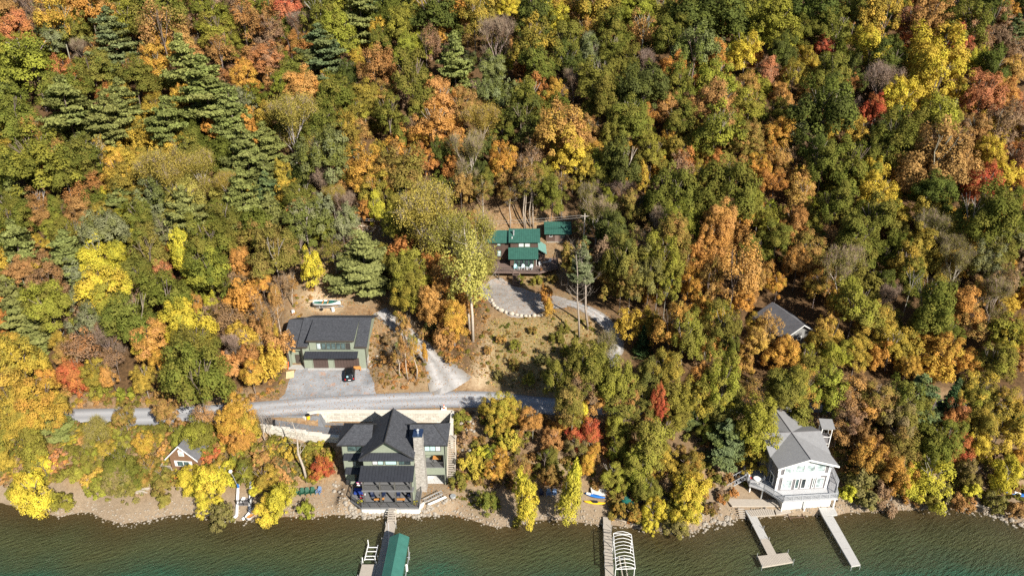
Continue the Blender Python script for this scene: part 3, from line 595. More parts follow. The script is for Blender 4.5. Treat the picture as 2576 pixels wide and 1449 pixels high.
# crown centres and widths read off the photograph in strips: x, y, width, leaf colour(s); | a column, . a shrub
TILES = [((0, 0, 3.994), """165,340,300,cr 600,210,360,ya 330,140,300,m 80,70,260,k 900,70,420,ak 1130,400,500,q 1640,290,420,to 1620,110,450,g 1480,150,250,o 1960,200,240,m 2180,300,330,ol 2440,180,300,kr 2210,520,260,k
1850,680,420,p 1560,620,300,ya 2080,950,620,p 1240,1080,460,p 680,1120,560,p 330,640,560,gl 130,520,280,gl 600,720,280,rc 420,850,220,m 790,800,200,r 640,900,380,g 950,720,330,og 1330,740,340,og 1560,1080,240,yo
2460,790,240,a 330,1310,260,ta 520,1370,180,t 90,1290,240,yo 150,1130,400,g 60,960,260,q 2330,1150,380,p 1000,520,260,t 820,500,200,b 560,360,240,sg 420,350,180,q 2100,130,300,gl 1300,200,300,ol 40,200,160,l
2450,1000,200,s 1640,480,220,a 2520,1150,140,a 1950,480,180,b 1800,420,260,t 1100,1260,420,p 1700,1290,400,p 2290,430,260,o 760,330,260,og 230,60,260,b 1150,150,280,o"""),
((644, 0, 3.994), """330,60,280,cR 90,100,220,g 130,290,260,m 340,430,200,ro 460,270,250,b 620,130,360,go 830,330,330,lo 1050,150,450,p 1400,260,280,ol 1750,150,480,dg 650,560,480,q 90,620,280,rm 220,540,200,t 1215,540,140,y |1010,560,110,y
1700,440,260,m |1890,420,130,a 2000,620,380,p 2420,390,380,b 2520,110,170,Yy 2200,170,350,oy 2130,370,200,t 1190,700,340,kr 1570,780,440,g 930,720,220,d 380,750,300,g 240,880,300,gl 470,900,320,ta 700,800,170,y 830,960,380,g
1080,960,280,oy 1280,950,260,t 1860,1000,300,ta 1340,1150,360,g 2360,700,280,gs 2360,930,300,gs 2520,650,150,Y 350,1230,460,v 650,1250,330,g 870,1330,280,oy 1050,1330,240,t 1560,1250,200,m 1790,1230,360,at 2070,1080,260,t
2250,1270,340,v 2480,1250,280,g 90,1180,240,yo 60,1350,180,g 1650,1080,260,og 1000,1130,280,o 1480,480,220,l 1650,1380,200,a 2200,900,160,b 1180,90,260,q 1250,380,220,g"""),
((1288, 0, 3.994), """30,80,150,Y 240,130,380,d 500,210,240,lY 480,40,260,y 700,60,280,to 870,110,420,oy 1250,100,320,lg 1450,120,300,o 1680,80,260,k 1950,200,600,d 2410,170,280,lo 2150,30,130,Y 200,400,420,oy 740,310,240,ty 1020,290,340,g
1320,300,340,kt 540,470,350,og 240,620,330,g 560,630,300,d 800,560,280,s 1000,500,300,go 1600,420,360,g 1830,480,420,gs 2360,490,330,Yy 1360,640,240,b 1620,700,280,ar 2050,600,280,ar 1850,690,180,r 620,850,270,b 460,950,230,a
850,760,360,og 1150,660,300,og 1330,880,400,dg 1680,850,330,g 2050,790,360,lo 2330,880,240,ty 2500,720,220,cm 1400,1170,200,r 1600,1090,240,ta 2050,1050,440,kt 180,1000,400,g 880,960,300,og 100,1200,360,dg 560,1280,480,ty
800,1300,220,t 1180,1180,380,go 1680,1230,320,g 2050,1300,480,gl 2380,1050,300,lo 2380,1370,300,ot 1600,1380,220,ay 320,1190,200,a 1390,1000,250,g 40,880,160,r 1000,1330,260,o 1350,1330,240,ol"""),
((1932, 0, 3.994), """90,230,380,lo 120,60,260,d 450,100,420,dg 750,20,140,a 880,120,280,g 970,200,200,q 1180,160,400,yo 1410,200,230,cm 1380,380,160,R 1640,200,360,kt 1720,380,160,r 1930,80,280,g 2110,70,110,Y 2300,90,320,d 2440,170,160,a
2020,250,440,g 1960,420,280,cR 2200,400,230,mr 2480,300,200,q 390,320,250,g 520,350,180,m 570,490,200,Rc 1030,490,340,Yy 410,610,190,y 700,300,300,g 120,520,280,d 640,720,380,g 260,780,250,oy 370,880,200,t 790,850,220,rt
1150,870,400,b 880,660,240,d 1200,640,330,dg 1680,600,560,yY 1700,800,420,yY 1420,740,160,Y 2060,620,200,lY 1930,950,280,yl 2260,690,300,d 2450,720,260,ty 1340,1030,320,Yy 1070,1100,240,Rr 1780,1160,380,lo 2150,950,350,cr
2320,980,280,ra 2500,1050,200,c 120,990,200,ta 100,1130,230,g 560,1130,580,d 90,1320,240,ay 270,1340,240,sg 930,1310,250,y 1260,1370,400,g 2350,1230,330,m 2070,1300,260,k 1620,1390,240,m 1880,1380,240,t 2250,1400,200,y
60,830,150,q 850,400,160,m 2500,500,200,m"""),
((0, 363, 3.994), """350,130,520,gl 100,250,300,g 800,120,380,g 650,310,300,og 390,560,240,kr 400,700,240,k 800,560,270,kr 810,720,250,k 140,520,240,p 1000,40,200,y 1180,280,300,ya 1400,220,260,y 1850,90,360,g 1700,330,480,v 1990,280,350,v 1300,400,320,oy 2480,120,420,p
1090,500,130,Y 120,760,320,g 600,640,220,g 1000,700,240,oy 1220,600,280,p 1560,480,340,gs 1850,560,400,oV 2450,560,420,p 2300,420,260,v 1050,850,400,s 1640,830,240,s 1390,720,280,g 1880,720,400,p 180,1050,400,p 430,1220,110,Y
690,1120,450,p 210,1270,260,k 480,1370,340,km 990,1080,320,Yl 1200,1150,260,Yl 1080,1370,400,Yy 1320,930,120,lY 1480,1080,400,og 1670,1100,150,ar |1850,1100,230,Yl 1880,900,170,t 2100,970,400,g 2100,1260,400,gl 1620,1320,240,c
2440,1180,240,at 2370,1360,200,m 1380,1320,300,og 1890,1380,150,a 60,1360,160,lY 700,900,300,og 80,620,240,g 560,880,220,o 2250,720,300,g 1580,1420,300,g 430,1000,160,y"""),
((644, 363, 3.994), """680,130,420,gs |300,310,160,y 420,330,200,d 100,60,360,p 100,330,300,p 110,480,280,q 150,700,300,p 460,520,280,g 680,400,300,b 880,230,220,t 1080,200,350,ay 1440,200,420,ok 1250,330,320,ao 1700,180,240,ra 1880,90,250,d
2150,120,420,w 2270,420,230,g 2060,430,260,to 2480,120,260,a 1180,450,280,oy |1200,650,170,lY 1060,650,170,ra 1460,510,230,p 770,540,220,v 900,620,240,b 1330,560,200,o 500,760,380,gs 650,850,240,gl |560,1230,180,Yl 250,820,150,r
200,1080,400,ok 430,1050,240,og 860,780,280,s 1690,800,620,v 1350,840,260,ol 2080,1010,560,V 1080,1150,560,P 1560,1260,300,ol 1750,1280,240,ra 1500,1400,300,o 1900,1330,300,ta 50,1000,200,o 60,1380,180,a 250,1400,200,m 1780,1050,200,r 1560,640,220,v"""),
((1288, 363, 3.994), """220,150,250,m 250,330,260,o 450,120,240,yl 620,100,340,yY 700,300,260,oy 880,120,220,a 880,250,260,o 1120,190,380,d 900,380,200,g |1340,300,150,ya 1400,100,300,o 1680,270,260,m 1700,80,240,oy 1880,90,260,oy 2040,180,200,r
2200,300,300,ot 1880,300,220,oy 1600,500,440,g 2130,490,500,g 1700,720,300,gl 2300,690,200,ya 2080,760,260,ta 1870,580,180,m 900,480,220,b 1120,480,240,b 790,530,260,w 980,560,180,l 400,500,300,og 1250,620,240,ot 850,720,350,w
1000,880,300,dg 1470,760,220,b 1340,940,220,m 1650,900,320,ot 2020,900,280,at 2350,560,250,o 2480,200,200,a 2480,700,220,ol 1120,1100,320,od 1500,1090,360,o 720,1080,230,q 1640,1260,130,a 1380,1250,300,oe 1860,1150,260,at
2260,1180,360,ta 2450,1050,240,g 1200,1330,240,ot 1780,1370,200,ay 2480,1330,220,ty 1980,1330,240,t 1560,1370,240,o 1750,1120,260,ok"""),
((1932, 363, 3.994), """100,130,260,ty 60,400,240,r 260,150,200,m 550,250,360,g 480,80,300,d 850,180,420,go 1150,120,300,g 1300,70,250,d 1700,130,560,kt 1900,250,420,tk 2200,100,260,yY 2500,150,260,cm 2500,330,200,r 2180,400,330,Rr 1400,330,260,k
1660,520,320,gd 1700,650,220,oy 1110,470,330,yY 1240,520,150,yY 750,400,220,o 350,500,300,ty 650,640,400,g 1050,780,420,g 900,960,420,g 250,760,260,rt 100,950,320,g 440,860,200,ol 650,980,240,kt 420,1080,300,ot 300,1200,260,ka
2080,720,500,g 2360,640,150,t 2440,560,180,g 1600,850,350,w 1950,950,280,ya 1780,1050,300,w 1280,900,200,od 2300,1080,300,og 1150,1130,260,g 760,1280,460,w 1380,1200,350,oy 1900,1220,360,w 2200,1200,300,os 2430,1200,160,ay 2450,900,250,g
1450,1370,320,g 1120,1380,260,d 1650,1400,200,oy 2350,1400,280,m 500,1390,240,oa 100,1400,200,a 2540,550,100,r 30,620,120,l"""),
((0, 707.5, 3.994), """100,150,300,p 230,330,420,P 500,250,420,lo 380,480,330,P 400,660,150,P 1000,110,380,Yy 1050,220,320,ol 1300,80,200,m 1640,130,440,go 1350,320,440,go 760,160,160,s 880,400,320,s 850,240,200,m 1100,480,240,km 1090,600,300,b 590,580,180,y
80,640,240,ya 30,420,180,ra 1960,230,200,at |2140,240,150,Yl 1930,420,400,Yl 1960,640,420,og 2000,900,540,go 1500,560,330,at |1400,700,160,yl 1580,800,180,a 850,640,320,mr 640,700,220,t 740,880,240,rR |750,1050,150,Ra 960,900,240,oy 1130,960,180,at .1260,1120,150,l 1440,960,220,yo .450,830,130,g 150,900,400,yo
100,1100,420,yo 420,1100,400,ya 480,1000,200,a 250,1280,360,oy 600,1300,280,P 2300,400,260,m 2350,650,260,b 2480,760,200,tr 2450,1060,240,ya 2500,400,180,t 2200,300,200,m 1150,800,200,m .900,1050,180,ol 2380,100,200,gk 2250,60,200,g .1050,1080,150,o .1600,1100,180,t .640,1120,150,t"""),
((1224.5, 771, 3.994), """1000,340,330,ol 1200,400,260,w 1000,540,350,og 1330,640,330,ol 700,680,260,og |1690,160,190,y 1570,320,170,f 1850,130,300,ao 1800,450,300,oy 2220,330,220,at 2000,230,300,o 2400,150,330,og 2450,370,200,g 2380,700,330,lo 2150,580,240,at
2100,720,240,tm 1700,600,280,od |850,900,180,Yy |940,1080,180,Yy 960,800,280,m 1080,980,240,ta 1400,860,220,tr 1750,860,150,Rr 1650,1000,240,t 2050,1000,260,qg 2280,970,220,m 2400,1000,250,ly 170,1030,230,ly 230,960,90,a .200,1320,220,ly .60,1200,180,o
700,1220,170,ar 1000,1230,300,Rr 650,1340,220,tr 1330,1200,280,lo 1300,1390,200,ol 1700,1350,460,ol 1900,1080,260,o 2200,1240,200,g 2400,1350,330,q 2400,1150,220,od 900,1380,220,om 1060,1420,160,ay .1480,820,150,b 1000,700,170,t .540,520,110,e"""),
((1932, 707.5, 3.994), """880,250,420,o 1220,170,260,b 1600,180,480,g 2020,250,300,at 2300,150,340,w 2500,60,160,g 1080,420,320,oy 640,520,260,yt 520,650,240,oy 30,440,250,ty 150,720,280,ay 400,780,280,ol 680,760,300,lo 900,720,260,yo 1250,600,300,yo 1780,500,280,go
1780,650,280,ay 1400,850,220,ya 1350,960,150,a 1620,900,260,fq 1500,1130,440,q 2000,800,240,ay 2250,780,350,ol 2450,650,250,yl 2480,450,200,y 100,900,340,ol 500,950,340,lo 900,1150,330,am 1100,1200,300,tm 340,1230,250,F 640,1260,200,d 800,1000,280,km
1350,1300,350,om 1600,1300,300,go 2050,1000,350,oy 2100,1150,300,o 1900,1320,240,rc 2300,1200,330,oy 2500,1150,220,km 2450,980,220,am 800,1350,260,mk 2150,1380,280,oy 2480,1350,200,d 2050,400,260,to 1300,400,220,oy 1500,500,240,oe"""),
((2086, 1070, 2.822), """250,220,240,ao .270,415,220,e .120,480,130,Yl 480,350,240,ao 720,380,290,Yl 900,170,200,rR 1060,150,180,yY 780,130,280,go 500,120,280,ok 1000,340,160,om .1000,450,130,Yl 1270,370,210,Yl .1170,540,140,oe .1330,590,130,k .400,500,180,m
1350,200,120,a 330,180,180,k 60,60,180,k 650,60,230,o 900,40,200,g 1200,60,250,yo .800,500,140,e .600,480,120,k"""),
((0, 952, 3.55), """100,330,330,yo 560,420,200,P 100,480,310,oy 250,620,310,ol 100,560,100,l 400,800,210,Yy 310,1000,330,Yy .560,1090,190,ol .530,700,190,rm 880,520,260,V 1080,520,160,o 780,700,220,ol 950,640,150,y 1260,560,160,ya 1090,760,310,go 1100,890,260,om
1330,820,220,or 1580,510,200,ol 1800,480,280,ol .1880,680,150,rR .1550,900,110,Ra 1700,900,220,Yy 1900,950,260,Yy 1850,1120,190,Yy .1940,1220,220,e 2150,560,210,ar 2250,400,190,y 2050,350,220,ya 1950,790,150,y 2170,850,180,og 2290,980,110,Y .850,880,210,yt
.640,850,190,ol .1480,640,160,am 1820,300,180,tm 60,700,160,y .1250,920,140,o .180,800,110,m .150,870,80,ya 1450,880,160,og .1000,980,140,e"""),
((544, 1043, 3.011), """100,150,150,ar 200,60,190,ya 200,200,150,ya 150,350,140,lo 50,450,170,Y 350,480,180,yo 500,650,220,Y 400,700,190,Yy .670,720,120,l 790,390,150,R .720,420,120,yo .540,290,120,yo .720,270,120,o .250,420,120,o .330,330,110,t .450,420,100,k"""),
((1224.5, 1124.7, 4.474), """|430,420,190,Yl |450,650,260,Yl |970,330,210,Yl |930,530,290,lY 150,150,190,a 60,80,150,l 350,180,220,ko 650,150,280,og 1130,150,210,ya 1180,100,90,R 1430,80,190,l 1400,300,280,o 1700,250,380,ol 2000,150,280,yo 1950,270,110,b 2250,200,280,oa
1800,480,290,og 2250,500,390,Yy 2250,700,330,Yy 1880,720,240,Yy 1850,880,170,Yy .2120,900,260,e .1480,720,190,oa .330,830,110,o .1650,750,140,ra .60,600,150,g .1560,420,200,o 700,330,200,ko"""),
((635, 997.8, 3.215), """.1690,190,140,ol .1860,430,120,Yl .1760,560,190,yl 1960,600,150,ay 1950,100,190,y 1980,250,170,yo .1720,320,130,m .1900,850,170,g .1850,540,140,yo .1640,640,70,g"""),
((680, 707.5, 4.319), """|2000,450,200,ay .1740,460,130,p |1450,450,150,t .1380,690,80,p |1680,780,70,ay .1450,880,140,rt .1280,620,130,m 1500,200,280,oy 1700,300,200,at |1550,650,110,ol |1330,800,90,m .1650,560,120,t .1800,600,140,t .1950,850,90,t 40,100,110,t |60,560,60,y |10,450,80,t .1600,960,110,t .1250,850,110,k""")]
CONIF = set('pPqfF'); SPARSE = set('bwvV')
LANDMARKS = [('the long black-roofed garage', 835, 850), ('the dark green lake house', 985, 1140), ('the green-roofed cottage', 1310, 620), ('the white boathouse', 2020, 1150), ('the weathered grey house', 1985, 815),
             ('the small brown cabin', 455, 1150), ('the gravel turnaround', 1310, 760), ('the pale stone wall', 760, 1085), ('the green-roofed shed', 1403, 575), ('the beached sailboat', 822, 772)]
TREES = []                                                # px, py, width px, colours, kind, world base, W, H, Hc, landmark-free record
def add_tree(px, py, wpx, cols, flag='', base=None, H=None):
    k = cols[0]
    conif, sparse = k in CONIF, k in SPARSE
    if base is None:
        # march along the ray until the crown centre of a tree this wide would stand on the ground
        dx, dy, dz = ray(px, py); tt = np.linspace(80, 420, 1400)
        W = wpx * (1.0 if sparse else 1.2) * tt / FPX
        if flag == '.': Hh = .95 * W; hc = .5 * W
        elif flag == '|': Hh = np.clip(2.2 * W, 5, 16); hc = Hh * .58
        elif conif: Hh = np.clip((1.7 if k in 'fF' else .95 if k == 'P' else 1.12 if wpx > 108 else 1.4) * W, 4, 23); hc = Hh * .55
        elif py > 1062: Hh = 1.2 * W; hc = .62 * W
        elif (1540 < px < 1860 and 540 < py < 990) or (1390 < px < 1560 and 850 < py < 1010): Hh = np.clip(2.5 * W, 12, 27); hc = Hh - np.minimum(1.3 * W, .82 * Hh) * .52
        else: Hh = np.clip(1.6 * W, 6.5, 23); hc = Hh - np.minimum(1.15 * W, .82 * Hh) * .52
        g = CAM_Z + dz * tt - T(dx * tt, dy * tt) - hc
        if not (g < 0).any(): return None
        i = int(np.argmax(g < 0)); x, y = dx * tt[i], dy * tt[i]
        rr_ = float(RD(x))
        if flag != '.' and abs(y - rr_) < 4: y = rr_ - 4.3 if (x > -5 or y < rr_) else rr_ + 4.3
        base = (x, y, Tz(x, y) - .1); W = float(W[i]); H = float(Hh[i])
    else:
        f = proj(*base)[2]; W = wpx * f / FPX
    Hc = {'.': H * 1.0, '|': H * .86}.get(flag, H if conif else H * .97 if py > 1062 else H * .62 if H > 2.3 * W else H * .8 if sparse else min(1.15 * W, .82 * H))
    r = dict(px=px, py=py, w=wpx, cols=cols, flag=flag, base=base, W=W, H=H, Hc=Hc)
    TREES.append(r); return r
for (bx, by, sc), txt in TILES:
    for e in txt.split():
        fl = e[0] if e[0] in '.|' else ''
        x, y, w_, c = e.lstrip('.|').split(',')
        add_tree(bx + float(x) / sc, by + float(y) / sc, float(w_) / sc, c, fl)
for e in '1900,1062,110,lo 1912,1130,80,yo 1912,850,70,ty 1903,812,50,yo 1985,928,80,oa 1935,905,80,og 1440,1000,70,ok 1560,1012,80,og 1620,1010,80,od 1690,1008,84,ol 1760,1006,84,oy 1830,1004,84,od 1890,990,76,ko 2120,1000,80,km 2200,1000,90,ok 2280,1010,90,og 2080,985,70,o 1340,1055,60,ak 1300,1040,50,yl 420,1020,60,t 330,1010,50,ok 600,1010,60,ya 130,1040,70,yo 60,1050,80,yo 1120,690,70,r 1100,760,80,ta 1140,800,70,a 1050,720,80,o'.split():
    x, y, w_, c = e.split(','); add_tree(float(x), float(y), float(w_), c)
add_tree(1386, 768, 26, 'ay', '|'); add_tree(1381, 742, 30, 'ar', '|'); add_tree(1110, 585, 95, 'vo'); add_tree(1060, 545, 70, 'vy'); add_tree(1195, 640, 80, 'Vo')
for e in '1260,850,24,t 1300,865,30,o 1340,830,22,ot 1400,850,34,og 1430,880,36,o 1380,905,30,e 1290,910,30,ok 1250,940,26,e 1330,950,34,o 1420,820,28,og 1225,880,22,t 1310,700,20,og 1350,705,24,o 1390,700,26,ok 40,1235,40,o 330,1225,60,oe 420,1228,60,ok 250,1215,60,ol 480,1225,40,o 1150,1215,40,og 1700,1290,60,o 1600,1290,50,oa 2180,1255,50,e 2340,1262,50,o 2420,1262,50,k'.split():
    x, y, w_, c = e.split(','); add_tree(float(x), float(y), float(w_), c, '.')
N_LISTED = len(TREES)

# where nothing tall may stand
def clear(x, y):
    if y - S(x) < 7 or abs(y - RD(x)) < 4.2: return True
    return any(bool(inpoly(p, x, y)) for p in CLEAR)
# undergrowth trees that fill the forest between the big crowns
lp = np.array([(t_['px'], t_['py'], t_['w']) for t_ in TREES]); lb = np.array([t_['base'][:2] for t_ in TREES])
EXTRA = []
yy = 96.0
while yy < 330:
    st = 5.6 if yy < 180 else 7.5 if yy < 250 else 9.5; xx = -yy * .86 - 14
    while xx < yy * .86 + 14:
        x, y = xx + rnd.uniform(-.4, .4) * st, yy + rnd.uniform(-.4, .4) * st; xx += st
        if clear(x, y): continue
        z = Tz(x, y)
        W = rnd.uniform(4.5, 7.5) if y < 235 else rnd.uniform(7, 10.5); H = W * rnd.uniform(1.3, 1.7)
        px, py, f = proj(x, y, z + H * .6)
        if px < -60 or px > 2636 or py < -70 or py > 1380: continue
        dnear = np.hypot(lb[:, 0] - x, lb[:, 1] - y)
        if dnear.min() < W * .42: continue
        near = np.argsort(np.hypot(lp[:, 0] - px, (lp[:, 1] - py) * 1.3))[:6]
        c = [t_ for t_ in (TREES[i]['cols'] for i in near) if t_[0] not in 'YRbwvVpPqfFc'] or ['og']
        c = rnd.choice(c)
        EXTRA.append((dnear.min(), px, py, W * FPX / f, c, (x, y, z - .1), H))
    yy += st
EXTRA.sort(key=lambda e: -e[0])
def kind_name(t_):
    k = t_['cols'][0]
    if t_['flag'] == '.': return 'shrub'
    if k in 'pPq': return 'pine_tree'
    if k in 'fF': return 'spruce_tree'
    if k in SPARSE: return 'bare_tree'
    return 'broadleaf_tree' if k in 'gdolse' else 'autumn_tree'
GROUPS = {'shrub': 'shrubs by the lake and the drives', 'pine_tree': 'pines among the hillside trees', 'spruce_tree': 'dark conifers near the road', 'bare_tree': 'thin and half bare trees of the slope',
          'broadleaf_tree': 'green broadleaf trees of the hillside', 'autumn_tree': 'broadleaf trees turned yellow, orange, red or brown'}
count = {}
for t_ in TREES: t_['kind'] = kind_name(t_); count[t_['kind']] = count.get(t_['kind'], 0) + 1
rest = []
for e in EXTRA:
    t_ = dict(px=e[1], py=e[2], w=e[3], cols=e[4], flag='', base=e[5], W=e[3] * proj(*e[5])[2] / FPX, H=e[6], Hc=e[6] * .78)
    t_['kind'] = kind_name(t_)
    if count.get(t_['kind'], 0) < 296 and e[0] > 3.4: TREES.append(t_); count[t_['kind']] = count.get(t_['kind'], 0) + 1
    else: rest.append(t_)
print('TREES', len(TREES), 'listed', N_LISTED, 'extra', len(EXTRA), 'rest', len(rest), count)

def jit(c, g, a=.12):
    m_ = g.uniform(1 - a, 1 + a); return tuple(min(.9, max(.005, x * m_ * g.uniform(1 - a * .5, 1 + a * .5))) for x in c)
def put(name, me, parent, loc, sc, rz, col, col2=None):
    o = bpy.data.objects.new(name, me); C.objects.link(o); o.parent = parent; o.location = loc; o.scale = sc; o.rotation_euler = (0, 0, rz)
    o.color = (*col, 1)
    if col2 is not None: o['second_colour'] = list(col2)
    return o
BARKC = [(.20, .165, .13), (.26, .22, .18), (.16, .13, .11), (.30, .27, .23)]
for i, t_ in enumerate(TREES):
    g = random.Random(1000 + i); k = t_['cols'][0]; k2 = t_['cols'][-1]
    if k2 == k: k2 = {'g': 'o', 'd': 'g', 'o': 'l', 'y': 'o', 'Y': 'l', 'l': 'g', 'a': 'y', 't': 'o', 'k': 't', 'r': 'a', 'm': 'k', 's': 'g', 'R': 'a', 'c': 't', 'p': 'P', 'q': 'p', 'e': 'o', 'f': 'd', 'F': 'o', 'P': 'p', 'b': 'm', 'w': 'o', 'v': 'o', 'V': 'o'}[k]
    ca = jit(COL[k], g); cb = jit(COL[k2], g)
    W, H, Hc = t_['W'], t_['H'], t_['Hc']; rz = g.uniform(0, 6.28)
    root = thing(t_['kind'], None, 'shrub' if t_['flag'] == '.' else 'tree', t_['base'], 0, GROUPS[t_['kind']]); t_['obj'] = root
    bark = jit(g.choice(BARKC), g)
    if t_['flag'] == '.':
        put('foliage', g.choice(BUSH), root, (0, 0, -.05 * H), (W, W, Hc * 1.05), rz, ca, cb)
    elif k in 'pPq':
        put('crown', g.choice(PINE), root, (0, 0, .02 * H), (W * g.uniform(.92, 1.05), W, H), rz, ca, cb); put('trunk', STEM, root, (0, 0, 0), (H, H, H), rz, bark)
    elif k in 'fF':
        put('crown', g.choice(FIR), root, (0, 0, 0), (W, W, H), rz, ca, cb); put('trunk', STEM, root, (0, 0, 0), (H * .8, H * .8, H), rz, bark)
    elif k in SPARSE:
        j = g.randrange(len(BARE)); white = k in 'wvV'; bk = (.50, .46, .40) if white else (.30, .235, .20)
        put('trunk', BARE[j], root, (0, 0, 0), (W * 1.0, W, H * .95), rz, jit(bk, g)); put('twigs', TWIG[j], root, (0, 0, 0), (W, W, H * .95), rz, jit((.34, .27, .21), g))
        put('crown', (THIN if k in 'bw' else THICK)[j], root, (0, 0, 0), (W, W, H * .95), rz, ca, cb)
    else:
        lib = COLUMN if t_['flag'] == '|' else AIRY if k in 'm' or (k in 'tkV' and g.random() < .4) else DENSE if k == 'Y' else CROWN
        o = put('crown', g.choice(lib), root, (0, 0, H - Hc), (W * g.uniform(.88, 1.15), W * g.uniform(.9, 1.1), Hc * g.uniform(.92, 1.12)), rz, ca, cb); o.rotation_euler = (g.uniform(-.1, .1), g.uniform(-.1, .1), rz)
        put('trunk', g.choice(LIMB), root, (0, 0, 0), (W * .9, W * .9, H * .86), rz, bark)

# what is left: low growth too dense to count, one mass under the trees
def mass(name, items, meshes, seed, keep=.5):
    g = np.random.default_rng(seed); co, colr, dr, sh = [], [], [], []
    src = []
    for me_ in meshes:
        n = len(me_.polygons); v_ = np.empty(n * 12, np.float32); me_.vertices.foreach_get('co', v_); s_ = np.empty(n, np.float32); me_.attributes['shade'].data.foreach_get('value', s_)
        d_ = np.empty(n, np.float32); me_.attributes['drift'].data.foreach_get('value', d_); src.append((v_.reshape(n, 4, 3), s_, d_))
    for t_ in items:
        v_, s_, d_ = src[int(g.integers(0, len(src)))]; k = g.random(len(s_)) < keep
        q = g.uniform(0, 6.28); p = v_[k].copy(); ctr = p.mean(1, keepdims=True); p = ctr + (p - ctr) * (1 / keep) ** .5
        p = np.stack([(p[..., 0] * math.cos(q) - p[..., 1] * math.sin(q)) * t_['W'], (p[..., 0] * math.sin(q) + p[..., 1] * math.cos(q)) * t_['W'], p[..., 2] * t_['Hc'] + t_['H'] - t_['Hc']], -1) + np.array(t_['base'])
        a_, b_ = np.array(COL[t_['cols'][0]]), np.array(COL[t_['cols'][-1]])
        co.append(p); colr.append((a_ + (b_ - a_) * d_[k][:, None]) * s_[k][:, None] * g.uniform(.85, 1.15))
    co = np.concatenate(co); colr = np.concatenate(colr); n = len(co)
    me = bpy.data.meshes.new(name); me.vertices.add(n * 4); me.vertices.foreach_set('co', co.reshape(-1).astype(np.float32))
    me.loops.add(n * 4); me.loops.foreach_set('vertex_index', np.arange(n * 4, dtype=np.int32)); me.polygons.add(n); me.polygons.foreach_set('loop_start', np.arange(0, n * 4, 4, dtype=np.int32)); me.update(calc_edges=True)
    a = me.attributes.new('colour', 'FLOAT_COLOR', 'FACE'); a.data.foreach_set('color', np.concatenate([colr, np.ones((n, 1))], 1).reshape(-1).astype(np.float32))
    me.materials.append(MATS['mass leaf']); o = bpy.data.objects.new(name, me); C.objects.link(o); return tag(o, kind='stuff')
m, t, b = nodes('mass leaf'); t.nodes.remove(b)
a = N(t, 'ShaderNodeAttribute'); a.attribute_name = 'colour'; df = N(t, 'ShaderNodeBsdfDiffuse'); tl = N(t, 'ShaderNodeBsdfTranslucent'); mx = N(t, 'ShaderNodeMixShader'); mx.inputs[0].default_value = .3
t.links.new(a.outputs['Color'], df.inputs[0]); t.links.new(a.outputs['Color'], tl.inputs[0]); t.links.new(df.outputs[0], mx.inputs[1]); t.links.new(tl.outputs[0], mx.inputs[2]); t.links.new(mx.outputs[0], t.nodes['Material Output'].inputs[0])
if rest: mass('forest_undergrowth', rest, CROWN[:6], 5, .35)
# low brush on the banks, fallen leaves and grass: scattered too thickly to count
low = []
gg = random.Random(77)
def brush(poly_px, n, cols, w0, w1, hz=.7):
    P = [onT(px, py)[:2] for px, py in poly_px]; xs = [p[0] for p in P]; ys = [p[1] for p in P]; k = 0
    while k < n:
        x, y = gg.uniform(min(xs), max(xs)), gg.uniform(min(ys), max(ys))
        k += 1
        if not bool(inpoly(P, x, y)) or abs(y - RD(x)) < 2.9 or bool(strips_mask(np.array([x]), np.array([y]))[0]): continue
        W = gg.uniform(w0, w1); low.append(dict(cols=gg.choice(cols), W=W, H=W * hz, Hc=W * hz, base=(x, y, Tz(x, y) - .15)))
brush([(0, 1075), (640, 1075), (650, 1090), (830, 1130), (850, 1190), (700, 1230), (600, 1215), (0, 1225)], 900, ['o', 't', 'k', 'mo', 'e', 'yo', 'og', 'ok', 'ly'], .8, 2.8)
brush([(0, 1000), (640, 985), (700, 990), (640, 1010), (400, 1018), (0, 1030)], 260, ['t', 'o', 'k', 'yo', 'm'], .6, 1.8)
brush([(640, 900), (735, 820), (740, 740), (800, 720), (760, 800), (745, 925), (690, 1000), (640, 1000)], 170, ['t', 'k', 'o', 'yt', 'rt'], .4, 1.1)
brush([(930, 840), (1010, 860), (1060, 900), (1085, 960), (1000, 985), (950, 975), (930, 920)], 220, ['t', 'ko', 'rt', 'o', 'k', 't'], .4, 1.1)
brush([(1060, 840), (1190, 700), (1230, 780), (1215, 880), (1150, 940)], 300, ['t', 'rt', 'k', 'o', 'at', 'to'], .5, 1.4)
brush([(1130, 1050), (1280, 1030), (1400, 1060), (1520, 1060), (1900, 1060), (1890, 1200), (1800, 1290), (1560, 1290), (1500, 1230), (1290, 1230), (1150, 1230)], 700, ['o', 'k', 'ko', 'og', 'm', 'ok', 'rt'], .8, 2.2)
brush([(2090, 1060), (2600, 1060), (2600, 1290), (2400, 1262), (2120, 1262)], 480, ['o', 'k', 'ko', 'og', 'm', 'e'], .8, 2.2)
brush([(1230, 800), (1350, 800), (1480, 800), (1510, 860), (1440, 960), (1380, 985), (1230, 970), (1205, 930)], 210, ['o', 'og', 'e', 'ot', 'k', 'g'], .3, 1.1, .6)
brush([(1320, 720), (1400, 712), (1390, 690), (1310, 690)], 60, ['o', 't', 'og'], .3, .9)
brush([(1460, 800), (1530, 850), (1510, 900), (1440, 970), (1380, 985), (1400, 930)], 160, ['o', 'og', 'ot'], .4, 1.2)
brush([(1140, 1230), (1190, 1235), (1262, 1265), (1258, 1290), (1185, 1275), (1150, 1250)], 120, ['g', 'og', 'o'], .3, .8, .5)
mass('bank_undergrowth', low, BUSH, 6, .16)

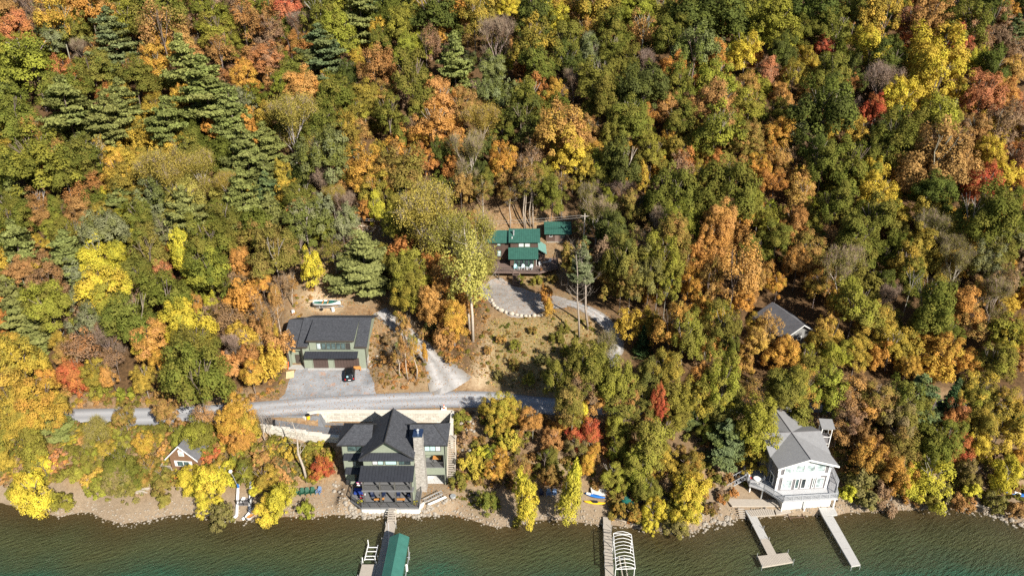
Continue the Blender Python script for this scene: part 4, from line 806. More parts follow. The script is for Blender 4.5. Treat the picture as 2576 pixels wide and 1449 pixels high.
def scatter(name, polys, dens, size, cols, seed, up=.05, upright=False):
    g = np.random.default_rng(seed); P = []
    for poly in polys:
        a = np.array(poly); lo, hi = a.min(0), a.max(0); n = int((hi - lo).prod() * dens); p = g.uniform(lo, hi, (n, 2)); P.append(p[inpoly(poly, p[:, 0], p[:, 1])])
    p = np.concatenate(P); z = T(p[:, 0], p[:, 1]); n = len(p); P3 = np.column_stack([p, z + up])
    Nn = g.normal(size=(n, 3)) * (.9 if upright else .35) + np.array([0, -.4 if upright else 0, .5 if upright else 1.])
    Nn /= np.linalg.norm(Nn, axis=1, keepdims=True); r = g.normal(size=(n, 3)); a = np.cross(Nn, r); a /= np.linalg.norm(a, axis=1, keepdims=True); b_ = np.cross(Nn, a); s = (size * g.uniform(.5, 1.5, n))[:, None]
    k = np.stack([P3 - a * s * .5, P3 + b_ * s * .4, P3 + a * s * .6, P3 - b_ * s * .35], 1)
    me = bpy.data.meshes.new(name); me.vertices.add(n * 4); me.vertices.foreach_set('co', k.reshape(-1).astype(np.float32))
    me.loops.add(n * 4); me.loops.foreach_set('vertex_index', np.arange(n * 4, dtype=np.int32)); me.polygons.add(n); me.polygons.foreach_set('loop_start', np.arange(0, n * 4, 4, dtype=np.int32)); me.update(calc_edges=True)
    cc = np.array([COL[c] for c in cols])[g.integers(0, len(cols), n)] * g.uniform(.6, 1.3, (n, 1))
    a = me.attributes.new('colour', 'FLOAT_COLOR', 'FACE'); a.data.foreach_set('color', np.concatenate([cc, np.ones((n, 1))], 1).reshape(-1).astype(np.float32))
    me.materials.append(MATS['mass leaf']); o = bpy.data.objects.new(name, me); C.objects.link(o); return tag(o, kind='stuff')
BANKS = [[onT(px, py)[:2] for px, py in q] for q in ([(650, 1000), (735, 930), (725, 800), (770, 740), (880, 750), (950, 790), (1000, 850), (930, 850), (930, 770), (740, 775), (735, 925), (700, 1005)],
  [(935, 845), (1000, 850), (1060, 905), (1090, 960), (1000, 985), (948, 985)], [(1070, 850), (1200, 730), (1235, 790), (1215, 960), (1130, 920)], [(1180, 520), (1440, 530), (1430, 600), (1370, 610), (1200, 575)], [(840, 600), (990, 560), (1010, 640), (880, 740), (800, 740)], [(640, 1090), (830, 1120), (860, 1190), (700, 1225), (600, 1190)], [(1140, 1060), (1200, 1050), (1200, 1230), (1145, 1200)])]
scatter('fallen_leaves', [CLEAR[0], CLEAR[1], CLEAR[2]] + [[onT(px, py)[:2] for px, py in q] for q in ([(0, 1075), (640, 1075), (850, 1140), (830, 1215), (600, 1210), (0, 1215)], [(0, 1000), (700, 985), (640, 1012), (400, 1022), (0, 1035)])], 5.5, .17, ['t', 'r', 'k', 't', 'a'], 3)
scatter('dry_weeds', BANKS, 7, .3, ['t', 'e', 'k', 't', 'o', 'm'], 8, .08, True)
scatter('dry_grass', [lawn, [onT(px, py)[:2] for px, py in [(1150, 1250), (1195, 1240), (1262, 1268), (1262, 1296), (1180, 1280)]]], 9, .26, ['t', 'o', 'e', 't', 'k', 'V'], 4, .06, True)
# ---------------------------------------------------------------- building materials
mat('green siding', (.235, .262, .20), .75, .06, 1.5, fine=.15)
mat('dark trim', (.035, .034, .034), .6, .1)
mat('brown trim', (.07, .055, .045), .6, .1)
pattern('dark shingle', 0, (.050, .053, .062), (.086, .09, .102), (.03, .032, .037), 2.2, .5, .28, .9, 'xy', .03, .4)
mat('seam metal', (.042, .045, .055), .45, .12, 2, metal=.3)
mat('deck grey', (.16, .16, .165), .7, .1, 2, stretch=(1, 6, 1), fine=.15)
mat('deck post', (.095, .09, .08), .7, .12)
mat('railing', (.075, .074, .072), .6, .1)
mat('white concrete', (.66, .64, .60), .85, .12, 1.3, fine=.2, bmp=.2)
pattern('cut stone', 0, (.64, .60, .52), (.48, .44, .37), (.24, .22, .19), 1.0, .9, .42, .9, 'xz', .02, .9)
mat('cap stone', (.62, .585, .51), .85, .1, 2, fine=.2)
pattern('ledge stone', 0, (.50, .47, .43), (.30, .27, .24), (.18, .165, .15), 1.0, .32, .11, .9, 'xz', .012, .8)
mat('chimney metal', (.18, .26, .42), .22, .15, 2, metal=.9)
mat('galvanised', (.62, .64, .66), .35, .1, 3, metal=.6)
mat('concrete', (.42, .41, .39), .9, .12, 1.5, fine=.25); mat('white paint', (.80, .79, .77), .5, .04, 2, fine=.08)
mat('orange wood', (.55, .25, .07), .55, .15, 3, stretch=(1, 8, 1))
mat('weathered wood', (.42, .37, .31), .85, .18, 2, stretch=(1, 7, 7), fine=.25)
mat('dock board', (.40, .355, .30), .85, .2, 2.5, stretch=(.4, 9, 1), fine=.25)
mat('dock grey', (.44, .43, .41), .8, .07, 2, fine=.15)
mat('green tarp', (.045, .155, .125), .6, .12, 1.2, bmp=.15)
mat('dark tarp', (.02, .14, .11), .4, .2, 1.5, bmp=.6)
mat('green metal roof', (.034, .108, .084), .5, .16, 1.5, metal=.15)
pattern('brown board', 0, (.105, .07, .055), (.085, .056, .045), (.04, .028, .022), 1.0, .22, 30., .85, 'xz', .012, .2, .3)
mat('green frame', (.05, .14, .09), .6, .1)
mat('deck brown', (.17, .12, .10), .8, .15, 2, stretch=(1, 7, 1), fine=.2)
mat('grey shingle', (.235, .235, .24), .9, .12, 1.5, fine=.3, stretch=(1, 1, 1), bmp=.2)
mat('dark grey siding', (.17, .16, .165), .8, .1)
mat('pale rail', (.40, .41, .43), .6, .08)
mat('pale deck', (.46, .46, .47), .7, .06, 1.5, fine=.15)
mat('cabin board', (.20, .115, .065), .8, .2, 2, stretch=(1, 1, 5))
mat('old roof', (.13, .13, .14), .9, .3, 1.2, fine=.4)
mat('old wall', (.20, .20, .195), .9, .25, 1.2, fine=.35)
mat('black plastic', (.016, .016, .018), .4, .2); mat('yellow plastic', (.75, .46, .02), .5, .1); mat('blue plastic', (.03, .16, .50), .4, .1); mat('red plastic', (.45, .04, .03), .5, .1)
mat('orange plastic', (.75, .14, .03), .5, .1); mat('green plastic', (.018, .085, .05), .5, .15); mat('slate blue', (.16, .24, .40), .5, .1); mat('navy', (.02, .03, .07), .5, .2)
mat('aqua chair', (.34, .62, .66), .5, .06); mat('pale chair', (.62, .72, .76), .5, .06); mat('flag white', (.75, .74, .74), .8, .05); mat('flag red', (.5, .03, .04), .8, .1); mat('flag blue', (.02, .05, .25), .8, .1)
mat('car paint', (.012, .013, .015), .22, .1, 1, spec=.6); mat('rubber', (.015, .015, .015), .8, .1); mat('rim', (.35, .35, .36), .3, .1, metal=.7); mat('tail lamp', (.5, .012, .012), .25, .1)
mat('rust', (.14, .09, .06), .9, .3, 6); mat('stone', (.30, .265, .22), .9, .25, 3, fine=.35, bmp=.4); mat('shore rock', (.30, .255, .20), .9, .3, 1.2, fine=.3, bmp=.3); mat('pale stone', (.44, .385, .31), .9, .35, 2, fine=.3, bmp=.4); mat('log', (.50, .41, .31), .9, .2, 3)
mat('wire', (.30, .28, .26), .6, .1); mat('plywood', (.62, .47, .27), .8, .1); mat('interior', (.05, .045, .04), .9, .2); mat('curtain', (.40, .58, .56), .9, .08, 5, stretch=(6, 6, .2)); mat('blind', (.55, .55, .54), .9, .08)
glass('dark glass', (.030, .04, .045)); glass('pale glass', (.42, .50, .50)); glass('lake glass', (.07, .11, .11)); glass('car glass', (.012, .014, .016), .05)
mat('polycarbonate', (.16, .30, .26), .3, .12, 6, stretch=(5, 1, 1)); mat('garage door', (.085, .058, .05), .6, .12, 2, stretch=(5, 5, .3))
mat('soil', (.26, .20, .14), .95, .2, 2, fine=.3)

def ribs(mb, a, b_, c, d, step, h=.06, w_=.05):
    """raised seams on a roof plate a-b (eave) to d-c (ridge)"""
    a, b_, c, d = [np.array(q, float) for q in (a, b_, c, d)]; n = np.cross(b_ - a, d - a); n /= np.linalg.norm(n); n *= 1 if n[2] > 0 else -1
    k = max(2, int(np.linalg.norm(b_ - a) / step))
    for i in range(k + 1):
        f = i / k; p, q = a + (b_ - a) * f + n * h * .4, d + (c - d) * f + n * h * .4; mb.tube([p, q], [h * .6, h * .6], 4)
    return mb
def window(root, x0, x1, z0, z1, y, frame='dark trim', pane='dark glass', bars=1, fw=.07, label=None, drape=None, side=-1):
    """a window in a wall that faces the lake; frame proud of the wall, pane set in it, glazing bars"""
    fr = MB(); o = y + side * .05; i_ = y - side * .01; a0, a1 = min(o, i_), max(o, i_)
    fr.box(x0, x1, a0, a1, z1 - fw, z1); fr.box(x0, x1, a0, a1, z0, z0 + fw); fr.box(x0, x0 + fw, a0, a1, z0 + fw, z1 - fw); fr.box(x1 - fw, x1, a0, a1, z0 + fw, z1 - fw)
    for k in range(1, bars): xx = x0 + (x1 - x0) * k / bars; fr.box(xx - fw / 2, xx + fw / 2, a0, a1, z0 + fw, z1 - fw)
    f = fr.build('window', frame, root)
    if label: f['label'] = label
    p = MB()
    if drape is None: p.box(x0 + fw, x1 - fw, y - .005 if side < 0 else y - .03, y + .03 if side < 0 else y + .005, z0 + fw, z1 - fw); p.build('pane', pane, f); p = None
    else:
        n = bars
        for k in range(n):
            q0, q1 = x0 + (x1 - x0) * k / n + fw * .6, x0 + (x1 - x0) * (k + 1) / n - fw * .6
            pp = MB().box(q0, q1, y - .005, y + .03, z0 + fw, z1 - fw); pp.build('pane', drape[k % len(drape)], f)
    return f
def xwindow(root, y0, y1, z0, z1, x, frame, pane, side=-1, fw=.08, bars=2):
    fr = MB(); a0, a1 = (x - .05, x + .01) if side < 0 else (x - .01, x + .05)
    fr.box(a0, a1, y0, y1, z1 - fw, z1); fr.box(a0, a1, y0, y1, z0, z0 + fw); fr.box(a0, a1, y0, y0 + fw, z0 + fw, z1 - fw); fr.box(a0, a1, y1 - fw, y1, z0 + fw, z1 - fw)
    for k in range(1, bars): yy = y0 + (y1 - y0) * k / bars; fr.box(a0, a1, yy - fw / 2, yy + fw / 2, z0 + fw, z1 - fw)
    f = fr.build('window', frame, root); MB().box(x - .02, x + .02, y0 + fw, y1 - fw, z0 + fw, z1 - fw).build('pane', pane, f); return f
def railing(root, pts, h=1.0, mat_='railing', step=1.6, bal=.16, w_=.05, name='railing', topw=.09, bw=.022):
    """posts, top and bottom rail and balusters along a path of floor points"""
    mb = MB()
    for p, q in zip(pts[:-1], pts[1:]):
        p, q = np.array(p, float), np.array(q, float); L = np.linalg.norm(q - p); n = max(1, round(L / step)); up = np.array((0, 0, 1.))
        mb.bar(p + up * h, q + up * h, topw); mb.bar(p + up * .1, q + up * .1, .05)
        for i in range(n + 1): a = p + (q - p) * i / n; mb.bar(a, a + up * (h + .04), w_ * 1.6)
        k = max(2, int(L / bal))
        for i in range(1, k): a = p + (q - p) * i / k; mb.bar(a + up * .1, a + up * h, bw)
    return mb.build(name, mat_, root)

# ---------------------------------------------------------------- the dark green lake house
hx = -19.7
H1 = thing('lake_house', 'dark green three-storey house with stone chimney and stacked balconies on the shore', 'house', (hx, 88, 1.8))
G = 1.85; F2, F3, EV, RG = 4.95, 7.9, 10.45, 13.35
wl = MB()
wl.box(-27.5, -23.62, 89.7, 94.4, G - .6, EV)                                                   # west wing
wl.box(-23.6, -15.6, 88.6, 94.4, G - .6, F3 - .02)                                              # middle, set back behind the balconies
wl.box(-23.6, -15.6, 87.1, 94.4, F3, 9.95)                                                        # middle, top floor
wl.ext([(-23.6, 9.953), (-15.6, 9.953), (hx, RG - .3)], 'y', 87.1, 94.4)
for x0, x1, z0, z1 in ((-15.58, -14.3, G - .6, EV), (-11.2, -10.9, G - .6, EV), (-14.298, -11.202, F3 + .1, EV), (-14.298, -11.202, 3.75, 5.3)): wl.box(x0, x1, 89.7, 92.2, z0, z1)
wl.box(-15.58, -10.9, 92.202, 94.4, G - .6, EV)
wl.box(-15.9, -15.62, 85.6, 88.58, G - .3, F3 - .9)                                             # side wall of the balconies
wl.build('wall', 'green siding', H1)
sk = MB(); sk.box(-23.55, -15.95, 88.55, 88.59, G, 2.7); sk.box(-14.28, -11.22, 92.1, 92.19, G, 3.7); sk.box(-27.56, -27.0, 89.62, 90.4, G - .6, 2.9); sk.build('plinth', 'ledge stone', H1)
MB().box(-14.29, -11.21, 89.9, 92.1, G - .02, G + .05).box(-14.2, -13.2, 91.2, 92.0, G + .05, 3.1).build('store_floor', 'blind', H1)
# roofs
rf = MB(); zr = RG; ex = .55
def rp(*pts): rf.slab(pts, .16)
e0, e1, ez = hx - 4.35, hx + 4.35, 10.02
rp((e0, 86.25, ez), (hx, 86.25, zr), (hx, 95.0, zr), (e0, 95.0, ez)); rp((hx + .003, 86.25, zr), (e1, 86.25, ez), (e1, 95.0, ez), (hx + .003, 95.0, zr))
wz, wr = 10.42, 12.35
rp((-28.15, 89.1, wz), (-22.6, 89.1, wz), (-22.6, 92.05, wr), (-25.7, 92.05, wr)); rp((-28.15, 95.0, wz), (-25.7, 92.055, wr), (-22.6, 92.055, wr), (-22.6, 95.0, wz)); rp((-28.152, 95.0, wz), (-28.152, 89.1, wz), (-25.702, 92.05, wr))
rp((-16.6, 89.1, wz), (-10.3, 89.1, wz), (-12.8, 92.05, wr), (-16.6, 92.05, wr)); rp((-10.3, 95.0, wz), (-16.6, 95.0, wz), (-16.6, 92.055, wr), (-12.8, 92.055, wr)); rp((-10.298, 89.1, wz), (-10.298, 95.0, wz), (-12.798, 92.05, wr))
roof = rf.build('roof', 'dark shingle', H1)
cp = MB(); cp.tube([(hx, 86.2, zr + .03), (hx, 95.05, zr + .03)], .1, 5)
for a, b_ in (((-28.15, 89.1, wz), (-25.7, 92.05, wr)), ((-10.3, 89.1, wz), (-12.8, 92.05, wr)), ((-25.7, 92.05, wr), (-22, 92.05, wr)), ((-12.8, 92.05, wr), (-17, 92.05, wr))): cp.tube([a, b_], .07, 4)
cp.build('ridge_cap', 'dark trim', roof)
ft = MB()
for s_ in (-1, 1): ft.bar((hx, 86.22, zr - .12), (hx + s_ * 4.38, 86.22, ez - .12), .16)
ft.bar((-28.1, 89.06, wz - .1), (-23.7, 89.06, wz - .1), .13); ft.bar((-15.4, 89.06, wz - .1), (-10.3, 89.06, wz - .1), .13)
for x in (-27.52, -10.88): ft.bar((x, 89.64, G), (x, 89.64, wz - .1), .09)
ft.build('fascia', 'dark trim', H1)
pr = MB(); pr.slab([(-24.0, 86.0, 9.75), (-15.4, 86.0, 9.75), (-15.75, 87.09, 10.55), (-23.65, 87.09, 10.55)], .09); ribs(pr, (-24.0, 86.0, 9.75), (-15.4, 86.0, 9.75), (-15.75, 87.09, 10.55), (-23.65, 87.09, 10.55), .45)
pr.build('pent_roof', 'seam metal', H1)
pr = MB(); pr.slab([(-24.0, 84.5, 6.95), (-15.5, 84.5, 6.95), (-15.5, 87.08, 8.0), (-24.0, 87.08, 8.0)], .12); ribs(pr, (-24.0, 84.5, 6.95), (-15.5, 84.5, 6.95), (-15.5, 87.08, 8.0), (-24.0, 87.08, 8.0), .48)
pr.build('balcony_roof', 'seam metal', H1)
for z in (7.75, 4.9):
    pr = MB(); q = [(-27.2, 88.6, z), (-23.64, 88.6, z), (-23.64, 89.68, z + .6), (-27.2, 89.68, z + .6)]; pr.slab(q, .08); ribs(pr, *q, .45); pr.build('pent_roof', 'seam metal', H1)
# balconies, posts
bf = MB(); bf.box(-23.75, -15.6, 84.75, 88.58, F2 - .28, F2); balc = bf.build('balcony_floor', 'deck grey', H1)
MB().box(-14.28, -11.22, 89.72, 92.18, 5.3, 5.42).build('balcony_floor', 'deck grey', H1)
for x in (-23.5, -20.85, -18.5, -15.95):
    MB().box(x - .11, x + .11, 84.8, 85.02, G + .2, F2 - .28).build('post', 'deck post', H1); MB().box(x - .11, x + .11, 84.8, 85.02, F2, 6.93).build('post', 'deck post', H1)
MB().box(-23.7, -15.7, 84.78, 85.0, 6.72, 6.93).build('beam', 'deck post', H1)
railing(H1, [(-23.4, 84.85, F2), (-16.0, 84.85, F2)], 1.0, step=2.5, bal=.14); railing(H1, [(-14.25, 89.76, 5.42), (-11.25, 89.76, 5.42)], .95, step=1.5)
# openings
for x0, x1, dr in ((-22.2, -20.4, ('blind', 'curtain')), (-20.15, -18.3, ('curtain',)), (-17.95, -16.1, ('lake glass', 'dark glass'))):
    window(H1, x0, x1, 8.15, 9.65, 87.1, bars=len(dr) if len(dr) > 1 else 1, drape=dr)
window(H1, -14.15, -11.5, 8.75, 10.2, 89.7, bars=3, drape=('curtain', 'curtain', 'blind')); window(H1, -26.6, -23.75, 8.75, 10.25, 89.7, bars=2, pane='lake glass')
window(H1, -26.0, -23.9, 5.7, 7.6, 89.7, bars=2); window(H1, -26.0, -23.9, 2.2, 4.7, 89.7, bars=2)
for x0, x1 in ((-23.1, -21.3), (-20.6, -18.7), (-18.2, -16.3)): window(H1, x0, x1, F2 + .1, F2 + 2.3, 88.6, bars=2, drape=('lake glass', 'dark glass')); window(H1, x0, x1, G + .25, G + 2.3, 88.55, bars=2, drape=('dark glass', 'lake glass'))
dt = MB(); dt.box(-14.4, -14.28, 89.6, 89.7, G, 3.75); dt.box(-11.22, -11.1, 89.6, 89.7, G, 3.75); dt.box(-14.4, -11.1, 89.6, 89.7, 3.75, 3.9); dt.box(-14.4, -14.3, 89.6, 89.69, 5.42, 8.0); dt.box(-11.2, -11.1, 89.6, 89.69, 5.42, 8.0); dt.build('door_frame', 'dark trim', H1)
# chimney
ch = MB()
zs = [G - .3, 5.5, 9.5, 12.9]; x0s, x1s = [-15.75, -15.65, -15.55, -15.55], [-13.95, -14.05, -14.15, -14.2]
for i in range(3):
    a, b_ = zs[i], zs[i + 1] - (.002 if i < 2 else 0)
    ch.add([(x0s[i], 87.9, a), (x1s[i], 87.9, a), (x1s[i], 89.68, a), (x0s[i], 89.68, a), (x0s[i + 1], 88.0, b_), (x1s[i + 1], 88.0, b_), (x1s[i + 1], 89.68, b_), (x0s[i + 1], 89.68, b_)], [(3, 2, 1, 0), (4, 5, 6, 7), (0, 1, 5, 4), (1, 2, 6, 5), (2, 3, 7, 6), (3, 0, 4, 7)])
chim = ch.build('chimney', 'ledge stone', H1)
MB().box(-15.65, -14.1, 87.9, 89.75, 12.9, 13.05).slab([(-15.6, 87.95, 13.06), (-14.15, 87.95, 13.06), (-14.15, 89.7, 13.2), (-15.6, 89.7, 13.2)], .05).build('chimney_cap', 'chimney metal', chim)
MB().cyl(-14.88, 88.7, 13.1, 13.75, .16, 8, .12).cyl(-14.88, 88.7, 13.75, 13.95, .28, 8, .05).build('flue', 'galvanised', chim)
# lower deck
DZ = 2.0
dk = MB(); dpoly = [(-26.1, 88.5), (-26.1, 85.8), (-24.0, 84.1), (-14.75, 84.1), (-14.75, 87.85), (-15.9, 88.52)]; dk.prism(dpoly, DZ - .3, DZ); dk.build('deck', 'deck grey', H1)
railing(H1, [(-26.0, 88.2, DZ), (-26.0, 85.85, DZ), (-23.97, 84.2, DZ), (-14.85, 84.2, DZ), (-14.85, 87.8, DZ)], 1.0, step=1.55, bal=.13)
# side stair
st = MB()
for i in range(20): f = i / 19; st.box(-10.75, -9.55, 89.9 + f * 4.0, 90.2 + f * 4.0, G + .25 + f * 5.5, G + .31 + f * 5.5)
st.bar((-10.78, 89.9, G + .2), (-10.78, 94.1, G + 5.8), .14); st.bar((-9.52, 89.9, G + .2), (-9.52, 94.1, G + 5.8), .14); st.box(-10.8, -9.4, 94.1, 95.2, 7.55, 7.68)
for y_, z_ in ((91, 3.2), (92.5, 5.2), (94.1, 7.5)):
    for x in (-10.8, -9.5): st.bar((x, y_, G - .4), (x, y_, z_ + 1.2), .1)
st.build('side_stair', 'weathered wood', H1)

# deck furniture and the small things about the house
def adirondack(name, label, m_, group, loc, rz):
    t_ = thing(name, label, 'chair', loc, rz, group)
    MB().slab([(-.27, -.28, .36), (.27, -.28, .36), (.27, .28, .24), (-.27, .28, .24)], .03).build('seat', m_, t_, True)
    b_ = MB(); 
    for k in range(5): x = -.24 + k * .12; b_.slab([(x - .05, .24, .26), (x + .05, .24, .26), (x + .06, .58, 1.02 - abs(k - 2) * .05), (x - .06, .58, 1.02 - abs(k - 2) * .05)], .025)
    b_.build('backrest', m_, t_, True)
    for s_ in (-1, 1): MB().slab([(s_ * .36 - .075, -.34, .56), (s_ * .36 + .075, -.34, .56), (s_ * .36 + .06, .42, .54), (s_ * .36 - .06, .42, .54)], .03).build('armrest', m_, t_, True)
    for s_ in (-1, 1):
        MB().box(s_ * .33 - .03, s_ * .33 + .03, -.33, -.24, 0, .54).build('leg', m_, t_, True); MB().slab([(s_ * .3 - .03, -.2, .30), (s_ * .3 + .03, -.2, .30), (s_ * .3 + .03, .6, .04), (s_ * .3 - .03, .6, .04)], .1).build('leg', m_, t_, True)
    return t_
g5 = 'adirondack chairs in a row on the beach'
ch0 = None
for i, px in enumerate((748, 762, 775, 788, 802)):
    p = onT(px, 1245 - i * 1.2)
    if i == 0: ch0 = adirondack('adirondack_chair', 'dark green adirondack chair at the yellow tree end of the beach row', 'green plastic', g5, p, R(18))
    elif i < 4: copy_tree(ch0, p, R(14 + 5 * i % 13), ['', 'dark green adirondack chair, second in the beach row from the yellow tree', 'dark green adirondack chair, third in the beach row from the yellow tree', 'dark green adirondack chair next to the slate blue chair on the beach'][i])
    else: adirondack('adirondack_chair', 'slate blue adirondack chair ending the row of green ones on the beach', 'slate blue', g5, p, R(-16))
def patio_chair(label, loc, rz, m_='navy', group='dark cushioned chairs on the lower deck'):
    t_ = thing('patio_chair', label, 'chair', loc, rz, group)
    MB().box(-.3, .3, -.3, .3, .32, .46).build('seat', m_, t_, True); MB().slab([(-.3, .22, .46), (.3, .22, .46), (.3, .48, 1.05), (-.3, .48, 1.05)], .1).build('backrest', m_, t_, True)
    for x, y in ((-.28, -.28), (.28, -.28), (-.28, .28), (.28, .28)): MB().bar((x, y, 0), (x, y, .34 if y > 0 else .6), .05).build('leg', 'black plastic', t_, True)
    return t_
for x, y, rz, l in ((-22.5, 86.5, .4, 'dark blue deck chair behind the orange bench, first from the flags'), (-20.9, 86.6, -.5, 'dark blue deck chair by the middle of the lower deck, beside the orange bench'), (-18.4, 86.7, .1, 'dark blue deck chair behind the orange bench nearer the chimney'), (-16.6, 86.5, -.7, 'dark blue deck chair at the chimney end of the lower deck')):
    patio_chair(l, (x, y, DZ), rz)
def bench(label, loc, rz):
    t_ = thing('bench', label, 'bench', loc, rz, 'orange benches on the lower deck')
    MB().box(-.8, .8, -.22, .22, .42, .48).build('seat', 'orange wood', t_, True); MB().slab([(-.8, -.24, .5), (.8, -.24, .5), (.8, -.4, .95), (-.8, -.4, .95)], .05).build('backrest', 'orange wood', t_, True)
    for x in (-.65, .65): MB().box(x - .05, x + .05, -.2, .2, 0, .42).build('leg', 'black plastic', t_, True)
bench('orange wooden bench on the lower deck, nearer the red and white flag', (-21.3, 85.6, DZ), .12); bench('orange wooden bench on the lower deck, nearer the stone chimney', (-18.0, 85.55, DZ), 0)
tb = thing('table', 'orange wooden table inside the side balcony of the green house', 'table', (-12.3, 91.3, 5.42))
MB().box(-.8, .6, -.45, .45, .7, .78).build('tabletop', 'orange wood', tb, True)
for x, y in ((-.7, -.38), (.5, -.38), (-.7, .38), (.5, .38)): MB().bar((x, y, 0), (x, y, .7), .07).build('leg', 'black plastic', tb, True)
def flag(label, loc, cols, rz):
    t_ = thing('flag', label, 'flag', loc, rz); pl = MB().tube([(0, 0, 0), (0, -.75, .85)], .03, 6).build('pole', 'galvanised', t_, True)
    n = len(cols)
    for k, c in enumerate(cols):
        mb = MB(); a, b_ = k / n, (k + 1) / n; P = lambda u, v_: ((v_ * 1.05 + .12 * math.sin(u * 7)) * .8, -.7 + .4 * u - .2 * v_, .82 - .5 * u - .4 * v_ - .12 * math.sin(v_ * 5))
        m_ = 6
        vs_ = [P(a + (b_ - a) * i, j / m_) for i in (0, 1) for j in range(m_ + 1)]; mb.add(vs_, [(j, j + 1, j + m_ + 2, j + m_ + 1) for j in range(m_)]); mb.build('cloth_panel', c, t_, True)
flag('red, white and blue flag hanging from the upper balcony post of the green house', (-23.7, 85.2, 5.2), ['flag blue', 'flag red', 'flag white', 'flag red', 'flag white'], R(190))
flag('red and white flag on a short pole over the lower deck', (-23.6, 85.0, 2.6), ['flag red', 'flag white', 'flag red'], R(175))
def planter(label, loc):
    t_ = thing('flower_pot', label, 'plant pot', loc); MB().cyl(0, 0, 0, .4, .2, 10, .27).build('pot', 'rust', t_, True)
    put('plant', BUSH[0], t_, (0, 0, .35), (.9, .9, .6), 0, COL['l'], COL['Y'])
planter('potted yellow flowers in the deck corner by the red and white flag', (-24.3, 84.9, DZ)); planter('potted yellow flowers by the deck railing near the chimney', (-15.4, 84.7, DZ))
tg = thing('outdoor_sofa', 'dark blue cushioned sofa in the shade on the upper deck corner by the flag', 'sofa', (-24.9, 87.3, DZ)); MB().box(-.8, .8, -.35, .35, .15, .45).build('seat', 'flag blue', tg, True); MB().box(-.8, .8, .25, .45, .45, .85).build('backrest', 'flag blue', tg, True)
for x in (-.7, .7): MB().box(x - .05, x + .05, -.3, .3, 0, .15).build('leg', 'black plastic', tg, True)

# sea wall, retaining walls
sw = thing('sea_wall', 'low white concrete sea wall under the deck of the green house', 'wall', (-19.5, 85, .8))
pts_ = [(-25.9, 87.3), (-24.1, 84.72), (-14.9, 84.72), (-12.7, 87.3)]
for (ax, ay), (bx, by) in zip(pts_[:-1], pts_[1:]):
    d = np.array((bx - ax, by - ay)); L = np.linalg.norm(d); d /= L; nrm = np.array((d[1], -d[0])); n = max(1, round(L / 3.0))
    for k in range(n):
        a = np.array((ax, ay)) + d * (L * k / n + .03); b_ = np.array((ax, ay)) + d * (L * (k + 1) / n - .03)
        MB().prism([tuple(a), tuple(b_), tuple(b_ - nrm * .3), tuple(a - nrm * .3)], -.3, 1.62).build('wall_panel', 'white concrete', sw)
MB().prism([(-25.5, 88.3), (-25.6, 87.2), (-23.95, 85.05), (-15.05, 85.05), (-13.0, 87.4), (-13.4, 88.3)], .4, 1.5).build('fill', 'soil', sw)
def stone_wall(name, label, path, tops, foot, w_=.6, cap=.22):
    t_ = thing(name, label, 'wall', (*path[0], tops[0] - 1)); L, Q = strip_poly(path, w_)
    body, capm = MB(), MB()
    for i in range(len(path) - 1):
        body.prism([L[i], L[i + 1], Q[i + 1], Q[i]], foot, tops[i] - cap)
        a = [np.array(p) for p in (L[i], L[i + 1], Q[i + 1], Q[i])]; c_ = sum(a) / 4; capm.prism([tuple(c_ + (p - c_) * np.array((1.0, 1.18))) for p in a], tops[i] - cap + .002, tops[i])
    body.build('body', 'cut stone', t_); capm.build('cap', 'cap stone', t_)
wp = [(-36.6, 99.9), (-36.2, 100.9), (-34.5, 101.35)] + [(x, 101.5 - .004 * (x + 33)) for x in (-32, -28, -24, -20, -16, -12, -10.6)]
stone_wall('retaining_wall', 'long pale stone retaining wall between the road and the green house', wp, [8.0] + [8.2] * 9, 5.0)
stone_wall('retaining_wall', 'pale stone wall running forward beside the end of the green house', [(-10.55, 101.2), (-10.5, 98.5), (-10.4, 95.6)], [8.2, 7.8], 4.6)
stone_wall('retaining_wall', 'stepped pale stone wall on the lake side of the house driveway', [(-46.6, 99.0), (-44.2, 97.2), (-41.2, 96.9), (-38.2, 96.6), (-35.4, 96.3), (-32.6, 96.05), (-29.6, 95.8), (-27.6, 95.6)], [8.35, 8.35, 8.1, 7.75, 7.4, 7.05, 6.7], 3.6)

# dock with stair, lifts
def dock(name, label, poly, z, m_='dock board', post=(), board=0, depth=.22):
    t_ = thing(name, label, 'dock', (*poly[0][:2], z)); MB().prism([p[:2] for p in poly], z - depth, z).build('deck', m_, t_)
    return t_
def posts(t_, pts, z0, z1, r=.05, m_='galvanised'):
    for x, y in pts: MB().cyl(x, y, z0, z1, r, 6).build('post', m_, t_)
def boards(t_, p0, p1, w_, z, n, m_):
    """cross boards laid along a pier, each gap a dark line"""
    mb = MB(); p0, p1 = np.array(p0, float), np.array(p1, float); d = (p1 - p0); L = np.linalg.norm(d); d /= L; s_ = np.array((-d[1], d[0])) * w_ / 2
    for k in range(n):
        a, b_ = p0 + d * (L * k / n + .012), p0 + d * (L * (k + 1) / n - .012); mb.prism([tuple(a - s_), tuple(b_ - s_), tuple(b_ + s_), tuple(a + s_)], z, z + .04)
    return mb.build('boards', m_, t_)
D1 = thing('dock', 'long wooden dock from the green house steps out beside the green canopy', 'dock', (-19, 83, .7))
MB().box(-19.75, -19.68, 66, 82.9, .42, .68).box(-18.32, -18.25, 66, 82.9, .42, .68).build('frame', 'weathered wood', D1); boards(D1, (-19, 82.9), (-19, 66), 1.5, .68, 68, 'dock board')
MB().box(-22.0, -19.8, 67.5, 74.0, .42, .66).build('platform_frame', 'weathered wood', D1); boards(D1, (-20.9, 74.0), (-20.9, 67.5), 2.2, .662, 26, 'dock board')
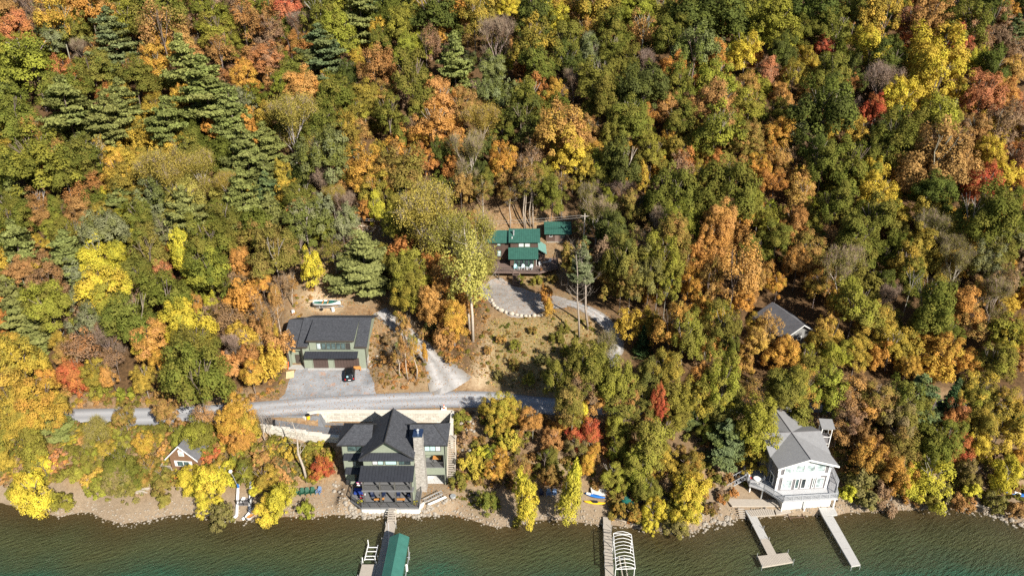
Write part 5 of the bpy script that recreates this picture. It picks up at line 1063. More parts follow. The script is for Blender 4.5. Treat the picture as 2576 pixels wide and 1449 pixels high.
posts(D1, [(-19.8, y) for y in (81.8, 78.5, 75)] + [(-18.2, y) for y in (81.8, 79.5)] + [(-22.05, 74.05), (-22.05, 71.5), (-22.05, 69), (-19.85, 73.9)], -1.2, 1.35)
gs = MB()
for i in range(7): f = i / 6; gs.box(-19.6, -18.4, 84.0 - f * 1.9, 84.0 - f * 1.9 + .28, 1.85 - f * 1.05, 1.91 - f * 1.05)
gs.bar((-19.62, 84.3, 1.75), (-19.62, 82.0, .55), .12); gs.bar((-18.38, 84.3, 1.75), (-18.38, 82.0, .55), .12); gs.build('stair', 'weathered wood', D1)
MB().tube([(-19.5, 82.4, .76), (-18.9, 79.5, .78), (-18.55, 76.4, .8)], .04, 5).build('water_pipe', 'white paint', D1)
def lift_frame(t_, x0, x1, y0, y1, zt, m_, legs=True):
    for x in (x0, x1):
        for y in (y0, y1): MB().cyl(x, y, -1.5, zt, .06, 6).build('post', m_, t_)
L1 = thing('boat_lift', 'boat lift under a dark green fabric canopy beside the wooden dock', 'boat lift', (-16.8, 72, .5))
cx0, cxm, cx1, cz, cr = -18.15, -16.75, -15.35, 3.0, 3.75
cn = MB(); ny_ = 12
for a, b_, za, zb in ((cx0, cxm, cz, cr), (cxm + .002, cx1, cr, cz)):
    for k in range(ny_): y0, y1 = 66.5 + k * .88, 66.5 + (k + 1) * .88 - .002; sg = .03 * (k % 2); cn.slab([(a, y0, za - sg), (b_, y0, zb - sg), (b_, y1, zb - .03 + sg), (a, y1, za - .03 + sg)] if 0 else [(a, y0, za), (b_, y0, zb), (b_, y1, zb), (a, y1, za)], .03)
cn.box(cx0 - .03, cx0, 66.5, 77.05, cz - .45, cz).box(cx1, cx1 + .03, 66.5, 77.05, cz - .45, cz).add([(cx0, 77.06, cz - .45), (cx1, 77.06, cz - .45), (cx1, 77.06, cz), (cxm, 77.06, cr), (cx0, 77.06, cz)], [(0, 1, 2, 3, 4)])
cn.build('canopy', 'green tarp', L1); lift_frame(L1, cx0 + .1, cx1 + .06, 68, 75.5, 2.6, 'galvanised')
bm_ = MB()
for y in (68, 75.5): bm_.bar((cx0, y, .5), (cx1 + .2, y, .5), .12)
bm_.bar((cx1 + .1, 67.5, 1.0), (cx1 + .1, 76, 1.0), .12); bm_.build('cradle_beam', 'galvanised', L1)
MB().cyl(cx1 + .2, 72.4, 1.2, 2.3, .18, 8).build('winch', 'white paint', L1)
J = thing('watercraft_lift', 'small empty white frame lift standing in the water left of the dock', 'boat lift', (-21, 76.4, .3))
jf = MB(); jf.bar((-21.8, 77.8, .55), (-21.8, 74.9, .55), .12); jf.bar((-20.3, 77.8, .55), (-20.3, 74.9, .55), .12)
jf.build('frame', 'white paint', J); jb = MB()
for y in (77.3, 76.5, 75.6, 75.0): jb.bar((-21.8, y, .62), (-20.3, y, .62), .09)
jb.build('bunk', 'white paint', J)
for x, y, z in ((-21.8, 77.9, 1.5), (-20.2, 74.8, 1.2), (-22.1, 74.9, 1.1)): MB().cyl(x, y, -1.2, z, .07, 6).build('post', 'white paint', J)

# things round the house and the shore
def at_obj(px, py): return onT(px, py)
p = at(684, 1071, 7.6)
for k, l in ((0, 'black wheeled trash bin by the stepped stone wall, nearer the road'), (1, 'black wheeled trash bin by the stepped stone wall, nearer the house')):
    q = at(679 + 9 * k, 1066 + 3 * k, 7.9); t_ = thing('trash_bin', l, 'trash bin', (q[0], q[1], Tz(q[0], q[1])), .2, 'black bins at the driveway entrance')
    MB().add([(-.25, -.28, .08), (.25, -.28, .08), (.25, .28, .08), (-.25, .28, .08), (-.32, -.36, 1.0), (.32, -.36, 1.0), (.32, .36, 1.0), (-.32, .36, 1.0)], [(3, 2, 1, 0), (4, 5, 6, 7), (0, 1, 5, 4), (1, 2, 6, 5), (2, 3, 7, 6), (3, 0, 4, 7)]).build('body', 'black plastic', t_, True)
    MB().slab([(-.35, -.4, 1.04), (.35, -.4, 1.04), (.35, .4, 1.12), (-.35, .4, 1.12)], .06).build('lid', 'black plastic', t_, True)
    for x in (-.28, .28): MB().tube([(x - .03, .3, .1), (x + .03, .3, .1)], .1, 10).build('wheel', 'rubber', t_, True)
q = at(775, 1047, 8.1); t_ = thing('plow_marker', 'black and yellow barrel at the end of the long stone wall', 'barrel', (q[0], q[1], Tz(q[0], q[1]) + .0)); MB().cyl(0, 0, 0, .75, .3, 12, .34).build('body', 'yellow plastic', t_, True); MB().cyl(0, 0, .751, .95, .36, 12, .3).build('lid', 'black plastic', t_, True)
q = at(1117, 1029, 8.1); t_ = thing('traffic_cone', 'orange traffic cone on a white block at the edge of the road', 'traffic cone', (q[0], q[1], 8.02))
MB().box(-.45, .45, -.35, .35, 0, .3).build('base', 'white paint', t_, True); MB().cyl(0, 0, .3, 1.1, .22, 10, .05).build('cone', 'orange plastic', t_, True); MB().cyl(0, 0, .62, .8, .163, 10, .118).build('band', 'white paint', t_, True)
q = onT(1140, 1258); t_ = thing('fire_bowl', 'black kettle grill with silver bowl on the gravel beside the deck', 'grill', q); MB().tube([(0, 0, .5), (0, 0, .62), (0, 0, .9), (0, 0, 1.0)], [.2, .42, .5, .46], 12).build('bowl', 'galvanised', t_, True)
for a in (0, 2.1, 4.2): MB().bar((.5 * math.cos(a), .5 * math.sin(a), 0), (.2 * math.cos(a), .2 * math.sin(a), .6), .05).build('leg', 'black plastic', t_, True)
# spare dock ladders laid on the bank
q = onT(1090, 1258); t_ = thing('dock_ramp', 'aluminium ramp section leaning on the stones right of the deck', 'ramp', (q[0], q[1], q[2] + .1), R(28)); mb = MB(); mb.bar((-1.5, -.4, .5), (1.6, -.4, .9), .09); mb.bar((-1.5, .4, .5), (1.6, .4, .9), .09)
for k in range(9): f = k / 8; mb.bar((-1.5 + 3.1 * f, -.4, .5 + .4 * f), (-1.5 + 3.1 * f, .4, .5 + .4 * f), .06)
mb.build('frame', 'galvanised', t_, True); MB().bar((-1.2, -.6, .1), (1.9, -.6, .4), .12).bar((-1.0, -.85, .1), (2.0, -.85, .4), .12).build('side_rail', 'white paint', t_, True); MB().bar((-1.3, 0, 0), (-1.3, 0, .5), .08).bar((1.4, 0, -.2), (1.4, 0, .85), .08).build('support', 'galvanised', t_, True)
# stones
def stones(name, pts, r0, r1, seed, m_='pale stone', lift=0., flat=.7, per=1, spread=.4):
    g = random.Random(seed); mb = MB()
    for x, y in pts:
        for _ in range(per): xx, yy_ = x + g.gauss(0, spread), y + g.gauss(0, spread); r = g.uniform(r0, r1); mb.blob((xx, yy_, Tz(xx, yy_) + lift + r * .2), r, g.random(), 1 if r < .45 else 2, flat)
    return tag(mb.build(name, m_), kind='stuff')
shp = [(float(x), float(S(x))) for x in np.arange(-80, 82, .45)]
stones('shore_stones', [(x, y + .45) for x, y in shp], .05, .20, 1, 'shore rock', per=6, spread=.8)
stones('shallow_stones', [(x, y - .9) for x, y in shp if -62 < x < -40 or 25 < x < 36 or -29 < x < -9 or x > 70], .08, .26, 2, 'stone', per=3, spread=.6)
riprap = [(x, S(x) + .25) for x in np.arange(-26, -12.5, .42)] + [onT(px, py)[:2] for px, py in [(850, 1225), (856, 1240), (862, 1252), (868, 1262), (876, 1270), (884, 1280), (845, 1215), (894, 1288), (1065, 1290), (1078, 1282), (1090, 1270), (1105, 1262), (1120, 1258)]]
stones('riprap', riprap, .16, .40, 3, 'stone', per=3, spread=.36)
stones('riprap_bank', [onT(px, py)[:2] for px, py in [(1770, 1328), (1785, 1322), (1800, 1315), (1815, 1308), (1830, 1302), (1160, 1080), (1170, 1095), (1180, 1060), (1175, 1110), (1165, 1050), (1185, 1090), (2500, 1292), (2520, 1300), (2540, 1310), (2560, 1320), (938, 918)]],   .14, .36, 4, 'stone', per=9, spread=.9)
for i, (px, py, r) in enumerate([(1237, 757, .55), (1240, 764, .5), (1244, 771, .6), (1251, 777, .7), (1262, 783, .75), (1273, 787, .6), (1287, 791, .8), (1300, 794, .55), (1311, 795, .6), (1322, 796, .55), (1332, 796, .5), (1343, 796, .75), (1358, 795, .65)]):
    q = onT(px, py); o = MB().blob((0, 0, r * .3), (r * (.6 + .35 * ((i * 7) % 5) / 5), r * (.5 + .3 * ((i * 3) % 4) / 4), r * .6), i, 2).build('boulder', 'pale stone', None, True, True); o.location = q
    tag(o, f'pale boulder edging the gravel turnaround, {["first", "second", "third", "fourth", "fifth", "sixth", "seventh", "eighth", "ninth", "tenth", "eleventh", "twelfth", "last"][i]} from the uphill end', 'boulder', 'boulders along the turnaround edge')
# ---------------------------------------------------------------- the long garage
GA = thing('garage', 'dark green two-door garage with long black shingle roof beside the road', 'garage', (-34, 114.4, 9))
gx0, gx1, gy0, gy1, gz = -40.3, -28.2, 114.4, 126.0, 9.0
wl = MB(); prof = [(gy0, gz - .5), (gy1, gz - .5), (gy1, 14.1), (120.2, 16.85), (gy0, 14.0)]
wl.ext(prof, 'x', gx0, gx1); wl.ext([(115.8, gz - .5), (gy1, gz - .5), (gy1, 13.9), (120.2, 16.4), (115.8, 14.2)], 'x', -43.4, gx0 - .003); wl.box(-43.4, -42.9, 114.9, 115.79, gz - .3, 13.2); wl.box(-43.4, gx0 - .01, 114.9, 115.0, 12.6, 13.3)
wl.box(-38.6, -30.1, 114.1, 118.5, 13.2, 15.45)                                              # dormer
wl.build('wall', 'green siding', GA)
MB().box(gx1 - .02, gx1 + .1, gy0, gy1, gz - .8, gz + 1.4).build('foundation', 'concrete', GA)
rf = MB()
def gp(x0, x1, dz=0., ye=113.75, yb=126.7):
    ze = 16.95 - (120.2 - ye) * .44 + dz; zb = 16.95 - (yb - 120.2) * .44 + dz
    rf.slab([(x0, ye, ze), (x1, ye, ze), (x1, 120.2, 16.95 + dz), (x0, 120.2, 16.95 + dz)], .2); rf.slab([(x0, yb, zb), (x0, 120.203, 16.95 + dz), (x1, 120.203, 16.95 + dz), (x1, yb, zb)], .2)
gp(-40.9, -38.9); gp(-29.9, -27.6); gp(-38.898, -29.902, 0, 119.4); gp(-43.9, -40.95, -.42, 113.9)
rf.slab([(-38.9, 113.55, 15.55), (-29.9, 113.55, 15.55), (-29.9, 119.6, 16.98), (-38.9, 119.6, 16.98)], .18)
rf.build('roof', 'dark shingle', GA)
ft = MB(); ft.box(-40.9, -38.85, 113.7, 113.76, 13.85, 14.1); ft.box(-29.95, -27.6, 113.7, 113.76, 13.85, 14.1); ft.box(-38.95, -29.85, 113.48, 113.55, 15.32, 15.55); ft.box(-43.9, -40.95, 113.84, 113.9, 13.5, 13.75)
for x in (-28.0, -40.2): ft.bar((x, 114.3, gz), (x, 114.3, 13.9), .1)
ft.box(-43.4, -43.1, 114.6, 114.88, gz, 13.4); ft.build('fascia', 'brown trim', GA)
pr = MB(); q = [(-39.6, 113.0, 12.0), (-29.5, 113.0, 12.0), (-29.5, 114.38, 12.75), (-39.6, 114.38, 12.75)]; pr.slab(q, .12); ribs(pr, *q, .5); pr.build('awning', 'seam metal', GA)
br = MB()
for x in (-39.3, -34.9, -29.8): br.bar((x, 114.3, 11.2), (x, 113.15, 11.9), .12)
br.build('awning_bracket', 'brown trim', GA)
for x0, x1, n in ((-38.4, -35.5, 5), (-34.3, -29.5, 8)):
    d_ = MB()
    for k in range(n): a, b_ = x0 + (x1 - x0) * k / n, x0 + (x1 - x0) * (k + 1) / n; d_.box(a + .02, b_ - .02, 114.33, 114.39, gz + .05, 11.3)
    for z in (9.8, 10.6): d_.box(x0 + .02, x1 - .02, 114.3, 114.329, z, z + .04)
    dr = d_.build('garage_door', 'garage door', GA); f_ = MB(); f_.box(x0 - .14, x0, 114.3, 114.39, gz, 11.45); f_.box(x1, x1 + .14, 114.3, 114.39, gz, 11.45); f_.box(x0, x1, 114.3, 114.39, 11.32, 11.45); f_.build('door_frame', 'green siding', dr)
xs_ = [-37.3 + k * .93 for k in range(8)]
for k in range(7): window(GA, xs_[k] + .06, xs_[k + 1] - .02, 13.35, 14.75, 114.1, 'dark trim', 'pale glass' if k == 0 else 'interior' if k == 6 else 'lake glass', 1, .08)
MB().box(-42.2, -41.1, 115.7, 115.78, gz + .05, 11.2).build('door', 'brown trim', GA)
MB().box(-43.4, -40.32, 114.0, 115.75, gz - .3, gz + .06).build('porch_slab', 'concrete', GA); MB().box(-39.5, -28.3, 113.8, 114.3, gz - .3, gz + .05).build('apron', 'concrete', GA)
ld = thing('ladder', 'aluminium ladder leaning on the shaded end of the garage', 'ladder', (-44.6, 117.5, Tz(-44.6, 117.5))); mb = MB(); h_ = 4.6
for y in (-.25, .25): mb.bar((0, y, 0), (1.0, y, h_), .07)
for k in range(14): f = (k + .5) / 14; mb.bar((f, -.25, h_ * f), (f, .25, h_ * f), .05)
mb.build('frame', 'galvanised', ld, True)
sl_ = thing('lumber_stack', 'pale lumber and orange tools leaning at the garage porch', 'lumber', (-43.8, 114.0, gz))
for k in range(5): MB().bar((-.7 + k * .18, -.5 + .1 * k, 0), (.1 + k * .1, .6, 1.9 - k * .2), .09).build('board', 'plywood', sl_, True)
MB().bar((.55, -.2, .05), (.65, .3, 1.5), .12).build('tool', 'orange plastic', sl_, True)
wb = thing('firewood_rack', 'orange wooden bench stacked by the wide garage door', 'bench', (-29.9, 113.6, gz + .05), .05); MB().box(-.7, .8, -.35, .3, .35, .45).build('seat', 'orange wood', wb, True); MB().box(-.6, .7, -.1, .28, .451, .72).build('stacked_boards', 'orange wood', wb, True)
for x in (-.6, .7): MB().box(x - .06, x + .06, -.3, .25, 0, .35).build('leg', 'orange wood', wb, True)
q = onT(729, 946); pw = thing('plywood_sheet', 'pale plywood sheet lying on the bank left of the parking', 'plywood', (q[0], q[1], q[2] + .08), .3); MB().slab([(-.75, -.9, 0), (.75, -.9, .05), (.9, 1.0, .45), (-.6, 1.0, .4)], .03).build('sheet', 'plywood', pw, True)

# car: a lofted body, windows, wheels, lamps
q = at(881, 946, 8.75); CA = thing('parked_car', 'black hatchback car parked before the wide garage door', 'car', (q[0], q[1], Tz(q[0], q[1]) + .03), R(10))
bd = MB(); half = .92
def loft(secs, name, m_, smooth=True):
    mb = MB(); k = len(secs[0])
    for s_ in secs: mb.v += s_
    for i in range(len(secs) - 1):
        for j in range(k): a = i * k + j; b_ = i * k + (j + 1) % k; mb.f.append((a, b_, b_ + k, a + k))
    mb.f.append(tuple(range(k - 1, -1, -1))); mb.f.append(tuple((len(secs) - 1) * k + j for j in range(k)))
    return mb.build(name, m_, CA, True, smooth)
def sec(y, w_, z0, z1, r=.12): return [(-w_, y, z0 + r), (-w_ + r * .5, y, z0), (w_ - r * .5, y, z0), (w_, y, z0 + r), (w_ + .02, y, (z0 + z1) / 2), (w_ - .02, y, z1 - r * .6), (w_ - r, y, z1), (-w_ + r, y, z1), (-w_ + .02, y, z1 - r * .6), (-w_ - .02, y, (z0 + z1) / 2)]
loft([sec(-2.28, .78, .38, .82), sec(-2.18, .86, .3, 1.0), sec(-1.4, .92, .25, 1.05), sec(.2, .93, .25, 1.02), sec(1.2, .92, .25, .98), sec(1.95, .86, .28, .85), sec(2.3, .72, .34, .68)], 'body', 'car paint')
loft([sec(-1.95, .70, 1.02, 1.2, .1), sec(-1.72, .70, 1.0, 1.48, .12), sec(-1.0, .70, 1.0, 1.6, .14), sec(.1, .70, 1.0, 1.6, .14), sec(.7, .70, 1.0, 1.35, .12), sec(1.25, .66, .98, 1.04, .05)], 'cabin', 'car paint')
MB().slab([(-.60, -2.0, 1.13), (.60, -2.0, 1.13), (.56, -1.72, 1.52), (-.56, -1.72, 1.52)], .02).build('rear_window', 'car glass', CA, True); MB().slab([(-.55, .25, 1.6), (.55, .25, 1.6), (.62, 1.15, 1.12), (-.62, 1.15, 1.12)], .02).build('windscreen', 'car glass', CA, True)
for s_ in (-1, 1):
    MB().slab([(s_ * .715, -1.6, 1.1), (s_ * .715, .7, 1.1), (s_ * .70, .2, 1.5), (s_ * .70, -1.4, 1.5)], .01).build('side_window', 'car glass', CA, True); MB().box(s_ * .76 - .1, s_ * .76 + .1, -2.33, -2.2, .72, .95).build('tail_light', 'tail lamp', CA, True); MB().blob((s_ * 1.02, .75, 1.05), (.1, .1, .07), 1, 1).build('mirror', 'car paint', CA, True)
    for y in (-1.4, 1.4): wh = MB().tube([(s_ * .74, y, .32), (s_ * .94, y, .32)], .33, 14).build('wheel', 'rubber', CA, True); MB().tube([(s_ * .941, y, .32), (s_ * .95, y, .32)], .2, 10).build('rim', 'rim', wh, True)
MB().slab([(-.6, -1.7, 1.605), (.6, -1.7, 1.605), (.6, .0, 1.615), (-.6, .0, 1.615)], .01).build('sunroof', 'car glass', CA, True); MB().box(-.25, .25, -2.31, -2.28, .55, .68).build('number_plate', 'flag white', CA, True)
MB().slab([(-.5, -2.05, 1.08), (-.2, -2.05, 1.08), (-.2, -1.9, 1.28), (-.5, -1.9, 1.28)], .015).build('window_sticker', 'aqua chair', CA, True)

# sailing dinghy on its trailer behind the garage
def boat_hull(root, L, B, Dp, m_, inner, deck_to=.35):
    n = 14; mb = MB(); inn = MB(); rows = []
    for i in range(n + 1):
        f = i / n; w_ = B / 2 * (1 - abs(2 * f - .9) ** 2.6 * (1 if f > .45 else .45)); w_ = max(w_, .03 if f > .9 else .2); y = (f - .5) * L; sh_ = .12 * (2 * f - 1) ** 2
        rows.append((y, w_, sh_))
        mb.v += [(-w_, y, Dp + sh_), (-w_ * .8, y, Dp * .35), (0, y, .02), (w_ * .8, y, Dp * .35), (w_, y, Dp + sh_)]
    for i in range(n):
        for j in range(4): a = i * 5 + j; mb.f.append((a, a + 1, a + 6, a + 5))
    mb.f.append((4, 3, 2, 1, 0)); hull = mb.build('hull', m_, root, True, True)
    for i in range(n):
        (ya, wa, sa), (yb, wb_, sb) = rows[i], rows[i + 1]; z = Dp - .06 if i / n > deck_to else Dp - .3
        inn.slab([(-wa * .92, ya, z + sa), (wa * .92, ya, z + sa), (wb_ * .92, yb, z + sb), (-wb_ * .92, yb, z + sb)], .02)
    inn.build('deck', inner, root, True)
    return rows
q = onT(824, 776); SB = thing('sailboat', 'white sailing dinghy with teal deck and lowered mast on a trailer', 'sailboat', (q[0], q[1], q[2] + .75), R(-87)); rows = boat_hull(SB, 5.6, 1.9, .8, 'white paint', 'dark tarp', .45)
MB().tube([(.15, -3.6, 1.35), (.1, 3.6, 1.25)], .05, 6).build('mast', 'galvanised', SB, True); MB().bar((0, -1.4, .6), (0, -1.4, 1.35), .07).bar((0, 1.6, .8), (0, 1.6, 1.28), .07).build('crutch', 'brown trim', SB, True); MB().box(-.75, .75, -.9, -.65, .72, .8).box(-.75, .75, .2, .35, .74, .86).build('thwart', 'orange wood', SB, True)
TR = thing('boat_trailer', 'galvanised trailer under the white sailing dinghy', 'trailer', (q[0], q[1], q[2]), R(-87)); MB().bar((-.6, -2.2, .55), (-.6, 1.5, .55), .1).bar((.6, -2.2, .55), (.6, 1.5, .55), .1).bar((-.6, 1.5, .55), (0, 3.3, .5), .1).bar((.6, 1.5, .55), (0, 3.3, .5), .1).bar((-.8, -1, .4), (.8, -1, .4), .1).bar((-.5, -1.5, .55), (-.5, -1.5, .9), .1).bar((.5, -1.5, .55), (.5, -1.5, .9), .1).build('frame', 'galvanised', TR, True)
for s_ in (-1, 1): wh = MB().tube([(s_ * .8, -1, .3), (s_ * 1.0, -1, .3)], .3, 12).build('wheel', 'rubber', TR, True)
MB().bar((0, 3.2, 0), (0, 3.2, .55), .08).build('jack', 'galvanised', TR, True)
for px, py, l in ((838, 783, 'black and white barrel behind the garage, nearer the boat bow'), (738, 790, 'white barrel standing at the uphill corner of the garage')):
    q = onT(px, py); t_ = thing('barrel', l, 'barrel', q); MB().cyl(0, 0, 0, .85, .32, 12).build('body', 'white paint', t_, True); MB().cyl(0, 0, .85, .9, .34, 12, .3).build('lid', 'blind', t_, True)
q = onT(1032, 630); t_ = thing('log_splitter', 'orange yellow machine by the woodpile on the cleared slope', 'machine', q); MB().box(-.5, .5, -.25, .25, .4, .85).build('engine', 'yellow plastic', t_, True); MB().bar((-1.0, 0, .5), (.9, 0, .6), .16).build('beam', 'black plastic', t_, True)
for s_ in (-.4, .4): MB().tube([(s_, -.1, .28), (s_ + .12, -.1, .28)], .28, 10).build('wheel', 'rubber', t_, True)
wpile = stones('woodpile_rubble', [onT(px, py)[:2] for px, py in [(905, 570), (915, 575), (925, 578), (935, 580), (945, 576), (955, 580), (920, 585)]], .15, .45, 8, 'log', per=7, spread=.7, flat=.5)

# ---------------------------------------------------------------- the cottage with green roofs
CO = thing('cottage', 'dark brown cottage with green metal roofs and a broad deck above the turnaround', 'cottage', (2, 145, 17.2))
cd = 17.3
wl = MB(); wl.box(-.4, 5.5, 144.3, 146.5, 15.5, 19.4); wl.ext([(146.502, 15.5), (153.0, 15.5), (153.0, 22.2), (149.2, 24.35), (146.502, 22.6)], 'x', -.35, 5.9); wl.ext([(147.2, 15.5), (153.0, 15.5), (153.0, 21.9), (149.4, 23.9), (147.2, 22.3)], 'x', -8.4, -.36); wl.box(5.905, 7.6, 146.6, 150.5, 15.5, 19.6)
wl.build('wall', 'brown board', CO)
def mroof(name, q, t_=.1, step=.42):
    mb = MB(); mb.slab(q, t_); ribs(mb, *q, step, .05); return mb.build(name, 'green metal roof', CO)
r1_ = mroof('roof', [(-.75, 145.95, 22.45), (6.4, 145.95, 22.45), (6.4, 149.2, 24.6), (-.75, 149.2, 24.6)]); mroof('roof', [(6.4, 153.5, 22.1), (-.75, 153.5, 22.1), (-.75, 149.21, 24.6), (6.4, 149.21, 24.6)])
mroof('roof', [(-8.9, 146.7, 22.05), (-.8, 146.7, 22.05), (-.8, 149.4, 24.15), (-8.9, 149.4, 24.15)]); mroof('roof', [(-.8, 153.5, 21.8), (-8.9, 153.5, 21.8), (-8.9, 149.41, 24.15), (-.8, 149.41, 24.15)])
mroof('porch_roof', [(-.8, 143.7, 19.3), (5.95, 143.7, 19.3), (5.95, 146.48, 21.05), (-.8, 146.48, 21.05)])
mb = MB(); q = [(7.95, 145.9, 19.55), (7.95, 150.8, 19.9), (6.0, 150.8, 21.2), (6.0, 145.9, 20.9)]; mb.slab(q, .06); ribs(mb, (7.95, 145.9, 19.55), (7.95, 150.8, 19.9), (6.0, 150.8, 21.2), (6.0, 145.9, 20.9), .5, .04); mb.build('lean_to_roof', 'polycarbonate', CO)
MB().cyl(.35, 147.7, 23.4, 24.6, .16, 10).cyl(.35, 147.7, 24.6, 24.75, .24, 10).build('stove_pipe', 'galvanised', r1_); MB().cyl(.0, 146.9, 23.0, 23.5, .09, 8).build('vent_pipe', 'white paint', r1_)
window(CO, 1.5, 2.75, 21.15, 22.35, 146.5, 'green frame', 'pale glass', 1, .08, drape=('blind',)); window(CO, 2.9, 4.15, 21.15, 22.35, 146.5, 'green frame', 'pale glass', 1, .08, drape=('blind',))
window(CO, -3.4, -2.6, 21.2, 22.0, 147.2, 'green frame', 'pale glass', 1, .09); window(CO, -3.4, -2.5, 18.6, 20.0, 147.2, 'green frame', 'pale glass', 1, .1); window(CO, -6.2, -5.0, 18.6, 20.0, 147.2, 'green frame', 'pale glass', 2, .1)
window(CO, .5, 4.9, cd + .05, 19.1, 144.3, 'green frame', 'dark glass', 4, .13); MB().box(5.51, 5.58, 144.5, 145.2, cd, 19.2).build('trim_board', 'white paint', CO); window(CO, 6.1, 6.9, 19.0, 19.5, 146.6, 'brown trim', 'dark glass', 1, .06)
dk = MB(); dk.prism([(-9.5, 147.2), (-9.5, 144.5), (-4.0, 141.3), (6.2, 141.0), (10.6, 143.6), (10.6, 152), (7.65, 152), (7.65, 146.58), (5.52, 146.58), (5.52, 144.28), (-.42, 144.28), (-.42, 147.18)], cd - .32, cd); dk.build('deck', 'deck brown', CO)
for x, y in ((-6.5, 142.9), (-3, 141.6), (1.5, 141.4), (6, 141.3), (10.3, 143.8), (10.3, 148)): MB().box(x - .1, x + .1, y - .1, y + .1, Tz(x, y) - .3, cd - .33).build('deck_post', 'brown trim', CO)
railing(CO, [(-9.4, 144.5, cd), (-4.0, 141.4, cd), (.2, 141.25, cd)], .95, 'brown trim', 1.8, .5, .06); railing(CO, [(1.7, 141.2, cd), (6.1, 141.1, cd), (10.5, 143.65, cd), (10.5, 151.9, cd)], .95, 'brown trim', 1.8, .6, .06)
st = MB()
for i in range(8): f = i / 7; st.box(.25, 1.65, 140.9 - f * 2.1, 141.2 - f * 2.1, cd - .25 - f * 2.0, cd - .19 - f * 2.0)
st.bar((.22, 141.2, cd - .1), (.22, 138.7, 15.0), .14); st.bar((1.68, 141.2, cd - .1), (1.68, 138.7, 15.0), .14); st.bar((.22, 138.9, 15), (.22, 138.9, 16.1), .1); st.bar((1.68, 138.9, 15), (1.68, 138.9, 16.1), .1); st.build('stair', 'deck brown', CO)
g3 = 'pale adirondack chairs on the cottage deck'
a0 = adirondack('adirondack_chair', 'aqua adirondack chair on the cottage deck, nearest the stair side', 'aqua chair', g3, (.8, 142.8, cd), R(5))
a1 = adirondack('adirondack_chair', 'pale blue adirondack chair in the middle of the three on the cottage deck', 'pale chair', g3, (2.5, 142.8, cd), R(-3)); copy_tree(a1, (4.25, 142.8, cd), R(-24), 'pale blue adirondack chair turned inward at the end of three on the deck')
for x, l in ((1.65, 'small round white table between the aqua and the pale blue chair'), (3.4, 'small round white table between the two pale blue chairs')):
    t_ = thing('side_table', l, 'table', (x, 142.7, cd), 0, 'round side tables on the cottage deck'); MB().cyl(0, 0, .42, .47, .3, 12).build('tabletop', 'pale chair', t_, True); MB().cyl(0, 0, 0, .42, .05, 8).cyl(0, 0, 0, .03, .2, 10).build('leg', 'white paint', t_, True)
def plastic_chair(label, loc, rz):
    t_ = thing('plastic_chair', label, 'chair', loc, rz, 'white plastic chairs on the cottage deck'); MB().slab([(-.25, -.25, .44), (.25, -.25, .44), (.23, .25, .42), (-.23, .25, .42)], .04).build('seat', 'white paint', t_, True); MB().slab([(-.24, .22, .44), (.24, .22, .44), (.22, .36, .98), (-.22, .36, .98)], .035).build('backrest', 'white paint', t_, True)
    for x in (-.26, .26): MB().slab([(x - .04, -.24, .66), (x + .04, -.24, .66), (x + .04, .26, .68), (x - .04, .26, .68)], .04).build('armrest', 'white paint', t_, True)
    for x, y in ((-.24, -.24), (.24, -.24), (-.22, .24), (.22, .24)): MB().bar((x * 1.1, y * 1.1, 0), (x, y, .64 if y < 0 else .44), .05).build('leg', 'white paint', t_, True)
plastic_chair('white plastic armchair in front of the cottage side door beside the table', (6.4, 144.6, cd), R(20)); plastic_chair('white plastic armchair farther back along the cottage side deck', (8.7, 146.3, cd), R(-30))
t_ = thing('patio_table', 'weathered wooden table between the white chairs on the cottage deck', 'table', (7.6, 145.2, cd), .4); MB().box(-.6, .6, -.45, .45, .66, .72).build('tabletop', 'weathered wood', t_, True)
for x, y in ((-.5, -.38), (.5, -.38), (-.5, .38), (.5, .38)): MB().bar((x, y, 0), (x, y, .66), .07).build('leg', 'weathered wood', t_, True)
for x, y, l in ((-5.6, 142.9, 'red flowers in a pot on the cottage deck under the big tree'), (6.5, 141.8, 'red flowers in a pot at the corner of the cottage deck')):
    t_ = thing('flower_pot', l, 'plant pot', (x, y, cd)); MB().cyl(0, 0, 0, .35, .16, 10, .22).build('pot', 'rust', t_, True); put('plant', BUSH[1], t_, (0, 0, .3), (.6, .6, .7), 0, COL['R'], COL['l'])
# shed
sz = Tz(10.5, 152); SHDY = 5.4; SH = thing('shed', 'dark brown shed with green metal roof up the slope behind the cottage', 'shed', (10.9, 158, 18.8))
MB().ext([(155.6, 17.8), (160.4, 17.8), (160.4, 21.4), (158.2, 22.75), (155.6, 21.1)], 'x', 8.2, 13.8).build('wall', 'brown board', SH)
for q in ([(7.8, 155.0, 20.95), (14.3, 155.0, 20.95), (14.3, 158.2, 23.0), (7.8, 158.2, 23.0)], [(14.3, 161, 21.2), (7.8, 161, 21.2), (7.8, 158.21, 23.0), (14.3, 158.21, 23.0)]): mb = MB(); mb.slab(q, .1); ribs(mb, *q, .42, .05); mb.build('roof', 'green metal roof', SH)
window(SH, 9.0, 9.7, 20.1, 20.7, 155.6, 'white paint', 'dark glass', 1, .06); window(SH, 11.6, 12.8, 19.6, 20.5, 155.6, 'brown trim', 'dark glass', 2, .06); MB().box(10.3, 11.2, 155.53, 155.59, 18.6, 20.5).build('door', 'deck brown', SH); MB().box(8.3, 13.7, 155.0, 155.55, 17.8, 18.95).build('step', 'stone', SH)

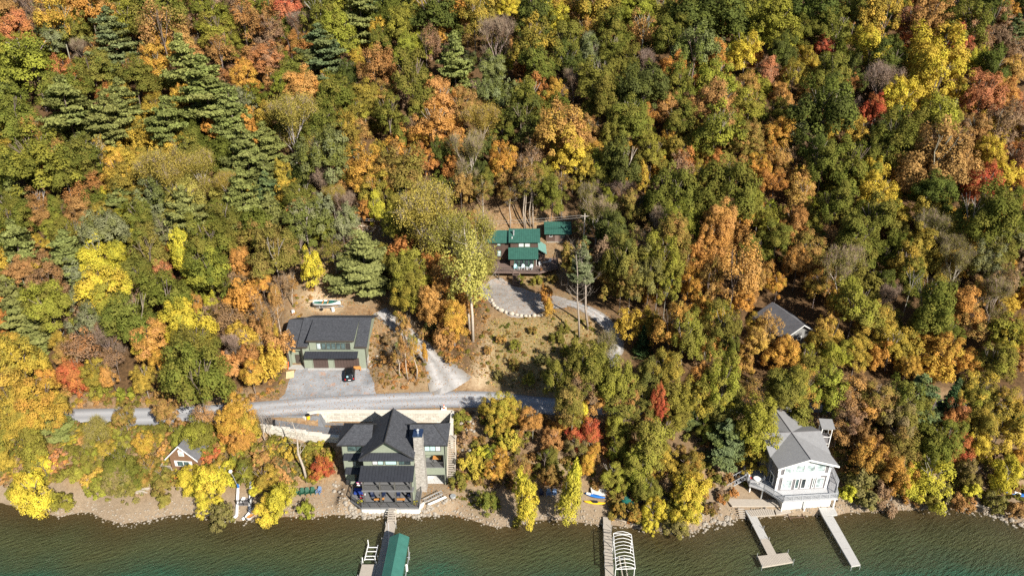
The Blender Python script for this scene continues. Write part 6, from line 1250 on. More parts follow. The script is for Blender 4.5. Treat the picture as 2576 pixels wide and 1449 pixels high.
# power line behind the cottage
pl0 = onT(1460, 690); PO = thing('utility_pole', 'bare wooden utility pole right of the shed behind the cottage', 'utility pole', (12.5 + 4.2, 150.5, Tz(16.7, 150.5))); MB().tube([(0, 0, -.3), (.05, 0, 5), (.0, 0, 10.2)], [.2, .17, .13], 8).build('shaft', 'weathered wood', PO, True); MB().bar((-.9, 0, 9.6), (.9, 0, 9.6), .13).build('crossarm', 'weathered wood', PO, True)
def wire(label, a, b_, sag):
    pts = [tuple(np.array(a) + (np.array(b_) - np.array(a)) * i / 16 - np.array((0, 0, sag * 4 * (i / 16) * (1 - i / 16)))) for i in range(17)]; o = MB().tube(pts, .035, 4).build('power_line', 'wire'); tag(o, label, 'power line', 'wires behind the cottage')
wz_ = Tz(16.7, 150.5) + 9.75
wire('upper power line strung behind the cottage to the utility pole', (-44, 153, 26.5), (15.9, 150.5, wz_), 1.6); wire('lower power line strung behind the cottage to the utility pole', (-44, 153.6, 26.0), (17.5, 150.5, wz_ - .35), 1.9)

# ---------------------------------------------------------------- the white boathouse
BH = thing('boathouse', 'white and grey boathouse with crossed grey roof over the water edge', 'boathouse', (46.8, 87.2, 0), R(4.5))
L_ = dict(local=True)
wl = MB(); wl.ext([(-4.3, 3.1), (4.3, 3.1), (4.3, 8.45), (0, 9.65), (-4.3, 8.45)], 'y', .02, 11.5); wl.box(-3.6, 4.2, .3, 11.3, -.3, 3.09); wl.ext([(2.4, 3.1), (9.6, 3.1), (9.6, 8.2), (6.0, 9.6), (2.4, 8.2)], 'x', -4.7, -4.31); wl.ext([(2.4, 3.1), (9.6, 3.1), (9.6, 8.2), (6.0, 9.6), (2.4, 8.2)], 'x', 4.31, 4.7); wl.build('wall', 'dark grey siding', BH, **L_)
fr = MB(); fr.ext([(-4.25, 8.4), (4.25, 8.4), (0, 9.55)], 'y', -.06, .015); fr.box(-4.3, 4.3, -.1, .015, 5.75, 6.2); fr.box(-4.35, -3.95, -.06, .015, 3.1, 5.75); fr.box(3.95, 4.35, -.06, .015, 3.1, 5.75); fr.box(-4.35, -3.95, -.06, .015, 6.2, 8.4); fr.box(3.95, 4.35, -.06, .015, 6.2, 8.4); fr.box(-3.4, 3.4, -.05, .014, 6.201, 6.5); fr.box(-3.4, 3.4, -.05, .014, 8.1, 8.399); fr.box(-3.4, 2.9, -.05, .014, 5.3, 5.749); fr.box(-3.6, 4.4, -1.9, .2, -.5, 2.8)
fr.build('white_facing', 'white paint', BH, **L_)
gl_ = MB()
for k in range(8): gl_.box(-.9 + k * .25, -.78 + k * .25, -.08, -.06, 8.7 + .12 * (k % 2), 8.85 + .1 * (k % 3))
gl_.build('gable_ornament', 'dark trim', BH, **L_)
def bwin(x0, x1, z0, z1, pane, nb=1):
    f = MB(); f.box(x0, x1, -.09, .012, z1 - .1, z1); f.box(x0, x1, -.09, .012, z0, z0 + .1); f.box(x0, x0 + .1, -.09, .012, z0 + .1, z1 - .1); f.box(x1 - .1, x1, -.09, .012, z0 + .1, z1 - .1)
    for k in range(1, nb): xx = x0 + (x1 - x0) * k / nb; f.box(xx - .05, xx + .05, -.09, .012, z0 + .1, z1 - .1)
    w_ = f.build('window', 'white paint', BH, **L_); MB().box(x0 + .1, x1 - .1, -.03, .011, z0 + .1, z1 - .1).build('pane', pane, w_, **L_)
for x0 in (-3.4, -1.7, 0, 1.7): bwin(x0 + .03, x0 + 1.67, 6.5, 8.1, 'pale glass')
for x0, x1, p_ in ((-3.4, -1.7, 'pale glass'), (-1.2, -.5, 'lake glass'), (-.2, .65, 'dark glass'), (.7, 1.4, 'pale glass'), (1.7, 2.1, 'lake glass'), (2.3, 3.6, 'pale glass')): bwin(x0, x1, 3.25, 5.3, p_)
xwin = MB().box(-4.36, -4.3, .9, 3.0, 3.3, 5.3).build('side_window', 'white paint', BH, **L_); MB().box(-4.38, -4.361, 1.1, 1.9, 3.5, 5.1).box(-4.38, -4.361, 2.05, 2.85, 3.5, 5.1).build('pane', 'dark glass', xwin, **L_)
rf = MB(); e_, ze, zr_, yc = 4.95, 8.28, 9.85, 6.0
for s_ in (-1, 1):
    c0, xo = .003 * s_, 5.05 * s_
    rf.slab([(s_ * e_, -.9, ze), (c0, -.9, zr_), (c0, yc, zr_), (s_ * e_, yc - 4, ze)], .16); rf.slab([(s_ * e_, 12.6, ze), (c0, 12.6, zr_), (c0, yc + .003, zr_), (s_ * e_, yc + 4, ze)], .16)
    rf.slab([(c0 * 2, yc, zr_), (xo, yc, zr_), (xo, yc - 4, ze), (s_ * (e_ + .003), yc - 4, ze)], .16); rf.slab([(c0 * 2, yc + .004, zr_), (xo, yc + .004, zr_), (xo, yc + 4, ze), (s_ * (e_ + .003), yc + 4, ze)], .16)
roof = rf.build('roof', 'grey shingle', BH, **L_); MB().tube([(0, -.9, zr_ + .02), (0, 12.6, zr_ + .02)], .07, 5).tube([(-5.0, yc, 9.85), (5.0, yc, 9.85)], .06, 5).build('ridge_cap', 'dark grey siding', roof, **L_)
bg_ = MB()
for s_ in (-1, 1): bg_.slab([(0, -.98, zr_ - .0), (s_ * (e_ + .05), -.98, ze), (s_ * (e_ + .05), -.98, ze - .3), (0, -.98, zr_ - .32)], .06)
bg_.build('bargeboard', 'white paint', BH, **L_)
BZ = 3.1
dk = MB(); dk.prism([(-7.6, 5.2), (-7.9, 1.6), (-6.0, .3), (-4.0, -2.6), (5.0, -2.6), (5.4, -1.2), (6.6, .4), (7.4, 4.6), (4.35, 4.6), (4.35, 0), (-4.35, 0), (-4.35, 5.2)], BZ - .28, BZ); dk.build('deck', 'pale deck', BH, **L_)
rl = MB()
def rail2(pts, h=1.0, z=BZ):
    for p, q in zip(pts[:-1], pts[1:]):
        p, q = np.array((*p, z)), np.array((*q, z)); L = np.linalg.norm(q - p); up = np.array((0, 0, 1.)); rl.bar(p + up * h, q + up * h, .1); rl.bar(p + up * .12, q + up * .12, .07)
        for i in range(max(1, round(L / 1.6)) + 1): a = p + (q - p) * i / max(1, round(L / 1.6)); rl.bar(a, a + up * (h + .05), .1)
        k = int(L / .17)
        for i in range(1, k): a = p + (q - p) * i / k; rl.bar(a + up * .12, a + up * h, .045)
rail2([(-7.5, 5.1), (-7.8, 1.7), (-5.95, .4), (-3.95, -2.5), (4.9, -2.5), (5.3, -1.2), (6.5, .4), (7.3, 4.5)]); rl.build('railing', 'pale rail', BH, **L_)
for x, y in ((-7.5, 1.9), (-6.0, .6), (6.3, .6), (7.1, 4.3), (-3.8, -2.2), (0, -2.2), (4.8, -2.2)):
    MB().bar((x, y, -.8), (x, y, BZ - .28), .18).build('deck_post', 'white paint', BH, **L_)
st = MB()
for i in range(9): f = i / 8; st.box(-8.2 - f * 2.6, -7.9 - f * 2.6, 3.0, 4.2, BZ - .1 - f * 1.9, BZ - .04 - f * 1.9)
for y in (3.0, 4.2): st.bar((-7.9, y, BZ), (-10.9, y, 1.1), .12); st.bar((-7.9, y, BZ + .95), (-10.9, y, 2.05), .08); [st.bar((-7.9 - 3 * f, y, BZ - 2 * f), (-7.9 - 3 * f, y, BZ + .95 - 2 * f), .06) for f in (0, .2, .4, .6, .8, 1)]
st.build('side_stair', 'pale rail', BH, **L_)
sb = MB(); sb.prism([(6.0, 8.2), (7.6, 8.2), (7.6, 10.2), (6.0, 10.2)], 6.2, 6.35); sb.build('side_balcony', 'pale deck', BH, **L_); rl = MB(); rail2([(6.0, 8.2), (7.6, 8.2), (7.6, 10.2)], .95, 6.35); rl.build('side_railing', 'pale rail', BH, **L_); MB().bar((7.4, 8.4, 1.5), (7.4, 8.4, 6.2), .14).build('deck_post', 'white paint', BH, **L_)
c_ = math.cos(R(4.5)); s__ = math.sin(R(4.5)); bw_ = lambda x, y: (46.8 + x * c_ - y * s__, 87.2 + x * s__ + y * c_)
t_ = thing('dining_table', 'white patio dining table on the corner deck of the boathouse', 'table', (*bw_(-6.4, 2.2), BZ)); MB().cyl(0, 0, .68, .73, .6, 16).build('tabletop', 'white paint', t_, True); MB().cyl(0, 0, 0, .68, .06, 8).cyl(0, 0, 0, .04, .3, 10).build('leg', 'white paint', t_, True)
for k, l in enumerate(('white patio chair at the boathouse deck table, on the lake side', 'white patio chair at the boathouse deck table, on the wall side', 'white patio chair at the boathouse deck table, on the stair side')):
    a = (-1.8, .1, 2.6)[k]; x, y = bw_(-6.4 + .95 * math.cos(a), 2.2 + .95 * math.sin(a)); t_ = thing('patio_chair', l, 'chair', (x, y, BZ), a - math.pi / 2, 'white chairs round the boathouse table')
    MB().box(-.24, .24, -.24, .24, .4, .45).build('seat', 'red plastic' if k == 2 else 'white paint', t_, True); MB().slab([(-.24, .22, .45), (.24, .22, .45), (.22, .34, .95), (-.22, .34, .95)], .04).build('backrest', 'white paint', t_, True)
    for x, y in ((-.22, -.22), (.22, -.22), (-.22, .22), (.22, .22)): MB().bar((x, y, 0), (x, y, .4), .04).build('leg', 'white paint', t_, True)
# lower landing, ramps, docks
t_ = thing('landing_deck', 'weathered wooden landing beside the boathouse at the foot of its stair', 'deck', (36, 87, .9)); MB().prism([at(px, py, 1.1)[:2] for px, py in [(1826, 1254), (1960, 1256), (1962, 1272), (1842, 1272)]], .85, 1.1).build('floor', 'weathered wood', t_)
st = MB(); q = at(1865, 1280, 1)
for i in range(5): st.box(q[0] - .5, q[0] + .5, q[1] - .3 * i, q[1] - .3 * i + .26, .85 - .17 * i, .9 - .17 * i)
st.build('stair', 'weathered wood', t_)
for k, (pp, l) in enumerate(((((1878, 1284), (1944, 1276), (1950, 1294), (1890, 1298)), 'grey slatted ramp on the shingle next to the L-shaped dock'), (((1947, 1275.5), (1982, 1270), (1990, 1287), (1953, 1293)), 'grey slatted ramp on the shingle under the boathouse deck'))):
    P = [at(px, py, .75) for px, py in pp]; t_ = thing('boat_ramp', l, 'ramp', P[0], 0, 'slatted ramps on the shingle'); a, b_, c2, d2 = [np.array(p) for p in P]; mb = MB(); n = 12
    for i in range(n): f0, f1 = (i + .08) / n, (i + .92) / n; mb.slab([tuple(a + (b_ - a) * f0), tuple(a + (b_ - a) * f1), tuple(d2 + (c2 - d2) * f1), tuple(d2 + (c2 - d2) * f0)], .06)
    mb.build('slats', 'weathered wood', t_); MB().bar(a - (0, 0, .12), b_ - (0, 0, .12), .12).bar(d2 - (0, 0, .12), c2 - (0, 0, .12), .12).build('frame', 'weathered wood', t_)
D2 = thing('dock', 'L-shaped dock with broad end platform left of the boathouse', 'dock', at(1885, 1282, .7)); a = [at(px, py, .72) for px, py in [(1874, 1283), (1896, 1281), (1951, 1392), (1934, 1396)]]; p0, p1 = (np.array(a[0][:2]) + a[1][:2]) / 2, (np.array(a[2][:2]) + a[3][:2]) / 2
MB().prism([p[:2] for p in a], .44, .66).build('frame', 'weathered wood', D2); pm = p0 + (p1 - p0) * .66; boards(D2, p0, pm, 1.36, .662, 34, 'dock grey'); boards(D2, pm, p1, 1.36, .662, 18, 'dock board')
b4 = [at(px, py, .72) for px, py in [(1906, 1398), (1981, 1389), (1995, 1412), (1918, 1425)]]; MB().prism([p[:2] for p in b4], .44, .655).build('platform_frame', 'weathered wood', D2); b4 = [np.array(p[:2]) for p in b4]; mb = MB()
for i in range(20): f0, f1 = (i + .05) / 20, (i + .95) / 20; mb.prism([tuple(b4[0] + (b4[1] - b4[0]) * f0), tuple(b4[0] + (b4[1] - b4[0]) * f1), tuple(b4[3] + (b4[2] - b4[3]) * f1), tuple(b4[3] + (b4[2] - b4[3]) * f0)], .66, .71)
mb.build('platform_boards', 'weathered wood', D2); posts(D2, [tuple(b4[i] + (b4[i] - sum(b4) / 4) * .03) for i in range(4)] + [tuple(np.array(a[0][:2]) + (np.array(a[3][:2]) - a[0][:2]) * f + (-.08, 0)) for f in (.35, .7)] + [tuple(np.array(a[1][:2]) + (np.array(a[2][:2]) - a[1][:2]) * f + (.08, 0)) for f in (.45, .7)], -1.2, 1.25, .045)
D3 = thing('dock', 'straight pale grey dock right of the boathouse with wide head', 'dock', at(2070, 1264, .8)); P = [at(px, py, .85)[:2] for px, py in [(2053.6, 1264.5), (2092.5, 1262), (2107, 1293), (2070, 1298.5)]]; MB().prism(P, .55, .85).build('head_deck', 'dock grey', D3)
P2 = [np.array(at(px, py, .85)[:2]) for px, py in [(2070.3, 1299), (2095.5, 1297), (2165, 1420), (2142.6, 1423.5)]]; 
for k in range(3): f0, f1 = k / 3 + .004, (k + 1) / 3 - .004; MB().prism([tuple(P2[0] + (P2[3] - P2[0]) * f0), tuple(P2[1] + (P2[2] - P2[1]) * f0), tuple(P2[1] + (P2[2] - P2[1]) * f1), tuple(P2[0] + (P2[3] - P2[0]) * f1)], .58, .85).build('dock_section', 'dock grey', D3)
posts(D3, [tuple(P2[0] + (P2[3] - P2[0]) * f) for f in (.33, .66, 1)] + [tuple(P2[1] + (P2[2] - P2[1]) * f) for f in (.33, .66, 1)], -1.4, .57, .06)
RL = thing('marine_railway', 'rusty boat launching rails running from the boathouse into the water', 'rails', (47, 84, .2)); A_, B_ = [at(px, py, .45) for px, py in ((1973, 1278), (2010, 1276))]; C_, D_ = [at(px, py, -.3) for px, py in ((1998, 1322), (2032, 1320))]
MB().bar(A_, C_, .12).bar(B_, D_, .12).build('rail', 'rust', RL); mb = MB()
for f in (.05, .3, .55, .8, 1): mb.bar(tuple(np.array(A_) + (np.array(C_) - A_) * f), tuple(np.array(B_) + (np.array(D_) - B_) * f), .1)
mb.build('tie', 'rust', RL)
TW = thing('lift_tower', 'small grey-roofed lift cabin on open white posts behind the boathouse', 'lift tower', (*at(2073, 1095, 7.5)[:2], Tz(*at(2073, 1095, 7.5)[:2]) - .2), R(-6))
for x, y in ((-.8, -.7), (.8, -.7), (-.8, .7), (.8, .7)): MB().bar((x, y, 0), (x, y, 5.0), .13).build('post', 'white paint', TW, True)
mb = MB()
for z in (1.6, 3.0, 4.6): mb.bar((-.8, -.7, z), (.8, -.7, z), .1); mb.bar((-.8, -.7, z), (-.8, .7, z), .1); mb.bar((.8, -.7, z), (.8, .7, z), .1)
mb.build('brace', 'white paint', TW, True); MB().slab([(-1.1, -1.1, 5.0), (1.1, -1.1, 5.0), (1.1, 1.0, 5.5), (-1.1, 1.0, 5.5)], .1).build('roof', 'grey shingle', TW, True); MB().box(-.7, .7, -.6, .6, 1.65, 2.9).build('cabin', 'dark grey siding', TW, True)

# ---------------------------------------------------------------- weathered house in the trees, small cabin
b0 = onT(2004, 884); WH = thing('weathered_house', 'old grey house with leaf-strewn gable roof half hidden by trees', 'house', (b0[0], b0[1], b0[2] - 1.0), R(16))
MB().ext([(-3.4, 0), (3.4, 0), (3.4, 5.0), (0, 7.0), (-3.4, 5.0)], 'y', 0, 9.0).build('wall', 'old wall', WH, True)
rf = MB(); rf.slab([(-4.2, -.6, 4.6), (0, -.6, 7.2), (0, 9.6, 7.2), (-4.2, 9.6, 4.6)], .14); rf.slab([(.003, -.6, 7.2), (4.2, -.6, 4.6), (4.2, 9.6, 4.6), (.003, 9.6, 7.2)], .14); rf.build('roof', 'old roof', WH, True)
MB().slab([(-4.25, -.66, 4.62), (0, -.66, 7.24), (0, -.66, 7.0), (-4.25, -.66, 4.38)], .05).slab([(0, -.66, 7.24), (4.25, -.66, 4.62), (4.25, -.66, 4.38), (0, -.66, 7.0)], .05).build('bargeboard', 'blind', WH, True)
for x0, x1, z0, z1 in ((-.6, .4, 3.6, 4.4), (-1.6, 1.4, .8, 2.0)): f = MB().box(x0, x1, -.06, -.002, z0, z1).build('window', 'white paint', WH, True); MB().box(x0 + .1, x1 - .1, -.08, -.061, z0 + .1, z1 - .1).build('pane', 'dark glass', f, True)
MB().box(3.2, 3.46, -.05, .3, 0, 4.6).build('corner_board', 'blind', WH, True)
CB = thing('cabin', 'small brown cabin with white gable trim on stilts above the beach', 'cabin', (-54.2, 90.5, 4.1), R(-5))
MB().ext([(-2.2, 0), (2.2, 0), (2.2, 2.75), (0, 5.0), (-2.2, 2.75)], 'y', 0, 5.0).build('wall', 'cabin board', CB, True); rf = MB(); rf.slab([(-2.75, -.35, 2.45), (0, -.35, 5.25), (0, 5.4, 5.25), (-2.75, 5.4, 2.45)], .12); rf.slab([(.003, -.35, 5.25), (2.75, -.35, 2.45), (2.75, 5.4, 2.45), (.003, 5.4, 5.25)], .12); rf.build('roof', 'old roof', CB, True)
MB().slab([(-2.8, -.4, 2.5), (0, -.4, 5.32), (0, -.4, 5.06), (-2.8, -.4, 2.24)], .05).slab([(0, -.4, 5.32), (2.8, -.4, 2.5), (2.8, -.4, 2.24), (0, -.4, 5.06)], .05).build('bargeboard', 'white paint', CB, True)
f = MB().box(-1.5, 1.5, -.07, -.002, .9, 2.0).build('window', 'white paint', CB, True); MB().box(-1.0, -.05, -.09, -.071, 1.0, 1.9).box(.1, 1.0, -.09, -.071, 1.0, 1.9).build('pane', 'lake glass', f, True)
f = MB().prism([(-.45, -.07), (.45, -.07), (.45, -.002), (-.45, -.002)], 3.0, 4.0).build('arched_window', 'white paint', CB, True); MB().box(-.33, .33, -.09, -.071, 3.1, 3.75).build('pane', 'pale glass', f, True); MB().tube([(-.45, -.04, 4.0), (-.3, -.04, 4.22), (0, -.04, 4.32), (.3, -.04, 4.22), (.45, -.04, 4.0)], .06, 5).build('arch', 'white paint', f, True)
MB().box(-4.0, -2.22, -.2, 2.2, -.15, 0).build('porch', 'weathered wood', CB, True); mb = MB()
for a, b_ in (((-4, -.2), (-2.3, -.2)), ((-4, -.2), (-4, 2.2))):
    a, b_ = np.array((*a, 0)), np.array((*b_, 0)); mb.bar(a + (0, 0, .9), b_ + (0, 0, .9), .08); [mb.bar(a + (b_ - a) * k / 9, a + (b_ - a) * k / 9 + (0, 0, .9), .05) for k in range(10)]
mb.build('railing', 'weathered wood', CB, True)
for x, y in ((-2.1, .1), (2.1, .1), (-2.1, 3), (2.1, 3), (-3.9, 0)): MB().bar((x, y, -3.2), (x, y, -.02 if x > -3 else -.16), .18).build('stilt', 'weathered wood', CB, True)

# ---------------------------------------------------------------- the middle dock and things along the beach
D4 = thing('dock', 'narrow weathered dock on thin posts between the two houses', 'dock', (15, 83, .7)); p0, p1 = np.array(at(1526.5, 1299, .72)[:2]), np.array(at(1533.5, 1456, .72)[:2]); boards(D4, p0, p1, 1.2, .66, 44, 'dock board'); d = (p1 - p0) / np.linalg.norm(p1 - p0); s_ = np.array((-d[1], d[0]))
MB().prism([tuple(p0 + s_ * .55), tuple(p1 + s_ * .55), tuple(p1 - s_ * .55), tuple(p0 - s_ * .55)], .46, .658).build('frame', 'weathered wood', D4); posts(D4, [tuple(p0 + d * q + s_ * k * .66) for q in (2.5, 5, 7.5, 10, 12.5) for k in (-1, 1)], -1.2, 1.5, .035)
L2 = thing('boat_lift', 'bare white bow frame of a boat lift beside the narrow dock', 'boat lift', (16.3, 74.5, .5)); A_, B_, C_, D_ = [np.array(at(px, py, 2.85)) for px, py in ((1543, 1341), (1588, 1344), (1598, 1429.6), (1549.8, 1431))]; up = np.array((0, 0, .55))
for k in range(11):
    f = k / 10; a, b_ = A_ + (D_ - A_) * f, B_ + (C_ - B_) * f; MB().tube([a, a + (b_ - a) * .2 + up * .6, (a + b_) / 2 + up * .95, a + (b_ - a) * .8 + up * .6, b_], .04, 5).build('canopy_bow', 'white paint', L2)
MB().tube([A_, D_], .065, 6).tube([B_, C_], .065, 6).tube([A_ + up * 0, B_], .05, 5).tube([D_, C_], .05, 5).build('side_rail', 'white paint', L2)
for p in (A_ + (D_ - A_) * .12, A_ + (D_ - A_) * .92, B_ + (C_ - B_) * .12, B_ + (C_ - B_) * .92): MB().cyl(p[0], p[1], -1.5, 2.85, .06, 6).build('post', 'white paint', L2)
m1 = (A_ + B_ + C_ + D_) / 4; mb = MB()
for x in (-.35, .35): mb.bar((m1[0] + x, m1[1] - 2.6, .35), (m1[0] + x, m1[1] + 1.2, .35), .14)
mb.build('bunk', 'weathered wood', L2); mb = MB(); [mb.bar((m1[0] - 1.3, y, .3), (m1[0] + 1.3, y, .3), .12) for y in (m1[1] - 2.5, m1[1] + 1)]; mb.build('cross_beam', 'galvanised', L2)
def kayak(name, label, cat, loc, rz, L, B, m_, dk_, roll=0):
    t_ = thing(name, label, cat, loc, rz); n = 12; mb = MB()
    for i in range(n + 1): f = i / n; w_ = max(.02, B / 2 * (1 - abs(2 * f - 1) ** 2.4)); z = .08 * abs(2 * f - 1) ** 2; y = (f - .5) * L; mb.v += [(-w_, y, .22 + z), (-w_ * .7, y, .04 + z), (w_ * .7, y, .04 + z), (w_, y, .22 + z), (w_ * .5, y, .33 + z), (-w_ * .5, y, .33 + z)]
    for i in range(n):
        for j in range(6): a = i * 6 + j; b_ = i * 6 + (j + 1) % 6; mb.f.append((a, b_, b_ + 6, a + 6))
    mb.f += [tuple(range(5, -1, -1)), tuple(n * 6 + j for j in range(6))]; mb.build('hull', m_, t_, True, True)
    if dk_: MB().tube([(0, -.55, .335), (0, -.3, .36), (0, .35, .36), (0, .5, .335)], [.1, .24, .24, .1], 10).build('cockpit', dk_, t_, True)
    return t_
q = onT(1496, 1252); kayak('paddle_board', 'bright blue and white paddle board leaning on the bank above the yellow kayak', 'paddle board', (q[0], q[1], q[2] + .25), R(72), 3.3, .75, 'blue plastic', None); MB().box(0, 0.02, 0, .02, 0, .02)
o = MB().slab([(-.28, .7, .37), (.28, .7, .37), (.25, 1.4, .39), (-.25, 1.4, .39)], .03); o.build('deck_pad', 'white paint', bpy.data.objects['paddle_board'], True)
q = onT(1496, 1266); kayak('kayak', 'yellow kayak lying on the beach below the blue board', 'kayak', q, R(82), 3.5, .75, 'yellow plastic', 'black plastic')
q = onT(1578, 1265); t_ = thing('covered_boat', 'small boat wrapped in a dark green tarp beside the yellow kayak', 'boat', q, R(25)); mb = MB(); n = 9
mb.blob((0, 0, .45), (1.0, 1.5, .6), 5, 3, 1, .12); mb.build('tarp', 'dark tarp', t_, True, True); MB().slab([(-.6, -.3, 1.05), (.0, -.3, 1.1), (.1, .5, 1.06), (-.5, .5, 1.0)], .03).build('tarp_fold', 'green tarp', t_, True)
for k, (px, l) in enumerate(((1362, 'blue folding beach chair in tree shade, nearest the narrow yellow tree'), (1380, 'blue folding beach chair in tree shade, middle of three'), (1394, 'blue folding beach chair in tree shade, nearest the kayaks'))):
    adirondack('beach_chair', l, 'navy' if k == 0 else 'slate blue', 'blue chairs in the shade of the beach trees', onT(px, 1246), R(10 - 12 * k))
q = onT(1424, 1252)
# left beach: rowboat, hoist beams, buoy lamp, fire ring, gate
q = onT(640, 1292); RB = thing('rowboat', 'white wooden rowboat pulled up on the beach under the yellow tree', 'rowboat', (q[0], q[1], q[2] + .1), R(-18)); boat_hull(RB, 3.4, 1.35, .5, 'white paint', 'orange wood', 2); MB().box(-.55, .55, -.5, -.25, .32, .38).box(-.5, .5, .5, .72, .34, .4).build('thwart', 'weathered wood', RB, True)
q = onT(662, 1283); kayak('dinghy', 'small pale blue dinghy beside the white rowboat', 'dinghy', q, R(-30), 2.2, .8, 'aqua chair', None)
for k, (px, py, l) in enumerate(((597, 1300, 'white beam track on the beach, the one nearer the yellow trees'), (629, 1296, 'white beam track on the beach, the one next to the rowboat'))):
    a, b_ = onT(px, py), onT(px + 4, py - 78); t_ = thing('boat_track', l, 'track', a, 0, 'white boat tracks on the beach'); a, b_ = np.array(a) + (0, 0, .35), np.array(b_) + (0, 0, .5); MB().bar(a, b_, .36).build('beam', 'white paint', t_); MB().bar(a, a + np.array((-.9, -1.0, -.25)), .3).build('foot', 'white paint', t_)
    mb = MB(); [mb.bar(a + (b_ - a) * f, a + (b_ - a) * f - np.array((0, 0, .9)), .12) for f in (.15, .5, .85)]; mb.build('support', 'weathered wood', t_)
q = onT(606, 1262); t_ = thing('beach_platform', 'black railed platform between the two white beach tracks', 'platform', q); MB().box(-.2, 1.9, -1, 1, .1, .25).build('floor', 'dark grey siding', t_, True); railing(t_, [(q[0] - .2, q[1] - 1, q[2] + .25), (q[0] + 1.9, q[1] - 1, q[2] + .25), (q[0] + 1.9, q[1] + 1, q[2] + .25)], .9, 'black plastic', 1, .25); MB().box(.1, .6, -.4, .6, .26, .5).build('cushion', 'white paint', t_, True)
q = onT(603, 1240); t_ = thing('post_lamp', 'white globe lamp on a curved grey pole above the beach', 'lamp', q); MB().tube([(0, 0, 0), (-.1, 0, 1.5), (-.5, .1, 3.4), (-.75, .1, 4.2)], .05, 6).build('pole', 'galvanised', t_, True); MB().blob((-.78, .1, 4.45), .3, 1, 3, 1, 0).build('globe', 'white paint', t_, True, True); MB().box(-.12, .12, -.1, .1, 1.2, 1.9).build('banner', 'blue plastic', t_, True)
q = onT(765, 1267); t_ = thing('fire_ring', 'round rusty fire ring on the beach in front of the green chairs', 'fire pit', q); mb = MB(); n = 18
for k in range(n): a, b_ = 2 * math.pi * k / n, 2 * math.pi * (k + 1) / n; mb.slab([(.5 * math.cos(a), .5 * math.sin(a), .35), (.5 * math.cos(b_), .5 * math.sin(b_), .35), (.42 * math.cos(b_), .42 * math.sin(b_), .35), (.42 * math.cos(a), .42 * math.sin(a), .35)], .35)
mb.build('ring', 'rust', t_, True); MB().blob((0, 0, .08), .38, 3, 2, .3).build('ash', 'stone', t_, True)
q = onT(2240, 1258); t_ = thing('marker_post', 'short white marker post on the shingle beach', 'post', q); MB().cyl(0, 0, -.2, .95, .13, 8).build('shaft', 'white paint', t_, True); MB().cyl(0, 0, .95, 1.02, .15, 8, .08).build('cap', 'galvanised', t_, True)
a, b_ = np.array(onT(2425, 1270)), np.array(onT(2492, 1281)); o = MB().tube([a + (0, 0, .2), (a + b_) / 2 + (0, 0, .4), b_ + (0, 0, .15)], [.14, .2, .26], 8).build('driftwood_log', 'log', None, False, True); tag(o, 'bleached driftwood log lying along the shingle beach', 'log')
q = onT(2555, 1248); kayak('canoe', 'bright blue canoe among the shore bushes by the beach end', 'canoe', (q[0], q[1], q[2] + .3), R(70), 4.4, .95, 'blue plastic', 'white paint')
q = onT(1395, 1250)
a, b_ = np.array(onT(1548, 1307)), np.array(onT(1606, 1322)); o = MB().tube([a + (0, 0, .15), b_ + (0, 0, .15)], [.12, .16], 7).build('beach_log', 'log', None, False, True); tag(o, 'straight bleached log on the beach beside the narrow dock', 'log')
q = onT(1508, 1240); t_ = thing('concrete_step', 'flat concrete step on the bank above the blue board', 'step', q); MB().box(-1.2, 1.2, -.5, .6, -.3, .35).build('slab', 'white concrete', t_, True); MB().box(-1.4, -1.21, -.7, .7, -.3, .6).build('side_block', 'white concrete', t_, True)
q = onT(345, 1238); t_ = thing('woodpile', 'dark pile of driftwood and scrap under the beach trees', 'woodpile', q); g = random.Random(4)
for k in range(9): a = g.uniform(-.5, .5); MB().tube([(-1.6 + g.uniform(-.5, .5), g.uniform(-.5, .5), .15 + .05 * k), (1.6 + g.uniform(-.5, .5), g.uniform(-.6, .6), .15 + .06 * k)], .08, 5).build('branch', 'weathered wood', t_, True)
for px, py, l in ((1226, 1078, None),): pass

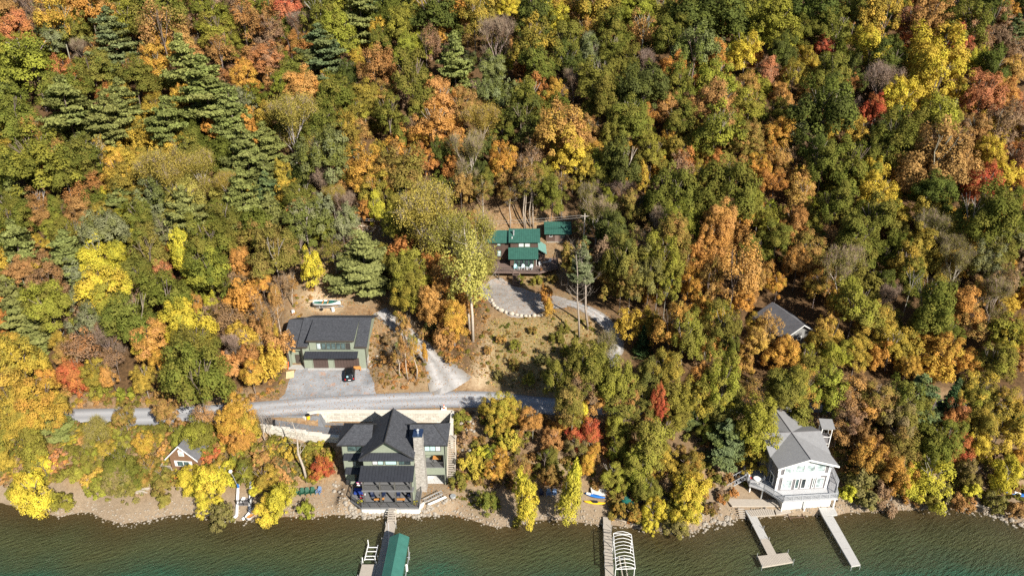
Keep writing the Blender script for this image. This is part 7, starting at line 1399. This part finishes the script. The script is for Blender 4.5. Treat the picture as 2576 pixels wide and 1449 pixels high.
# ---------------------------------------------------------------- single tall trunks the eye finds in the clearings
def tall(px, py, topx, topy, r, barkc, kind, label, crown=None, cw=0, cols='og', cH=.5, mesh=None):
    b0 = onT(px, py); q = aty(topx, topy, b0[1] + .5); H = q[2] - b0[2]; lean = (q[0] - b0[0])
    t_ = thing(kind, label, 'tree', (b0[0], b0[1], b0[2] - .1), 0, GROUPS['bare_tree']); g = random.Random(int(px)); mb = MB()
    P = [(lean * f + g.uniform(-.28, .28) * (f > 0), .5 * f + g.uniform(-.25, .25) * (f > 0), H * f) for f in (0, .25, .5, .75, 1)]; mb.tube(P, [r, r * .82, r * .66, r * .45, r * .15], 7)
    ends = []
    for k in range(11):
        f = g.uniform(.42, .97); p = np.array((lean * f, .5 * f, H * f)); a = g.uniform(0, 6.28); L = H * g.uniform(.07, .17); d = np.array((math.cos(a), math.sin(a), g.uniform(.3, 1.0))); e = p + d * L; rr = r * .35 * (1.2 - f); mb.tube([p, (p + e) / 2 + (0, 0, -.1), e], [rr, rr * .7, rr * .35], 4, False)
        for _ in range(3): e2 = e + np.array((g.gauss(0, 1), g.gauss(0, 1), g.uniform(.2, 1.2))) * L * .4; mb.tube([p + (e - p) * g.uniform(.5, 1), e2], [rr * .45, rr * .15], 3, False); ends.append(e2)
    o = mb.build('trunk', 'bark', t_, True, True); o.color = (*barkc, 1)
    me = bpy.data.meshes.new('twigs'); tw = MB()
    for e in ends:
        for _ in range(6): d = np.array((g.gauss(0, .5), g.gauss(0, .5), g.gauss(.3, .4))); tw.add([e - (.012, 0, 0), e + (.012, 0, 0), e + d * 1.3], [(0, 1, 2)])
    o = tw.build('twigs', 'bark', t_, True) if ends else None; o.color = (*[c * .7 for c in barkc], 1)
    if crown is not None: put('crown', crown, t_, (lean * .8, .4, H * (1 - cH)), (cw, cw, H * cH * 1.05), 1., jit(COL[cols[0]], g), COL[cols[-1]])
    return t_
PALE, GREYB = (.52, .47, .40), (.36, .31, .26)
tall(1190, 858, 1166, 575, .33, PALE, 'pale_trunk_tree', 'tall forked pale tree trunk left of the grassy slope', AIRY[0], 10, 'VV', .62)
tall(1181, 830, 1176, 610, .26, PALE, 'pale_trunk_tree', 'second pale trunk just behind the tall forked one', AIRY[1], 6, 'Vo', .45)
tall(1479, 828, 1462, 612, .27, GREYB, 'thin_tall_tree', 'thin tall tree with sparse blue-green top right of the turnaround', PINE[1], 5.0, 'qs', .45)
tall(1457, 850, 1448, 640, .22, GREYB, 'thin_tall_tree', 'nearly bare thin tree left of the blue-green topped one', None, 5, 'a', .4)
for px, py, tx, ty, l in ((1319, 575, 1317, 400, 'slim trunk behind the cottage roof, first from the stove pipe'), (1334, 572, 1336, 395, 'thickest slim trunk behind the middle of the cottage roof'), (1323, 574, 1322, 440, 'slim trunk close to the thickest one behind the cottage'), (1341, 574, 1342, 430, 'slim trunk just right of the thickest one behind the cottage'), (1219, 578, 1210, 440, 'slim pale trunk at the left end of the cottage roof'), (1412, 555, 1414, 430, 'slim trunk standing behind the green-roofed shed'), (1283, 575, 1284, 470, 'slim trunk behind the cottage near the two roofs meeting')):
    tall(px, py, tx, ty, .2, (.42, .36, .29), 'slim_tree', l, AIRY[int(px) % 5] if px != 1334 else AIRY[2], 6.5, g_ := ('og', 'ot', 'ko')[int(px) % 3], .4)
tall(772, 1212, 732, 1060, .26, (.42, .37, .31), 'bare_leaning_tree', 'bare leaning grey tree on the bank left of the scarlet tree', None)
tall(672, 1120, 650, 1035, .12, GREYB, 'bare_leaning_tree', 'thin bare tree below the stepped stone wall, nearer the bins', None)
tall(690, 1115, 664, 1045, .10, GREYB, 'bare_leaning_tree', 'thinnest bare tree below the stepped stone wall', None)
tall(272, 470, 238, 365, .25, (.62, .56, .48), 'white_snag', 'white leaning dead trunk among green and golden trees', None)
tall(633, 460, 622, 395, .3, (.33, .28, .23), 'pine_snag', 'grey pine trunk bared beneath the big pine', None)
tall(201, 585, 178, 538, .18, (.60, .54, .46), 'white_snag', 'white leaning dead trunk between the two russet trees', None)
for px, py, tx, ty, l in ((660, 935, 640, 850, 'thin pale trunk on the leaf-covered bank, first left of the garage'), (690, 905, 664, 770, 'thin pale trunk on the leaf-covered bank, second left of the garage'), (668, 870, 652, 745, 'thin trunk highest on the bank left of the garage'), (713, 880, 690, 720, 'thin orange-leaved trunk against the garage end'), (737, 770, 736, 690, 'thin trunk at the uphill corner of the garage'), (1008, 950, 996, 880, 'thin trunk on the bank between garage and track, nearest the garage'), (1026, 955, 1012, 830, 'thin trunk on the bank between garage and track, middle one'), (1048, 955, 1040, 850, 'thin trunk on the bank between garage and track, nearest the junction')):
    tall(px, py, tx, ty, .13, (.45, .38, .30), 'thin_bank_tree', l, AIRY[int(px) % 5], 2.6, ('to', 'ay', 'tk')[int(px) % 3], .55)
tall(848, 702, 835, 600, .3, (.2, .17, .14), 'dark_twin_tree', 'dark forked tree standing in the brown clearing, upright stem', AIRY[3], 7, 'og', .55); tall(868, 708, 878, 610, .25, (.2, .17, .14), 'dark_twin_tree', 'dark forked tree standing in the brown clearing, leaning stem', AIRY[4], 6, 'os', .5)
# ---------------------------------------------------------------- labels for the trees
def side(a, b):
    dx, dy = b['px'] - a['px'], b['py'] - a['py']
    if abs(dx) > abs(dy) * 1.2: return 'right of' if dx < 0 else 'left of'
    return 'in front of' if dy < 0 else 'behind'
def look(t_):
    k, k2, kd = t_['cols'][0], t_['cols'][-1], t_['kind']; n1 = CNAME[k]; n2 = CNAME[k2]
    noun = {'shrub': 'shrub', 'pine_tree': 'pine', 'spruce_tree': 'spruce', 'bare_tree': 'tree', 'broadleaf_tree': 'tree', 'autumn_tree': 'tree'}[kd]
    s = n1 if (k == k2 or n1 == n2) else f'{n1} and {n2}'
    return s, noun
used = set()
px_ = np.array([t_['px'] for t_ in TREES]); py_ = np.array([t_['py'] for t_ in TREES])
for i, t_ in enumerate(TREES):
    s, noun = look(t_); wd = t_['w'] * 1.0
    size = 'tiny' if wd < 30 else 'small' if wd < 50 else 'medium' if wd < 72 else 'large' if wd < 98 else 'huge'
    if t_['flag'] == '|': size += ' narrow'
    d = np.hypot(px_ - t_['px'], py_ - t_['py']); order = [j for j in np.argsort(d)[1:14]]
    rel, seen = [], set()
    for j in order:
        o = TREES[j]; sn, nn = look(o)
        if sn == s and nn == noun: continue
        p = f'{side(t_, o)} a {sn} {nn}'.replace(' a orange', ' an orange').replace(' a olive', ' an olive')
        if p not in seen: rel.append(p); seen.add(p)
    lm = min(LANDMARKS, key=lambda q: math.hypot(q[1] - t_['px'], (q[2] - t_['py']) * 1.0)); dl = math.hypot(lm[1] - t_['px'], lm[2] - t_['py'])
    fx, fy = t_['px'] / 2576, t_['py'] / 1449
    where = (['top', 'upper', 'middle', 'lower', 'bottom'][min(4, max(0, int(fy * 5)))] + ' ' + ['far left', 'left', 'left centre', 'right centre', 'right', 'far right'][min(5, max(0, int(fx * 6)))])
    cands = []
    if dl < 190:
        dx, dy = t_['px'] - lm[1], t_['py'] - lm[2]
        sd = ('right of' if dx > 0 else 'left of') if abs(dx) > abs(dy) else ('downhill of' if dy > 0 else 'uphill of')
        cands += [f'{size} {s} {noun} {sd} {lm[0]}'] + [f'{size} {s} {noun} {sd} {lm[0]}, {r}' for r in rel[:5]]
    cands += [f'{size} {s} {noun} {r}, {where} of the photo' for r in rel[:6]]
    cands += [f'{size} {s} {noun} {a}, {b_}' for a in rel[:6] for b_ in rel[:6] if a != b_]
    for c in cands:
        if c not in used and 4 <= len(c.replace(',', ' ').split()) <= 16: break
    else: c = f'{size} {s} {noun} {where} of the photo'
    used.add(c); t_['obj']['label'] = c
